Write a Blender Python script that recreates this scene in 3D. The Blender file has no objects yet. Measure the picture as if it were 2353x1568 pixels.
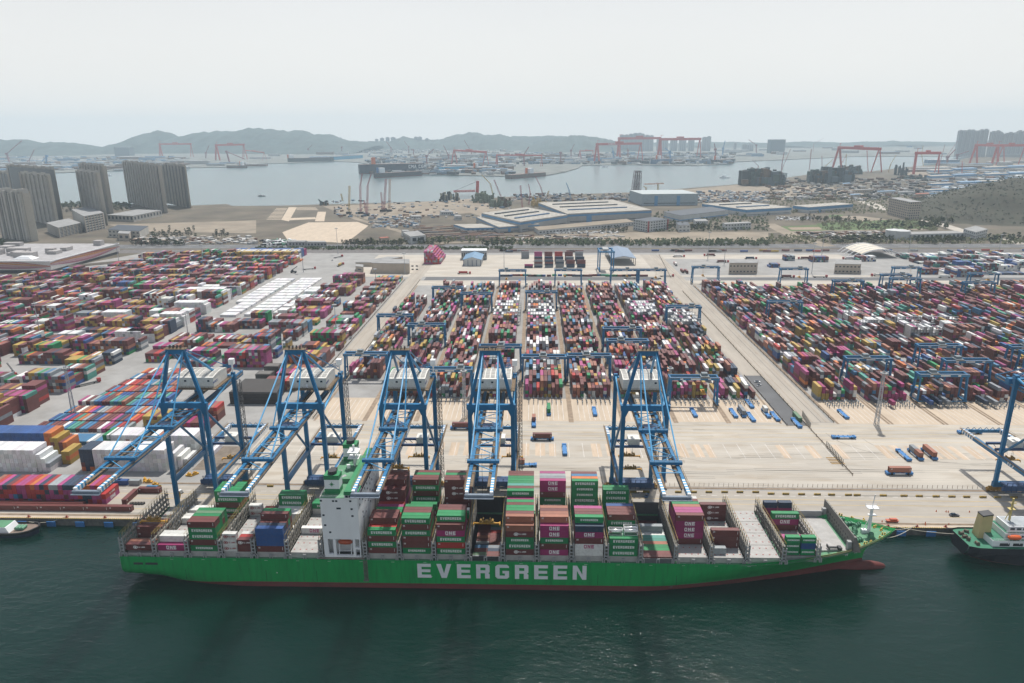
import bpy, math, random
import numpy as np
from mathutils import Matrix, Vector

random.seed(7)
rng = np.random.default_rng(7)
S = bpy.context.scene
COL = S.collection

# ------------------------------------------------------------------ camera
FPX, PITCH, YAW, ROLL, CAMZ = 1632.0, math.radians(16.45), math.radians(1.85), math.radians(0.35), 193.0
fwd = Vector((-math.sin(YAW) * math.cos(PITCH), math.cos(YAW) * math.cos(PITCH), -math.sin(PITCH)))
rgt0 = Vector((math.cos(YAW), math.sin(YAW), 0))
up0 = rgt0.cross(fwd)
rgt = math.cos(ROLL) * rgt0 - math.sin(ROLL) * up0
upv = math.cos(ROLL) * up0 + math.sin(ROLL) * rgt0
cam = bpy.data.cameras.new('camera')
cam.sensor_width = 36.0
cam.lens = 36.0 * FPX / 2352.0
cam.clip_start = 1.0
cam.clip_end = 80000.0
co = bpy.data.objects.new('camera', cam)
COL.objects.link(co)
co.matrix_world = Matrix(((rgt.x, upv.x, -fwd.x, 0), (rgt.y, upv.y, -fwd.y, 0), (rgt.z, upv.z, -fwd.z, CAMZ), (0, 0, 0, 1)))
S.camera = co

# ------------------------------------------------------------------ world, sun, exposure
SUNV = Vector((4.9, 18.3, 38.0)).normalized()
world = bpy.data.worlds.new('World')
S.world = world
world.use_nodes = True
wn, wl = world.node_tree.nodes, world.node_tree.links
wn.clear()
wo = wn.new('ShaderNodeOutputWorld')
bg = wn.new('ShaderNodeBackground')
sky = wn.new('ShaderNodeTexSky')
sky.sky_type = 'NISHITA'
sky.sun_disc = False
sky.sun_elevation = math.asin(SUNV.z)
sky.sun_rotation = math.atan2(SUNV.x, SUNV.y)
sky.altitude = 100
sky.air_density = 1.0
sky.dust_density = 2.0
sky.ozone_density = 1.0
veil = wn.new('ShaderNodeMix')          # thin high cloud whitening the whole sky
veil.data_type = 'RGBA'
veil.inputs['B'].default_value = (9.1, 9.05, 8.85, 1)
tc = wn.new('ShaderNodeTexCoord')
mp = wn.new('ShaderNodeMapping'); mp.inputs['Scale'].default_value = (1.2, 1.2, 3.5)
wl.new(tc.outputs['Generated'], mp.inputs['Vector'])
ns = wn.new('ShaderNodeTexNoise'); ns.inputs['Scale'].default_value = 1.6; ns.inputs['Detail'].default_value = 3
wl.new(mp.outputs['Vector'], ns.inputs['Vector'])
mr = wn.new('ShaderNodeMapRange'); mr.inputs['To Min'].default_value = 0.095; mr.inputs['To Max'].default_value = 0.104
wl.new(ns.outputs['Fac'], mr.inputs['Value'])
sx = wn.new('ShaderNodeSeparateXYZ'); wl.new(tc.outputs['Generated'], sx.inputs['Vector'])
vr = wn.new('ShaderNodeMapRange'); vr.interpolation_type = 'SMOOTHSTEP'                 # the veil thins towards the zenith
vr.inputs['From Min'].default_value = 0.0; vr.inputs['From Max'].default_value = 0.6
vr.inputs['To Min'].default_value = .95; vr.inputs['To Max'].default_value = .18
wl.new(sx.outputs['Z'], vr.inputs['Value']); wl.new(vr.outputs['Result'], veil.inputs['Factor'])
wl.new(sky.outputs['Color'], veil.inputs['A'])
wl.new(veil.outputs['Result'], bg.inputs['Color'])
wl.new(mr.outputs['Result'], bg.inputs['Strength'])
wl.new(bg.outputs['Background'], wo.inputs['Surface'])

sun = bpy.data.lights.new('sun', 'SUN')
sun.energy = 4.5
sun.angle = math.radians(1.2)
sun.color = (1.0, 0.955, 0.89)
so = bpy.data.objects.new('sun', sun)
COL.objects.link(so)
so.rotation_euler = (-SUNV).to_track_quat('-Z', 'Y').to_euler()

S.view_settings.view_transform = 'Standard'
S.view_settings.look = 'None'
S.view_settings.exposure = 0.04
S.view_settings.gamma = 1.0
S.view_settings.use_curve_mapping = False
S.cycles.max_bounces = 6
S.cycles.diffuse_bounces = 2
S.cycles.glossy_bounces = 2
S.cycles.transparent_max_bounces = 6
S.cycles.volume_bounces = 2

# ------------------------------------------------------------------ survey: a ray of the fitted camera met with a level or a depth
CROPS = {'d': (0, 0, 0), 'T1': (0, 400), 'T2': (1000, 400), 'T3': (2000, 400), 'T4': (2998, 400),
         'M1': (0, 950), 'M2': (1000, 950), 'M3': (2000, 950), 'M4': (2998, 950),
         'L1': (0, 1500), 'L2': (1000, 1500), 'L3': (2000, 1500), 'L4': (2998, 1500),
         'F4': (2998, 1850), 'S1': (400, 1900), 'S2': (1400, 1900), 'S3': (2400, 1900)}
def ray(k, x, y):
    if k != 'd':
        ox, oy = CROPS[k]
        x, y = (ox + x / 2.351) * .58829, (oy + y / 2.351) * .58829
    return (x - 1176) * rgt - (y - 784) * upv + FPX * fwd
def G(k, x, y, z=4.0):
    d = ray(k, x, y)
    t = (z - CAMZ) / d.z
    return Vector((d.x * t, d.y * t, z))
def AY(k, x, y, Y):
    d = ray(k, x, y)
    t = Y / d.y
    return Vector((d.x * t, Y, CAMZ + d.z * t))

# ------------------------------------------------------------------ mesh helper
class MB:
    def __init__(s):
        s.v, s.f, s.m = [], [], []
    def quad(s, pts, mi=0):
        n = len(s.v); s.v += [tuple(p) for p in pts]; s.f.append(tuple(range(n, n + len(pts)))); s.m.append(mi)
    def hexa(s, p, mi=0):
        n = len(s.v); s.v += [tuple(q) for q in p]
        for f in ((0, 3, 2, 1), (4, 5, 6, 7), (0, 1, 5, 4), (1, 2, 6, 5), (2, 3, 7, 6), (3, 0, 4, 7)):
            s.f.append(tuple(n + i for i in f)); s.m.append(mi)
        return s
    def box(s, x0, x1, y0, y1, z0, z1, mi=0):
        s.hexa([(x0, y0, z0), (x1, y0, z0), (x1, y1, z0), (x0, y1, z0), (x0, y0, z1), (x1, y0, z1), (x1, y1, z1), (x0, y1, z1)], mi)
        return s
    def bar(s, a, b, w, h=None, mi=0):
        a, b = Vector(a), Vector(b); h = h or w
        d = (b - a).normalized()
        u = d.cross(Vector((0, 0, 1)))
        if u.length < 1e-4: u = Vector((1, 0, 0))
        u.normalize(); v = u.cross(d)
        u = u * w / 2; v = v * h / 2
        s.hexa([a - u - v, a + u - v, a + u + v, a - u + v, b - u - v, b + u - v, b + u + v, b - u + v], mi)
        return s
    def cyl(s, a, b, r, n=10, r2=None, mi=0, cap=True):
        a, b = Vector(a), Vector(b); r2 = r if r2 is None else r2
        d = (b - a).normalized(); u = d.orthogonal().normalized(); v = d.cross(u)
        k = len(s.v)
        for c, q in ((a, r), (b, r2)):
            for i in range(n):
                t = 2 * math.pi * i / n
                s.v.append(tuple(c + u * q * math.cos(t) + v * q * math.sin(t)))
        for i in range(n):
            j = (i + 1) % n
            s.f.append((k + i, k + j, k + n + j, k + n + i)); s.m.append(mi)
        if cap:
            s.f.append(tuple(k + i for i in reversed(range(n)))); s.m.append(mi)
            s.f.append(tuple(k + n + i for i in range(n))); s.m.append(mi)
        return s
    def lattice(s, a, b, w, r, n, mi=0, w2=None):
        """square lattice mast from a to b, width w, chord thickness r, n panels"""
        a, b = Vector(a), Vector(b); w2 = w if w2 is None else w2
        d = (b - a).normalized(); u = d.orthogonal().normalized(); v = d.cross(u)
        P_ = []
        for i in range(n + 1):
            t = i / n; c = a.lerp(b, t); q = (w + (w2 - w) * t) / 2
            P_.append([c + u * q + v * q, c - u * q + v * q, c - u * q - v * q, c + u * q - v * q])
        for j in range(4):
            s.bar(P_[0][j], P_[-1][j], r, mi=mi)
            for i in range(n):
                k = (j + 1) % 4
                if i % 2: s.bar(P_[i][j], P_[i + 1][k], r * .6, mi=mi)
                else: s.bar(P_[i][k], P_[i + 1][j], r * .6, mi=mi)
                s.bar(P_[i + 1][j], P_[i + 1][k], r * .6, mi=mi)
        return s
    def prism(s, poly, z0, z1, mi=0, mtop=None):
        n = len(poly); k = len(s.v)
        s.v += [(p[0], p[1], z0) for p in poly] + [(p[0], p[1], z1) for p in poly]
        for i in range(n):
            j = (i + 1) % n
            s.f.append((k + i, k + j, k + n + j, k + n + i)); s.m.append(mi)
        s.f.append(tuple(k + n + i for i in range(n))); s.m.append(mi if mtop is None else mtop)
        s.f.append(tuple(k + i for i in reversed(range(n)))); s.m.append(mi)
        return s
    def ext(s, o):
        n = len(s.v); s.v += o.v; s.f += [tuple(i + n for i in f) for f in o.f]; s.m += o.m
        return s
    def mesh(s, name, *mats):
        me = bpy.data.meshes.new(name)
        me.from_pydata(s.v, [], s.f)
        for m in mats: me.materials.append(m)
        if len(mats) > 1: me.polygons.foreach_set('material_index', s.m)
        me.update()
        return me
    def build(s, name, *mats, parent=None, loc=None):
        return put(name, s.mesh(name, *mats), parent, loc)

def put(name, me, parent=None, loc=None, rz=0.0):
    o = bpy.data.objects.new(name, me)
    COL.objects.link(o)
    if parent is not None: o.parent = parent
    if loc is not None: o.location = loc
    if rz: o.rotation_euler.z = rz
    return o
def tag(o, label=None, cat=None, group=None, kind=None):
    if label: o['label'] = label
    if cat: o['category'] = cat
    if group: o['group'] = group
    if kind: o['kind'] = kind
    return o
def empty(name, loc=(0, 0, 0), rz=0.0, **k):
    o = put(name, None, None, loc, rz)
    return tag(o, **k)
def copy_tree(o, parent=None):
    c = o.copy(); COL.objects.link(c)
    if parent is not None: c.parent = parent
    for ch in list(KIDS.get(o.name, [])):
        d = ch.copy(); COL.objects.link(d); d.parent = c
        for g in KIDS.get(ch.name, []):
            e = g.copy(); COL.objects.link(e); e.parent = d
    return c
KIDS = {}
def index_kids(o):
    KIDS[o.name] = list(o.children)
    for c in KIDS[o.name]: KIDS[c.name] = list(c.children)

# ------------------------------------------------------------------ materials
MATS = {}
def mat(name, col, rough=.6, metal=0.0, vary=.12, scale=.25, dirt=0.0, dirtcol=(.12, .08, .05), bump=0.0, spec=None, stretch=None, attr=None, objcol=False, detail=4):
    if name in MATS: return MATS[name]
    m = bpy.data.materials.new(name); m.use_nodes = True
    N, L = m.node_tree.nodes, m.node_tree.links
    b = N['Principled BSDF']
    b.inputs['Roughness'].default_value = rough
    b.inputs['Metallic'].default_value = metal
    if spec is not None: b.inputs['Specular IOR Level'].default_value = spec
    if attr:
        a = N.new('ShaderNodeAttribute'); a.attribute_name = attr; base = a.outputs['Color']
    elif objcol:
        a = N.new('ShaderNodeObjectInfo'); base = a.outputs['Color']
    else:
        a = N.new('ShaderNodeRGB'); a.outputs[0].default_value = (*col, 1); base = a.outputs[0]
    g = N.new('ShaderNodeNewGeometry')
    mpn = N.new('ShaderNodeMapping'); L.new(g.outputs['Position'], mpn.inputs['Vector'])
    if stretch: mpn.inputs['Scale'].default_value = stretch
    n = N.new('ShaderNodeTexNoise'); n.inputs['Scale'].default_value = scale; n.inputs['Detail'].default_value = detail
    n.inputs['Roughness'].default_value = .62
    L.new(mpn.outputs['Vector'], n.inputs['Vector'])
    r = N.new('ShaderNodeMapRange'); r.inputs['From Min'].default_value = .3; r.inputs['From Max'].default_value = .7
    r.inputs['To Min'].default_value = 1 - vary; r.inputs['To Max'].default_value = 1 + vary
    L.new(n.outputs['Fac'], r.inputs['Value'])
    h = N.new('ShaderNodeVectorMath'); h.operation = 'SCALE'
    L.new(base, h.inputs[0]); L.new(r.outputs['Result'], h.inputs['Scale'])
    out = h.outputs['Vector']
    if dirt > 0:
        n2 = N.new('ShaderNodeTexNoise'); n2.inputs['Scale'].default_value = scale * 2.7; n2.inputs['Detail'].default_value = 5
        L.new(mpn.outputs['Vector'], n2.inputs['Vector'])
        r2 = N.new('ShaderNodeMapRange'); r2.inputs['From Min'].default_value = .48; r2.inputs['From Max'].default_value = .72
        r2.inputs['To Max'].default_value = dirt
        L.new(n2.outputs['Fac'], r2.inputs['Value'])
        mx = N.new('ShaderNodeMix'); mx.data_type = 'RGBA'; mx.inputs['B'].default_value = (*dirtcol, 1)
        L.new(r2.outputs['Result'], mx.inputs['Factor']); L.new(out, mx.inputs['A']); out = mx.outputs['Result']
    L.new(out, b.inputs['Base Color'])
    if bump:
        bp = N.new('ShaderNodeBump'); bp.inputs['Strength'].default_value = bump; bp.inputs['Distance'].default_value = .3
        L.new(n.outputs['Fac'], bp.inputs['Height']); L.new(bp.outputs['Normal'], b.inputs['Normal'])
    MATS[name] = m
    return m

BLUE = mat('crane blue paint', (.003, .138, .305), .45, vary=.16, scale=.15, dirt=.28, dirtcol=(.02, .06, .10))
LBLUE = mat('pale blue paint', (.06, .31, .56), .5, vary=.12)
WHITE = mat('white paint', (.78, .79, .79), .5, vary=.05, scale=.2)
DWHITE = mat('weathered white paint', (.66, .65, .60), .55, vary=.08, scale=.4, dirt=.25, dirtcol=(.38, .30, .2))
YELLOW = mat('yellow paint', (.62, .33, .02), .5, dirt=.35)
RUSTY = mat('rusty walkway steel', (.15, .105, .06), .8, vary=.35, scale=1.5)
DARK = mat('dark steel', (.03, .03, .035), .6)
BLACK = mat('black rubber', (.012, .012, .013), .8)
GREY = mat('grey steel', (.30, .31, .31), .6, vary=.15)
LASH = mat('lashing bridge steel', (.20, .19, .165), .7, vary=.3, scale=.8, dirt=.5, dirtcol=(.16, .10, .05))
HATCH = mat('grey hatch paint', (.37, .365, .35), .7, vary=.14, scale=.35, dirt=.25, dirtcol=(.30, .24, .2))
RED = mat('red paint', (.45, .05, .04), .5)
REDGO = mat('faded red crane paint', (.50, .07, .06), .6)
ORANGE = mat('orange paint', (.65, .13, .02), .5)
GLASS = mat('dark window glass', (.02, .03, .045), .12)
STEELF = mat('galvanised steel', (.36, .38, .40), .5, metal=.3)
PAINT = mat('container paint', (1, 1, 1), .5, vary=.10, scale=.35, dirt=.22, dirtcol=(.13, .09, .07), objcol=True)

# ------------------------------------------------------------------ air
haze = MB().box(-11000, 11000, -500, 10600, -1.5, 420).build('haze')
hm = bpy.data.materials.new('haze air'); hm.use_nodes = True
hm.node_tree.nodes.clear()
ho = hm.node_tree.nodes.new('ShaderNodeOutputMaterial')
hv = hm.node_tree.nodes.new('ShaderNodeVolumePrincipled')
hv.inputs['Color'].default_value = (.72, .88, .98, 1)
hv.inputs['Density'].default_value = HAZE = 0.000078
hv.inputs['Anisotropy'].default_value = 0.0
hm.node_tree.links.new(hv.outputs['Volume'], ho.inputs['Volume'])
haze.data.materials.append(hm)
tag(haze, 'pale blue morning haze over the whole harbour', kind='stuff')
# ------------------------------------------------------------------ water and land
def nodes_of(m): return m.node_tree.nodes, m.node_tree.links
def water_mat():
    m = bpy.data.materials.new('harbour water'); m.use_nodes = True
    N, L = nodes_of(m); b = N['Principled BSDF']
    b.subsurface_method = 'BURLEY'
    b.inputs['Subsurface Weight'].default_value = 1.0          # murky water spreads the light it lets in
    b.inputs['Subsurface Radius'].default_value = (.6, 1.0, .9)
    b.inputs['Subsurface Scale'].default_value = 34.0
    b.inputs['IOR'].default_value = 1.33
    g = N.new('ShaderNodeNewGeometry')
    sp = N.new('ShaderNodeSeparateXYZ'); L.new(g.outputs['Position'], sp.inputs['Vector'])
    cm = N.new('ShaderNodeMapRange'); cm.inputs['From Min'].default_value = 350; cm.inputs['From Max'].default_value = 1500   # the inner bay lies calmer than the berth
    cm.inputs['To Min'].default_value = .50; cm.inputs['To Max'].default_value = .008
    L.new(sp.outputs['Y'], cm.inputs['Value'])
    bay_sheen = N.new('ShaderNodeMapRange'); bay_sheen.inputs['From Min'].default_value = 400; bay_sheen.inputs['From Max'].default_value = 1900
    L.new(sp.outputs['Y'], bay_sheen.inputs['Value'])
    mx = N.new('ShaderNodeMix'); mx.data_type = 'RGBA'; mx.inputs['A'].default_value = (.0012, .018, .0125, 1); mx.inputs['B'].default_value = (.10, .14, .145, 1)   # inner bay lightened: sky reflection and haze put into the base colour
    L.new(bay_sheen.outputs['Result'], mx.inputs['Factor']); L.new(mx.outputs['Result'], b.inputs['Base Color'])
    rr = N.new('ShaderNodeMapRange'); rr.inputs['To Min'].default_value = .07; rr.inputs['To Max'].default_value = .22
    L.new(bay_sheen.outputs['Result'], rr.inputs['Value']); L.new(rr.outputs['Result'], b.inputs['Roughness'])
    last = None
    for sc, st, dist in ((.045, (1, 1.9, 1), 1.5), (.22, (1.0, 2.2, 1), .42), (1.1, (1, 1.7, 1), .09)):
        mp_ = N.new('ShaderNodeMapping'); mp_.inputs['Scale'].default_value = st; mp_.inputs['Rotation'].default_value = (0, 0, .35)
        L.new(g.outputs['Position'], mp_.inputs['Vector'])
        n = N.new('ShaderNodeTexNoise'); n.inputs['Scale'].default_value = sc; n.inputs['Detail'].default_value = 5; n.inputs['Roughness'].default_value = .6
        L.new(mp_.outputs['Vector'], n.inputs['Vector'])
        bp = N.new('ShaderNodeBump'); L.new(cm.outputs['Result'], bp.inputs['Strength']); bp.inputs['Distance'].default_value = dist
        L.new(n.outputs['Fac'], bp.inputs['Height'])
        if last: L.new(last.outputs['Normal'], bp.inputs['Normal'])
        last = bp
    L.new(last.outputs['Normal'], b.inputs['Normal'])
    return m
WATER = water_mat()
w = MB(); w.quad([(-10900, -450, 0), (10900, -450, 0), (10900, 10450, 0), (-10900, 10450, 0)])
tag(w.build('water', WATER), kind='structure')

DIRT = mat('dry earth', (.105, .086, .062), .95, vary=.45, scale=.012, dirt=.6, dirtcol=(.10, .095, .055), detail=8)
SAND = mat('pale packed earth', (.24, .20, .15), .95, vary=.28, scale=.02, dirt=.4, dirtcol=(.26, .2, .14), detail=7)
FARM = mat('far shore ground', (.17, .175, .16), .95, vary=.5, scale=.012, dirt=.7, dirtcol=(.10, .12, .10), detail=8)
CONC = mat('worn concrete', (.43, .395, .34), .9, vary=.14, scale=.03, dirt=.55, dirtcol=(.31, .25, .18), stretch=(.5, 2.2, 1), detail=9)
CONC2 = mat('beige lane concrete', (.47, .385, .29), .9, vary=.12, scale=.06, dirt=.3, dirtcol=(.36, .28, .20), stretch=(2.2, .6, 1), detail=8)
YARDC = mat('grey yard concrete', (.285, .28, .268), .92, vary=.16, scale=.05, dirt=.3, dirtcol=(.20, .185, .16), detail=8)
ASPH = mat('asphalt', (.115, .117, .12), .92, vary=.15, scale=.05)
QUAYG = mat('quayside concrete', (.36, .33, .285), .9, vary=.12, scale=.05, dirt=.35, dirtcol=(.25, .21, .17), stretch=(.4, 2, 1), detail=8)
GRASS = mat('dull spring grass', (.075, .120, .038), .95, vary=.3, scale=.03, dirt=.4, dirtcol=(.16, .13, .08))
LINEW = mat('white road paint', (.62, .60, .56), .8, vary=.15, scale=.3)
LINEY = mat('yellow road paint', (.58, .40, .12), .8, vary=.2, scale=.3)
RAILB = mat('rusty rail bed', (.27, .205, .145), .9, vary=.25, scale=.3)
WALLQ = mat('wet quay wall', (.10, .095, .085), .85, vary=.4, scale=.5)

def land(name, poly, z, m, depth=8.0, mw=None):
    b = MB().prism([(p[0], p[1]) for p in poly], z - depth, z, 0, 1)
    return tag(b.build(name, mw or m, m), kind='structure')
def sheet(name, poly, z, m):
    b = MB(); b.quad([(p[0], p[1], z) for p in poly])
    return tag(b.build(name, m), kind='structure')
def rect(name, x0, x1, y0, y1, z, m): return sheet(name, [(x0, y0), (x1, y0), (x1, y1), (x0, y1)], z, m)
def strip(name, pts, width, z, m):
    pts = [Vector((p[0], p[1], 0)) for p in pts]; Lf, Rt = [], []
    for i, p in enumerate(pts):
        a = pts[max(i - 1, 0)]; b_ = pts[min(i + 1, len(pts) - 1)]
        d = (b_ - a).normalized(); n = Vector((-d.y, d.x, 0)) * width / 2
        Lf.append(p + n); Rt.append(p - n)
    b = MB()
    for i in range(len(pts) - 1):
        b.quad([(Rt[i].x, Rt[i].y, z), (Rt[i + 1].x, Rt[i + 1].y, z), (Lf[i + 1].x, Lf[i + 1].y, z), (Lf[i].x, Lf[i].y, z)])
    return tag(b.build(name, m), kind='structure')

QY = 316.6
shore = [(-9000, 2900), (-3000, 2300), (-1300, 2010)] + [tuple(G(*p)[:2]) for p in (('d', 40, 474), ('d', 240, 466), ('d', 430, 472), ('T1', 2085, 930), ('T1', 2130, 948), ('T2', 250, 945), ('T2', 560, 935), ('T2', 1000, 925), ('T2', 1640, 905), ('T3', 0, 862), ('T3', 600, 840), ('T3', 1000, 826), ('T3', 1360, 822), ('T3', 1420, 800), ('T3', 2110, 745), ('T4', 160, 690), ('T4', 400, 655), ('T4', 950, 630), ('T4', 1300, 590), ('T4', 1650, 560), ('T4', 1850, 500), ('T4', 2351, 480), ('T4', 3200, 440))]
sh2 = shore + [(10500, 3200), (10500, QY), (-9000, QY)]
land('ground', sh2[::-1], 4.0, DIRT, 8, WALLQ)
far = [(-10500, 10400)] + [tuple(G(*p)[:2]) for p in (('d', -900, 440), ('d', -300, 408), ('d', 60, 398), ('T1', 990, 625), ('T1', 1730, 595), ('T1', 2200, 588), ('T2', 0, 558), ('T2', 300, 552), ('T2', 700, 535), ('T2', 930, 545), ('T2', 1500, 640), ('T2', 1800, 662), ('T2', 2351, 672), ('T3', 300, 665), ('T3', 480, 635), ('T3', 600, 600), ('T3', 640, 575), ('T3', 1000, 565), ('T3', 1700, 575), ('T3', 1880, 565), ('T3', 2060, 540), ('T4', 0, 528), ('T4', 800, 492), ('T4', 1600, 490), ('T4', 2351, 470), ('T4', 3600, 430))] + [(10500, 10400)]
land('far_shore_ground', far, 3.0, FARM, 6)

# terminal surfaces, each 4 mm or more above the one below
PAVE = [(-1000, QY + .05), (900, QY + .05), (1500, 700), (1600, 1165), (-640, 1165), (-700, 1020), (-700, 330)]
sheet('terminal_pavement', PAVE, 4.02, YARDC)
rect('apron', -176, 900, 357, 449, 4.05, CONC)
rect('quay_roadway', -1000, 900, QY + 2.4, 353, 4.05, QUAYG)
rect('quay_edge_strip', -1000, 900, QY + .05, QY + 2.4, 4.06, CONC2)
rect('lane_field', -151, 168, 449, 491, 4.055, CONC2)
rect('lane_field', 204, 900, 447, 489, 4.055, CONC2)
rect('back_roadway', -160, 900, 893, 925, 4.06, CONC)
rect('back_apron', -250, 480, 950, 1130, 4.055, CONC)
rect('inspection_lane_strip', -147, 165, 926, 948, 4.07, ASPH)
rect('inspection_lane_strip', 230, 900, 926, 945, 4.07, ASPH)
LANEC = mat('lane concrete', (.36, .325, .275), .9, vary=.14, scale=.05, dirt=.35, dirtcol=(.27, .23, .19), stretch=(2, .4, 1), detail=8)
rect('side_road', 168, 200, 449.5, 1130, 4.065, LANEC)
for i, xx in enumerate((183.5, 187.5, 193.2, 196.5)): rect('road_joint', xx, xx + .35, 449.5, 1125, 4.072, ASPH if i == 2 else RAILB)
for xx in (-166, -157.5): rect('road_joint', xx, xx + .35, 449.5, 1095, 4.072, RAILB)
rect('side_road', -171, -151.5, 449.5, 1100, 4.065, LANEC)
rect('work_yard', 168.5, 182, 443, 545, 4.075, ASPH)
rect('parking_apron', 200, 640, 960, 1090, 4.062, YARDC)

# far highway and railway
rect('highway', -1500, 2500, 1197, 1240, 4.05, ASPH)
b = MB()
for y in (1205, 1212, 1225, 1232):
    for i in range(120): b.quad([(-1500 + i * 33, y, 4.08), (-1484 + i * 33, y, 4.08), (-1484 + i * 33, y + .5, 4.08), (-1500 + i * 33, y + .5, 4.08)])
tag(b.build('road_markings', LINEW), kind='structure')
rect('railway_bed', -700, 2500, 1148, 1185, 4.045, mat('ballast', (.13, .12, .115), .95, vary=.3, scale=.2))

# roads in the hinterland
def gp(k, *xy): return [G(k, xy[i], xy[i + 1]) for i in range(0, len(xy), 2)]
strip('road', gp('T2', 640, 950, 930, 1070, 1180, 1140, 1500, 1230, 1700, 1310), 16, 4.05, SAND)
strip('road', gp('T2', 1650, 905, 1900, 980, 2100, 1040), 20, 4.05, SAND)
strip('road', gp('T2', 1700, 1290, 2351, 1255) + gp('T3', 400, 1215, 1000, 1195, 2351, 1190) + gp('T4', 700, 1175, 1600, 1160), 12, 4.06, SAND)
strip('road', gp('T4', 0, 1110, 250, 1230, 560, 1320), 28, 4.07, SAND)
strip('road', gp('T4', 1380, 1060, 1600, 1120, 1850, 1200, 2351, 1300), 26, 4.08, CONC)
strip('road', gp('T4', 880, 905, 1000, 950, 1080, 985), 34, 4.05, CONC)
strip('road', gp('T4', 1800, 900, 1900, 1010, 1850, 1090), 18, 6.0, SAND)
sheet('earth_lot', gp('T2', 640, 950, 1640, 905, 2000, 1010, 1020, 1075), 4.03, SAND)
sheet('earth_lot', gp('T2', 1700, 905, 2000, 880, 2351, 1010, 2100, 1040), 4.035, SAND)
sheet('earth_lot', gp('T3', 0, 1240, 900, 1200, 2351, 1195, 2351, 1270, 0, 1290), 4.03, SAND)
sheet('earth_lot', gp('T3', 1380, 820, 2110, 750, 2351, 800, 2351, 880, 1700, 880), 4.03, SAND)
sheet('brown_field', gp('T1', 1000, 1120, 2351, 1080, 2351, 1200, 1200, 1180), 4.03, SAND)
sheet('concrete_pad', gp('T2', 240, 1190, 480, 1100, 930, 1095, 1030, 1130, 890, 1240, 800, 1290, 690, 1280, 310, 1290), 4.06, CONC2)
sheet('concrete_pad', gp('T2', 300, 960, 375, 960, 300, 1090, 230, 1075), 4.06, CONC2)
sheet('concrete_pad', gp('T2', 315, 1060, 540, 1052, 555, 1068, 300, 1080), 4.065, CONC2)
sheet('concrete_pad', gp('T2', 565, 1002, 642, 1002, 625, 1090, 540, 1090), 4.07, CONC2)
for i in range(9):
    y = 968 + i * 12.5
    sheet('foundation_strip', gp('T2', 185 - i * 11, y, 285 - i * 7, y, 283 - i * 7, y + 4.5, 182 - i * 11, y + 4.5), 4.06, CONC2)
for i in range(4):
    y = 962 + i * 7
    sheet('foundation_strip', gp('T2', 372, y, 545 + i * 8, y, 547 + i * 8, y + 3, 370, y + 3), 4.06, CONC2)
sheet('lawn', gp('T4', 440, 1110, 1100, 1075, 1550, 1100, 1500, 1150, 900, 1175, 520, 1170), 4.05, GRASS)
sheet('lawn', gp('T4', 60, 1140, 460, 1120, 520, 1175, 160, 1180), 4.05, GRASS)
sheet('lawn', gp('T4', 560, 1030, 700, 1030, 660, 1050, 560, 1055), 4.05, GRASS)
sheet('plaza', gp('T4', 640, 1045, 840, 1040, 1110, 1072, 860, 1092), 4.07, SAND)
sheet('plaza', gp('T4', 180, 1145, 470, 1142, 500, 1165, 220, 1168), 4.07, RAILB)
sheet('construction_ground', gp('T3', 1700, 880, 2351, 900) + gp('T4', 400, 880, 900, 860, 800, 780, 0, 760), 4.04, SAND)
sheet('construction_ground', gp('T4', 1250, 700, 2400, 640, 2500, 560, 1700, 560, 1300, 640), 4.04, SAND)

# painted lines on the lane fields and the apron
b = MB()
for k in range(9):
    x0 = -150 + k * 35.3
    for j in range(8):
        x = x0 + 5 + j * 3.45
        b.quad([(x, 451, 4.075), (x + .32, 451, 4.075), (x + .32, 487, 4.075), (x, 487, 4.075)])
for k in range(12):
    x0 = 206 + k * 36
    for j in range(8):
        x = x0 + 5 + j * 3.45
        b.quad([(x, 449, 4.075), (x + .32, 449, 4.075), (x + .32, 486, 4.075), (x, 486, 4.075)])
for i in range(120):
    x = -172 + i * 8.8
    if x < 700: b.quad([(x, 393, 4.075), (x + .3, 393, 4.075), (x + .3, 414, 4.075), (x, 414, 4.075)])
for i in range(150):
    x = -600 + i * 6
    b.quad([(x, 347.2, 4.08), (x + 3, 347.2, 4.08), (x + 3, 347.6, 4.08), (x, 347.6, 4.08)])
tag(b.build('road_markings', mat('faded lane paint', (.55, .53, .50), .85, vary=.2, scale=.3)), kind='structure')
b = MB()
for y in (343.5, 338.2, 327.0): b.quad([(-600, y, 4.08), (700, y, 4.08), (700, y + .25, 4.08), (-600, y + .25, 4.08)])
for i in range(5): b.quad([(-140, 418 + i * 6.3, 4.08), (680, 418 + i * 6.3, 4.08), (680, 418.2 + i * 6.3, 4.08), (-140, 418.2 + i * 6.3, 4.08)])
tag(b.build('road_markings', LINEY), kind='structure')

# bays on the apron where the straddle vehicles wait
bm = mat('beige bay concrete', (.49, .39, .29), .9, vary=.16, scale=.08, dirt=.35, dirtcol=(.36, .27, .19), stretch=(2.5, .5, 1))
for i in range(54):
    x = -140 + i * 8.8 + random.uniform(-.4, .4)
    if x < 210 and random.random() < .35: continue
    rect('waiting_bay', x, x + 4.2 + random.random() * 2, 394 + random.random(), 412 + random.random() * 2, 4.07, bm)

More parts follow.
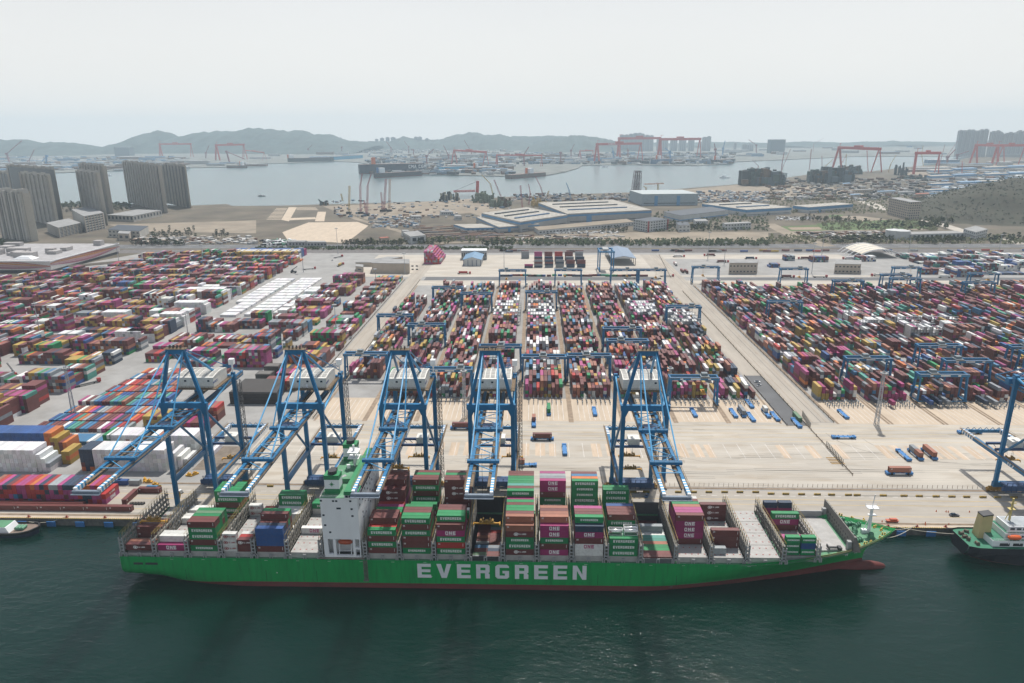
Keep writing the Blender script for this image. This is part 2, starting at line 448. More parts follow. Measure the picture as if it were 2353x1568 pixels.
# wheel tracks worn into the concrete
WORN = [mat('wheel track', (.36, .335, .29), .9, vary=.18, scale=.1, stretch=(.3, 2, 1)), mat('dark wheel track', (.29, .27, .235), .9, vary=.25, scale=.1, stretch=(.3, 2, 1))]
b = MB()
for i in range(150):
    y = random.uniform(359, 446); x = random.uniform(-165, 420); L_ = random.uniform(20, 120); dy = random.uniform(-1.5, 1.5); w_ = random.choice((.25, .35, .5)); mi = int(random.random() < .3)
    for o_ in (0, 2.1): b.quad([(x, y + o_, 4.0635), (x + L_, y + o_ + dy, 4.0635), (x + L_, y + o_ + w_ + dy, 4.0635), (x, y + o_ + w_, 4.0635)], mi)
for i in range(60):
    y = random.uniform(321, 352); x = random.uniform(-300, 300); L_ = random.uniform(20, 100); b.quad([(x, y, 4.0635), (x + L_, y, 4.0635), (x + L_, y + .3, 4.0635), (x, y + .3, 4.0635)], 1)
for c0, r0 in ((250, 60), (262, 52), (-30, 40), (120, 48)):
    for k in range(10):
        a0, a1 = math.radians(180 + k * 9), math.radians(189 + k * 9); pc = (c0, 372 + r0)
        b.quad([(pc[0] + r0 * math.cos(a0), pc[1] + r0 * math.sin(a0) * .7, 4.0675), (pc[0] + r0 * math.cos(a1), pc[1] + r0 * math.sin(a1) * .7, 4.0675), (pc[0] + (r0 + .6) * math.cos(a1), pc[1] + (r0 + .6) * math.sin(a1) * .7, 4.0675), (pc[0] + (r0 + .6) * math.cos(a0), pc[1] + (r0 + .6) * math.sin(a0) * .7, 4.0675)], 1)
tag(b.build('wheel_tracks', *WORN), kind='structure')
# crane rails
b = MB()
for y in (320.2, 355.4):
    b.box(-700, 800, y - .9, y + .9, 4.05, 4.10); b.box(-700, 800, y - .1, y + .1, 4.1, 4.25)
tag(b.build('quay_crane_track', RAILB), kind='structure')
# ------------------------------------------------------------------ lettering built from strokes
def R_(x0, y0, x1, y1): return [(x0, y0), (x1, y0), (x1, y1), (x0, y1)]
GL = {
 'E': (4, [R_(0, 0, 1.25, 5), R_(1.25, 0, 4, 1.1), R_(1.25, 2, 3.8, 3), R_(1.25, 3.9, 4, 5)]),
 'V': (4.4, [[(0, 5), (1.45, 0), (2.2, 0), (2.2, 1.6), (1.35, 5)], [(2.2, 1.6), (2.2, 0), (2.95, 0), (4.4, 5), (3.05, 5)]]),
 'R': (4, [R_(0, 0, 1.25, 5), [(1.25, 3.9), (3.95, 3.9), (3.95, 4.5), (3.5, 5), (1.25, 5)], R_(2.75, 2.9, 3.95, 3.9), [(1.25, 1.9), (3.5, 1.9), (3.95, 2.3), (3.95, 2.9), (1.25, 2.9)], [(2.6, 1.9), (2.6, 0), (3.95, 0), (3.95, 1.5), (3.6, 1.9)]]),
 'G': (4.1, [[(0, .7), (.7, 0), (1.25, 0), (1.25, 5), (.7, 5), (0, 4.3)], [(1.25, 3.9), (4, 3.9), (4, 4.4), (3.4, 5), (1.25, 5)], R_(1.25, 0, 2.8, 1.1), [(2.8, 0), (3.4, 0), (4, .6), (4, 2.8), (2.8, 2.8)], R_(2.1, 1.9, 2.8, 2.8)]),
 'N': (4, [R_(0, 0, 1.2, 5), R_(2.8, 0, 4, 5), [(1.2, 3.2), (2.8, .0), (2.8, 1.8), (1.2, 5)]]),
 'O': (4, [[(0, .6), (.6, 0), (1, 0), (1, 5), (.6, 5), (0, 4.4)], [(3, 0), (3.4, 0), (4, .6), (4, 4.4), (3.4, 5), (3, 5)], R_(1, 0, 3, 1), R_(1, 4, 3, 5)]),
 'Q': (4, [[(0, .6), (.6, 0), (1, 0), (1, 5), (.6, 5), (0, 4.4)], [(3, 0), (3.4, 0), (4, .6), (4, 4.4), (3.4, 5), (3, 5)], R_(1, 0, 3, 1), R_(1, 4, 3, 5), R_(2.4, -.8, 3.2, -.05)]),
 'D': (4, [R_(0, 0, 1, 5), [(3, 0), (3.4, 0), (4, .6), (4, 4.4), (3.4, 5), (3, 5)], R_(1, 0, 3, 1), R_(1, 4, 3, 5)]),
 'T': (3.8, [R_(0, 4, 3.8, 5), R_(1.35, 0, 2.45, 4)]),
 'S': (3.8, [R_(0, 0, 3.8, 1), R_(2.8, 1, 3.8, 2), R_(0, 2, 3.8, 3), R_(0, 3, 1, 4), R_(0, 4, 3.8, 5)]),
 'L': (3.4, [R_(0, 0, 1.1, 5), R_(1.1, 0, 3.4, 1)]),
 'I': (1.2, [R_(0, 0, 1.2, 5)]),
 'C': (3.8, [R_(0, 0, 1.1, 5), R_(1.1, 0, 3.8, 1), R_(1.1, 4, 3.8, 5)]),
 'K': (4, [R_(0, 0, 1.1, 5), [(1.1, 2), (2.7, 5), (4, 5), (2.1, 2.2)], [(1.4, 1.9), (2.7, 0), (4, 0), (2.1, 2.15)]]),
 'M': (4.6, [R_(0, 0, 1, 5), R_(3.6, 0, 4.6, 5), [(1, 3.4), (2.3, 1.2), (2.3, 2.9), (1, 5)], [(2.3, 1.2), (3.6, 3.4), (3.6, 5), (2.3, 2.9)]]),
 'A': (4.2, [[(0, 0), (1.1, 0), (2.1, 3.7), (2.1, 5), (1.5, 5)], [(3.1, 0), (4.2, 0), (2.7, 5), (2.1, 5), (2.1, 3.7)], R_(1.5, 1.1, 2.7, 1.9)]),
 'U': (4, [R_(0, 0, 1.1, 5), R_(2.9, 0, 4, 5), R_(1.1, 0, 2.9, 1)]),
 'H': (4, [R_(0, 0, 1.1, 5), R_(2.9, 0, 4, 5), R_(1.1, 2, 2.9, 3)]),
 '1': (1.6, [R_(.5, 0, 1.6, 5), R_(0, 3.6, .5, 4.5)]),
 '7': (3.6, [R_(0, 4, 3.6, 5), [(2.4, 4), (.9, 0), (2.1, 0), (3.6, 4)]]),
 '.': (1.2, [R_(0, 0, 1.1, 1.1)]), ' ': (2.2, []),
}
def text_quads(txt, width, height, gap=.9, xf=None):
    """polygons of txt, centred on 0,0 in (s, t), stretched to width x height"""
    x, P_ = 0, []
    for ch in txt:
        wd, polys = GL[ch]
        for p in polys: P_.append([(x + a, b_) for a, b_ in p])
        x += wd + gap
    x -= gap
    return [[((a - x / 2) / x * width, (b_ - 2.5) / 5 * height) for a, b_ in p] for p in P_]
def text_mb(txt, width, height, depth=.05, mi=0, gap=.9, at=(0, 0)):
    """raised letters in the local X-Z plane facing -Y"""
    m = MB()
    for p in text_quads(txt, width, height, gap):
        n = len(p); k = len(m.v)
        m.v += [(a + at[0], 0, b_ + at[1]) for a, b_ in p] + [(a + at[0], -depth, b_ + at[1]) for a, b_ in p]
        m.f.append(tuple(k + n + i for i in range(n))); m.m.append(mi)
        for i in range(n):
            j = (i + 1) % n
            m.f.append((k + i, k + j, k + n + j, k + n + i)); m.m.append(mi)
    return m

# ------------------------------------------------------------------ containers
CW, CH = 2.44, 2.90
def container_mesh(L, name, h=CH - .02):
    m = MB(); W, H = CW, h
    p = .10
    m.box(-L / 2 + p, L / 2 - p, -W / 2 + .05, W / 2 - .05, .12, H - .05)          # recessed walls and roof
    for sx in (-1, 1):
        for sy in (-1, 1):
            x0, x1 = sorted((sx * L / 2, sx * (L / 2 - .16))); y0, y1 = sorted((sy * W / 2, sy * (W / 2 - .16)))
            m.box(x0, x1, y0, y1, 0, H)
    for sy in (-1, 1):
        y0, y1 = sorted((sy * W / 2, sy * (W / 2 - .1)))
        m.box(-L / 2 + .16, L / 2 - .16, y0, y1, 0, .16); m.box(-L / 2 + .16, L / 2 - .16, y0, y1, H - .1, H - .003)
    for sx in (-1, 1):
        x0, x1 = sorted((sx * L / 2, sx * (L / 2 - .12)))
        m.box(x0, x1, -W / 2 + .16, W / 2 - .16, 0, .18); m.box(x0, x1, -W / 2 + .16, W / 2 - .16, H - .13, H - .002)
    for y in (-.75, -.35, .35, .75): m.box(-L / 2 + .02, -L / 2 + .1, y - .03, y + .03, .2, H - .15)   # door rods
    n = int(L / .61)
    for i in range(n):                                                           # corrugations
        x = -L / 2 + .35 + i * (L - .7) / (n - 1)
        for sy in (-1, 1):
            y0, y1 = sorted((sy * (W / 2 - .05), sy * (W / 2 - .015)))
            m.box(x - .11, x + .11, y0, y1, .17, H - .11)
    return m.mesh(name, PAINT)
C40 = container_mesh(12.19, 'container forty')
C20 = container_mesh(6.06, 'container twenty')
def col(*c): return tuple(c)
CC = {'B': (.135, .034, .030), 'C': (.30, .115, .070), 'E': (.002, .200, .062), 'O': (.27, .016, .11), 'M': (.33, .05, .17),
      'R': (.36, .025, .020), 'N': (.018, .038, .075), 'U': (.020, .075, .24), 'W': (.62, .62, .59), 'G': (.27, .30, .31),
      'K': (.50, .14, .03), 'Y': (.38, .25, .045), 't': (.06, .25, .20), 'k': (.04, .16, .30), 'S': (.20, .22, .24),
      'T': (.115, .026, .026), 'w': (.66, .66, .64), 'Z': (.64, .64, .64), 'g': (.10, .20, .11), 'L': (.40, .03, .03)}
CNAME = {'B': 'maroon', 'C': 'salmon brown', 'E': 'green lettered', 'O': 'magenta lettered', 'M': 'pink', 'R': 'bright red', 'N': 'navy',
         'U': 'royal blue', 'W': 'white', 'G': 'light grey', 'K': 'orange', 'Y': 'ochre', 't': 'turquoise', 'k': 'sky blue', 'S': 'slate grey',
         'T': 'dark lettered', 'w': 'white magenta-lettered', 'Z': 'white reefer', 'g': 'dull green', 'L': 'red lettered'}
WLET = mat('white container lettering', (.82, .82, .80), .6, vary=.04)
MLET = mat('magenta container lettering', (.40, .02, .14), .6)
def logo_ts():
    m = text_mb('T.S. LINES', 3.4, .62, .04, gap=.8, at=(1.0, .05))
    n = len(m.v); k = 16                                       # round badge with a hollow
    for r0, r1 in ((.55, .78), (0.0, .36)):
        for i in range(k):
            a, b_ = 2 * math.pi * i / k, 2 * math.pi * (i + 1) / k
            m.quad([(-1.6 + r0 * 1.25 * math.cos(a), -.04, r0 * math.sin(a)), (-1.6 + r1 * 1.25 * math.cos(a), -.04, r1 * math.sin(a)),
                    (-1.6 + r1 * 1.25 * math.cos(b_), -.04, r1 * math.sin(b_)), (-1.6 + r0 * 1.25 * math.cos(b_), -.04, r0 * math.sin(b_))])
    return m
def one_mb():
    m = text_mb('ONE', 4.4, 1.6, .04, gap=1.3, at=(0, .15))
    m.box(-2.1, 2.1, -.03, 0, -.95, -.86)
    return m
def plate_mb(L):
    m = MB()
    for i in range(3): m.box(-L / 2 + .7 + i * .3, -L / 2 + .85 + i * .3, -.03, 0, .2, .9)
    m.box(L / 2 - .9, L / 2 - .75, -.03, 0, -.6, .9)
    return m
LET = {('E', 0): (text_mb('EVERGREEN', 9.0, 1.25, .04, gap=1.3), WLET), ('E', 1): (text_mb('EVERGREEN', 7.4, 1.0, .04, gap=1.3), WLET),
       ('O', 0): (one_mb(), WLET), ('T', 0): (logo_ts(), WLET), ('w', 0): (one_mb(), MLET), ('B', 0): (plate_mb(12.19), WLET),
       ('E', 2): (text_mb('EVERGREEN', 5.0, .72, .04), WLET), ('T', 2): (logo_ts(), WLET), ('V', 2): (logo_ts(), mat('red container lettering', (.3, .03, .03), .6)),
       ('L', 0): (text_mb('K LINE', 4.6, .9, .04), WLET)}
LET = {k: v[0].mesh('lettering', v[1]) for k, v in LET.items()}
NCONT = 0
def container(x, y, z, c, label, group, L=40, rz=0.0, let=None, h=None, side=1):
    """one shipping container: x, y, z is the middle of its floor"""
    global NCONT; NCONT += 1
    me = C40 if L == 40 else C20
    o = put('shipping_container', me, None, (x, y, z), rz)
    v = 1 + random.uniform(-.14, .14); cc = CC[c]
    o.color = (min(1, cc[0] * v), min(1, cc[1] * v), min(1, cc[2] * v), 1)
    tag(o, label, 'container', group)
    if let is None:
        let = {'E': (('E', random.random() < .35) if L == 40 else ('E', 2)), 'O': ('O', 0), 'T': (('T', 0) if L == 40 else ('T', 2)), 'w': ('w', 0), 'L': ('L', 0)}.get(c)
        if c in 'BCR' and L == 40: let = ('B', 0)
    if let:
        l = put('lettering', LET[(let[0], int(let[1]))], o, (0, -(CW / 2 + .004) * side, CH * .52), 0 if side == 1 else math.pi)
    return o

# the mass: every container beyond the nearest three hundred, collected here and linked once as one mesh
MASSB, MASSC = [], []
def mass(x, y, z, c, L=12.19, along='y', h=2.59):
    MASSB.append((x, y, z, (CW if along == 'y' else L) / 2, (L if along == 'y' else CW) / 2, h))
    cc = CC[c] if isinstance(c, str) else c
    MASSC.append(cc)
def flush_mass():
    A = np.array(MASSB); C_ = np.array(MASSC); n = len(A)
    C_ = C_ * (1 + rng.uniform(-.16, .16, (n, 1)))
    C_ = C_ * (1 + rng.uniform(-.04, .04, (n, 3)))
    x, y, z, hx, hy, h = A.T
    hx = hx - .03; h = h - .05
    def box8(x0, x1, y0, y1, z0, z1):
        return np.stack([np.stack(p, 1) for p in ((x0, y0, z0), (x1, y0, z0), (x1, y1, z0), (x0, y1, z0), (x0, y0, z1), (x1, y0, z1), (x1, y1, z1), (x0, y1, z1))], 1)
    V = [box8(x - hx, x + hx, y - hy, y + hy, z, z + h)]
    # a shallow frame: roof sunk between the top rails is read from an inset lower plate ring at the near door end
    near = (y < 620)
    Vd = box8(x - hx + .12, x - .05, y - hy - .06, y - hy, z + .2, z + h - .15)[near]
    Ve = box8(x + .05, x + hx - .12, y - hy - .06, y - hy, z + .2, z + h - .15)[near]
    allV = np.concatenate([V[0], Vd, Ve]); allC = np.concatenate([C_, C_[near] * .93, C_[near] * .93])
    N = len(allV)
    F = np.array([(4, 5, 6, 7), (0, 1, 5, 4), (1, 2, 6, 5), (2, 3, 7, 6), (3, 0, 4, 7)])
    faces = (np.arange(N)[:, None, None] * 8 + F[None]).reshape(-1, 4)
    me = bpy.data.meshes.new('yard containers')
    me.vertices.add(N * 8); me.vertices.foreach_set('co', allV.reshape(-1).astype(np.float32))
    me.loops.add(len(faces) * 4); me.loops.foreach_set('vertex_index', faces.reshape(-1).astype(np.int32))
    me.polygons.add(len(faces)); me.polygons.foreach_set('loop_start', np.arange(0, len(faces) * 4, 4, dtype=np.int32))
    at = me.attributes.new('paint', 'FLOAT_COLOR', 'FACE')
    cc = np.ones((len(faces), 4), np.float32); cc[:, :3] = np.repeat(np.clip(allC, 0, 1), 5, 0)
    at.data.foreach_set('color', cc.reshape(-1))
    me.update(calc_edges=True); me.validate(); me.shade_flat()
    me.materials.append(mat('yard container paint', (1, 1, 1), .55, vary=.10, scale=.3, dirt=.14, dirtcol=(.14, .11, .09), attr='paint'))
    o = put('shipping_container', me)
    tag(o, 'the rest of the stacked containers across the whole yard', kind='stuff')
    print('mass containers', n, 'individual', NCONT)

# ------------------------------------------------------------------ yard blocks
MIX = 'B' * 14 + 'C' * 3 + 'T' * 4 + 'N' * 4 + 'S' * 3 + 'O' * 2 + 'M' * 2 + 'Y' * 3 + 'E' * 2 + 'R' + 'W' * 2 + 'G' + 'U' + 'k' + 'K' + 't' + 'Z'
def zone_colour(r, base, stick):
    return base if r.random() < stick else r.choice(MIX)
yr = random.Random(11)
LANES = [(-150 + 35.3 * k) for k in range(9)]
RLANES = [(204 + 36.0 * k) for k in range(13)]
rack_bays = {}
def yard_lane(x0, ybeg, nb, rows=10, hmean=3.3, racks=(), first=4.06, seedcol=.25):
    for b_ in range(nb):
        y = ybeg + b_ * 13.0 + 6.1
        if b_ in racks:
            for r in range(rows):
                hgt = yr.choice((3, 4, 4, 5))
                for t in range(hgt): mass(x0 + 3.6 + r * 2.8, y, first + t * 2.6, yr.choice('ZZZWZZZBMZ'))
            continue
        base = yr.choice(MIX); lvl = max(1, min(5, round(yr.gauss(hmean, .9))))
        if yr.random() < .06: lvl = 1
        two = yr.random() < .22
        for r in range(rows):
            if yr.random() < .07: continue
            hgt = max(0, min(5, lvl + yr.choice((-2, -1, -1, 0, 0, 0, 1, 1))))
            base = base if yr.random() < .7 else yr.choice(MIX)
            for t in range(hgt):
                c = base if yr.random() < .42 else yr.choice(MIX)
                if two:
                    mass(x0 + 3.6 + r * 2.8, y - 3.1, first + t * 2.6, c, 6.06); mass(x0 + 3.6 + r * 2.8, y + 3.1, first + t * 2.6, yr.choice(MIX), 6.06)
                else:
                    mass(x0 + 3.6 + r * 2.8, y, first + t * 2.6, c)
for k, x0 in enumerate(LANES):
    rk = {3: (16, 17, 19, 20), 4: (16, 17, 18, 20), 7: (17, 18, 19, 20), 8: (14, 15, 16, 17)}.get(k, ())
    nbay = 29 if k not in (0,) else 14
    if k == 0: yard_lane(x0, 534, 20, racks=(), rows=9, hmean=3)
    else: yard_lane(x0, 494, 29, racks=rk, rows=9 if k in (3,) else 10, hmean=3.6)
    rack_bays[k] = [(x0, 494 + b_ * 13.0) for b_ in rk]
for k, x0 in enumerate(RLANES):
    rk = {2: (), 3: (14, 16, 17), 4: (12, 13, 15), 5: (13, 15)}.get(k, ())
    yard_lane(x0, 491, 29, racks=rk, rows=10, hmean=3.4)
    rack_bays[100 + k] = [(x0, 491 + b_ * 13.0) for b_ in rk]

# left hand yard: rows of stacks across X, doors towards the water
def stack_block(x0, x1, y, hgts, base=None, stick=.35, n=1, pal=MIX, h=2.6, wr=None, z=4.06, gap=2.5):
    c = base or yr.choice(pal); x = x0 + 1.25; i = 0; lvl = yr.choice(hgts)
    while x < x1 - 1.2:
        if yr.random() < .14: lvl = yr.choice(hgts)
        if yr.random() < .2: c = base or yr.choice(pal)
        for t in range(lvl):
            for q in range(n):
                mass(x, y + q * 12.5, z + t * h, c if yr.random() < stick else yr.choice(pal))
        x += gap; i += 1
def area(x0, x1, y0, y1, hgts, dy=13.6, fill=.84, pal=MIX, stick=.4, aisle=4):
    y, j = y0 + 6.2, 0
    while y < y1:
        xa = x0
        while xa < x1 - 6:
            xb = min(x1, xa + yr.uniform(18, 60))
            if yr.random() < fill:
                hh = [max(1, min(6, yr.choice(hgts)))]
                stack_block(xa, xb, y, [hh[0], hh[0], max(1, hh[0] - 1), min(6, hh[0] + 1)], base=None, stick=stick, pal=pal)
            xa = xb + yr.choice((0, 2.5, 5, 9))
        j += 1
        y += dy if j % aisle else dy + 14
area(-700, -552, 640, 960, (2, 3, 4, 5, 5), pal=MIX + 'OOOMMMBBYY')
area(-545, -450, 520, 1040, (2, 3, 4, 5), pal=MIX + 'OOBB')
area(-442, -356, 430, 890, (3, 4, 5, 5), pal=MIX + 'BBYY')
area(-610, -356, 905, 1100, (2, 3, 4, 5), pal=MIX + 'BBYYRR')
area(-560, -450, 380, 500, (3, 4, 5), pal=MIX)
area(-700, -560, 480, 620, (3, 4), pal=MIX)
area(-440, -372, 380, 425, (4, 5), pal='BBBBCNYRKK')
# tall white reefers beside the road
for (xa, xb, y, hh) in ((-392, -356.5, 697, 5), (-400, -356.5, 711, 5), (-392, -356.5, 748, 5), (-425, -356.5, 803, 5), (-425, -356.5, 817, 5), (-410, -356.5, 844, 5), (-400, -356.5, 874, 5), (-446, -420, 704, 5), (-446, -412, 632, 4), (-396, -356.5, 640, 4)):
    for q in range(1): stack_block(xa, xb, y, [hh, hh, hh - 1], base='Z', stick=.93, pal='WWWZG')
# low white rows
for j in range(13):
    y = 735 + j * 15.5
    stack_block(-345 + (8 if j < 4 else 0), -318, y, [1], base='Z', stick=1)
    stack_block(-312, -283, y + 3, [1, 1, 2] if j < 2 else [1], base='Z', stick=1)
for j in range(9):
    stack_block(-279, -262, 735 + j * 15, [1, 2, 2, 3], base='Z', stick=.9)
area(-262, -222, 560, 915, (2, 3, 4, 5), pal=MIX + 'OBB', aisle=5)
area(-335, -272, 560, 715, (1, 2, 3, 4), pal=MIX + 'BWG', aisle=3)
area(-206, -174, 505, 935, (2, 3, 4), pal=MIX + 'YYBB', dy=13, aisle=99)
# rows of single containers
for j in range(9):
    y = 431 + j * 14.2
    stack_block(-332 + j * 1.5, -268 if j < 6 else -250, y, [1, 1, 1, 1, 2], stick=.25, pal='BBBBCCMUUkkGGWtNKRR', gap=2.9)
stack_block(-262, -236, 440, [3], base='Y', stick=.7, pal='BYN')
stack_block(-238, -214, 450, [2, 3, 4], stick=.3, pal='BBBBCOR'); stack_block(-238, -214, 436, [2, 3], stick=.3, pal='BBBBCOR')
stack_block(-330, -300, 411, [1], stick=.3, pal='UNRGBK'); stack_block(-298, -270, 411, [1], stick=.3, pal='NkUGW')
stack_block(-352, -318, 404, [2, 3], base='B', stick=.5)
# the two big white blocks and the blue one
def solid(x0, x1, y, n, hb, base, stick, pal, gap=2.5):
    x = x0 + 1.25
    while x < x1:
        for t in range(hb):
            mass(x, y, 4.06 + t * 2.75, base if yr.random() < stick else yr.choice(pal), h=2.75)
        x += gap
solid(-264, -256, 375.5, 1, 5, 'N', .5, 'KNB'); solid(-256, -213, 375.5, 1, 5, 'Z', .97, 'W')
solid(-262, -258, 396, 1, 5, 'E', .5, 'WZ'); solid(-258, -206, 396, 1, 5, 'Z', .97, 'WC')
for i in range(5): solid(-211 + i * 2.5, -209.5 + i * 2.5, 377 + i * 2, 1, 4 - i, 'Z', 1, 'Z') if i < 4 else None
for i in range(3): solid(-203 + i * 2.5, -201 + i * 2.5, 398, 1, 3 - i, 'Z', 1, 'Z')
solid(-345, -289, 374, 1, 5, 'Z', .98, 'W'); solid(-289, -286.5, 374, 1, 4, 'Z', 1, 'Z'); solid(-286.5, -284, 374, 1, 3, 'Z', 1, 'Z'); solid(-284, -281, 374, 1, 2, 'G', .5, 'Z')
solid(-360, -300, 398, 1, 5, 'U', .98, 'N'); solid(-300, -296, 398, 1, 5, 'K', .9, 'K')
for i, c in enumerate('YYBK'): solid(-296 + i * 2.5, -294.5 + i * 2.5, 397, 1, 4 - (i // 2), c, .8, 'YB')
solid(-281, -276, 384, 1, 3, 'Y', .7, 'K')
# back of the terminal: named blocks
for i in range(5):
    for j, cols in enumerate(('NNNNN', 'NNBOB', 'MBRBS')):
        for t in range(4 if j < 2 else 5):
            mass(6 + i * 15.5, 1020 + j * 28, 4.06 + t * 2.75, yr.choice('NNNSB') if j < 2 else cols[i], 12.19, 'x', 2.75)
for t in range(4): mass(-14, 1095, 4.06 + t * 2.75, 'S', 12.19, 'x', 2.75)
for t in range(2): mass(-8, 1016, 4.06 + t * 2.75, 'NO'[t], 12.19, 'x', 2.75)
for r in range(10):
    for q in range(5):
        for t in range(7 - max(0, r - 4)):
            mass(-163 + r * 2.5, 1052 + q * 12.6, 4.06 + t * 2.75, yr.choice('MMRRMGSOB'), h=2.75)
for j in range(4):
    stack_block(-478, -366, 1085 + 0 * j + j * 14, [5 - (j == 3)], base=('Y', 'Z', 'U', 'O')[j], stick=.8, pal='BYN')
for j in range(8): stack_block(330 + yr.uniform(0, 20) + 38 * j, 352 + 38 * j + yr.uniform(0, 14), yr.uniform(960, 1080), [1, 2, 3], stick=.5, pal='BBBUUNGWt')
area(560, 1050, 950, 1110, (1, 2, 3, 4), fill=.75, pal='BBBBUUNGGWWWt', stick=.6)
area(660, 900, 560, 860, (3, 4), pal=MIX)
for j in range(60):
    mass(yr.uniform(-60, 1200), yr.choice((1152, 1160)), 5, yr.choice('BBBRNUYG'), 12.19, 'x', 2.6)
for j in range(26):
    mass(-40 + j * 7.5, 952 + yr.choice((0, 3)), 4.08, yr.choice('tBBKNUEC'), 6.06 if yr.random() < .5 else 12.19, 'x', 2.6)
# ------------------------------------------------------------------ the green container ship
SHIPC = 290.2; HB = 21.7
HULLG = mat('green hull paint', (.001, .29, .065), .42, vary=.10, scale=.12, dirt=.45, dirtcol=(.006, .10, .035), stretch=(2.2, 1, .25), detail=7)
HULLR = mat('red antifouling', (.13, .026, .022), .8, vary=.25, scale=.25, dirt=.5, dirtcol=(.10, .04, .035), stretch=(.4, 1, 2))
DECKG = mat('green deck paint', (.085, .245, .13), .7, vary=.18, scale=.4, dirt=.25, dirtcol=(.12, .15, .09))
BRIGHTG = mat('bright green trim', (.02, .22, .08), .5, vary=.08)
CREAM = mat('cream bulwark paint', (.44, .38, .20), .7, vary=.15)
SHIPW = mat('ship white paint', (.80, .82, .83), .5, vary=.05, scale=.12, dirt=.10, dirtcol=(.5, .47, .42), stretch=(1, 1, .3))
SHLET = mat('hull lettering white', (.68, .70, .72), .6, vary=.06, scale=.3)
def lerp(a, b, t): return a + (b - a) * t
def piece(x, xs, ys): return float(np.interp(x, xs, ys))
def ztop(X): return piece(X, [-182.5, -150, 92, 124, 137, 148, 165], [14.2, 14, 14, 16.6, 17.5, 18.5, 19.2])
def zred(X): return piece(X, [-182, -160, -128, 60, 135, 152], [.2, .4, 2.4, 2.6, 4.6, 4.2])
def hullpt(i, j, NI, NJ):
    """station i, level j -> x, half breadth, z"""
    if i <= 14:
        X = -182.5 + i * 54.5 / 14; bow = 0
    elif i <= 24: X = -128 + (i - 14) * 17.3
    else: X = 45
    p = (i - 24) / (NI - 24) if i > 24 else 0
    fz = j / (NJ - 1)
    Xe = X if i <= 24 else 45 + 106 * p
    zr = zred(Xe); zt = ztop(Xe if i <= 24 else 45 + 119 * p)
    Z = -2 + (zr + 2) * j / 2 if j <= 2 else zr + (zt - zr) * (j - 2) / (NJ - 3)
    if i > 24:
        Zc = max(Z, 0)
        Xs = piece(Zc, [0, 6, 9, 12, 15, 17, 19.2], [151.2, 151.3, 152.2, 154.4, 158.2, 161.2, 164.6])
        X = 45 + (Xs - 45) * p
        w = (Zc / 19) ** 1.15
        Xf = lerp(45, 98, min(1, w * 1.05)); q = lerp(1.28, 2.7, w)
        u = max(0, (X - Xf) / (Xs - Xf))
        hb = HB * (1 - u ** q) if u < 1 else 0
        hb = max(hb, .12)
    elif i < 14:
        d = (-128 - X) / 54.5
        zb = piece(d, [0, .55, .8, 1], [-3, -1.5, 1.0, 4.0])
        Z = max(Z, zb)
        hb0 = piece(d, [0, .3, .6, .93, 1], [HB, 19.4, 16, 12, 11])
        k = min(1, max(0, (Z - min(zb, 0)) / 8.5))
        hb = hb0 + (HB - hb0) * (1 - (1 - k) ** 2)
        if zb > Z - .01 and zb > 0: hb *= .9
    else: hb = HB
    return X, hb, Z
NI, NJ = 52, 13
SHIP = empty('container_ship', (0, 0, 0), label='long green container ship moored at the quay, big white letters on its hull', cat='ship')
hv_, hf, hmi = [], [], []
for side in (-1, 1):
    base = len(hv_)
    for i in range(NI):
        for j in range(NJ):
            X, hb, Z = hullpt(i, j, NI - 1, NJ)
            hv_.append((X, SHIPC + side * hb, Z))
    for i in range(NI - 1):
        for j in range(NJ - 1):
            a = base + i * NJ + j; q = (a, a + NJ, a + NJ + 1, a + 1)
            hf.append(q if side < 0 else q[::-1]); hmi.append(1 if j < 2 else 0)
n2 = NI * NJ
for j in range(NJ - 1):                                     # transom
    hf.append((j, j + 1, n2 + j + 1, n2 + j)); hmi.append(1 if j < 2 else 0)
me = bpy.data.meshes.new('hull'); me.from_pydata(hv_, [], hf); me.materials.append(HULLG); me.materials.append(HULLR)
me.polygons.foreach_set('material_index', hmi); me.polygons.foreach_set('use_smooth', [True] * len(hf)); me.update()
hull = put('hull', me, SHIP)
# bulbous bow
bl = []; n = 14
m = MB(); K = 12
rings = [(-8 + 14 * 0, .1)]
prof = [(140, 2.6), (147, 3.0), (152, 2.9), (156, 2.6), (159, 2.0), (161, 1.2), (161.8, .15)]
for x, r in prof:
    for k in range(K):
        t = 2 * math.pi * k / K
        m.v.append((x, SHIPC - 1 + r * .85 * math.cos(t), .1 + r * 1.0 * math.sin(t) + (x - 150) * .03))
for i in range(len(prof) - 1):
    for k in range(K):
        a = i * K + k; b_ = i * K + (k + 1) % K
        m.f.append((a, b_, b_ + K, a + K)); m.m.append(0)
bo = m.build('bulbous_bow', HULLR, parent=SHIP)
for p_ in bo.data.polygons: p_.use_smooth = True
# hull lettering
m = text_mb('EVERGREEN', 73.8, 7.0, .05, gap=1.62)
put('hull_lettering', m.mesh('hull lettering', SHLET), SHIP, (-13.8, SHIPC - HB - .03, 9.0))
for x, z in ((-44.6, 5.6), (-113, 6.6)):
    m = MB(); m.quad([(x - .35, SHIPC - HB - .05, z + .6), (x, SHIPC - HB - .05, z), (x + .35, SHIPC - HB - .05, z + .6)])
    m.build('hull_mark', SHLET, parent=SHIP)
for x in range(-160, 100, 14): MB().box(x, x + 1.4, SHIPC - HB - .05, SHIPC - HB - .01, 13.1, 13.2).build('hull_mark', SHLET, parent=SHIP)
for x in (-154, -118, -95.5, -40.5, -8, 28, 62): MB().box(x, x + .18, SHIPC - HB - .03, SHIPC - HB - .005, 2.8, 8.2).build('scuff', mat('dark scuff', (.01, .05, .025), .7), parent=SHIP)
m = MB()
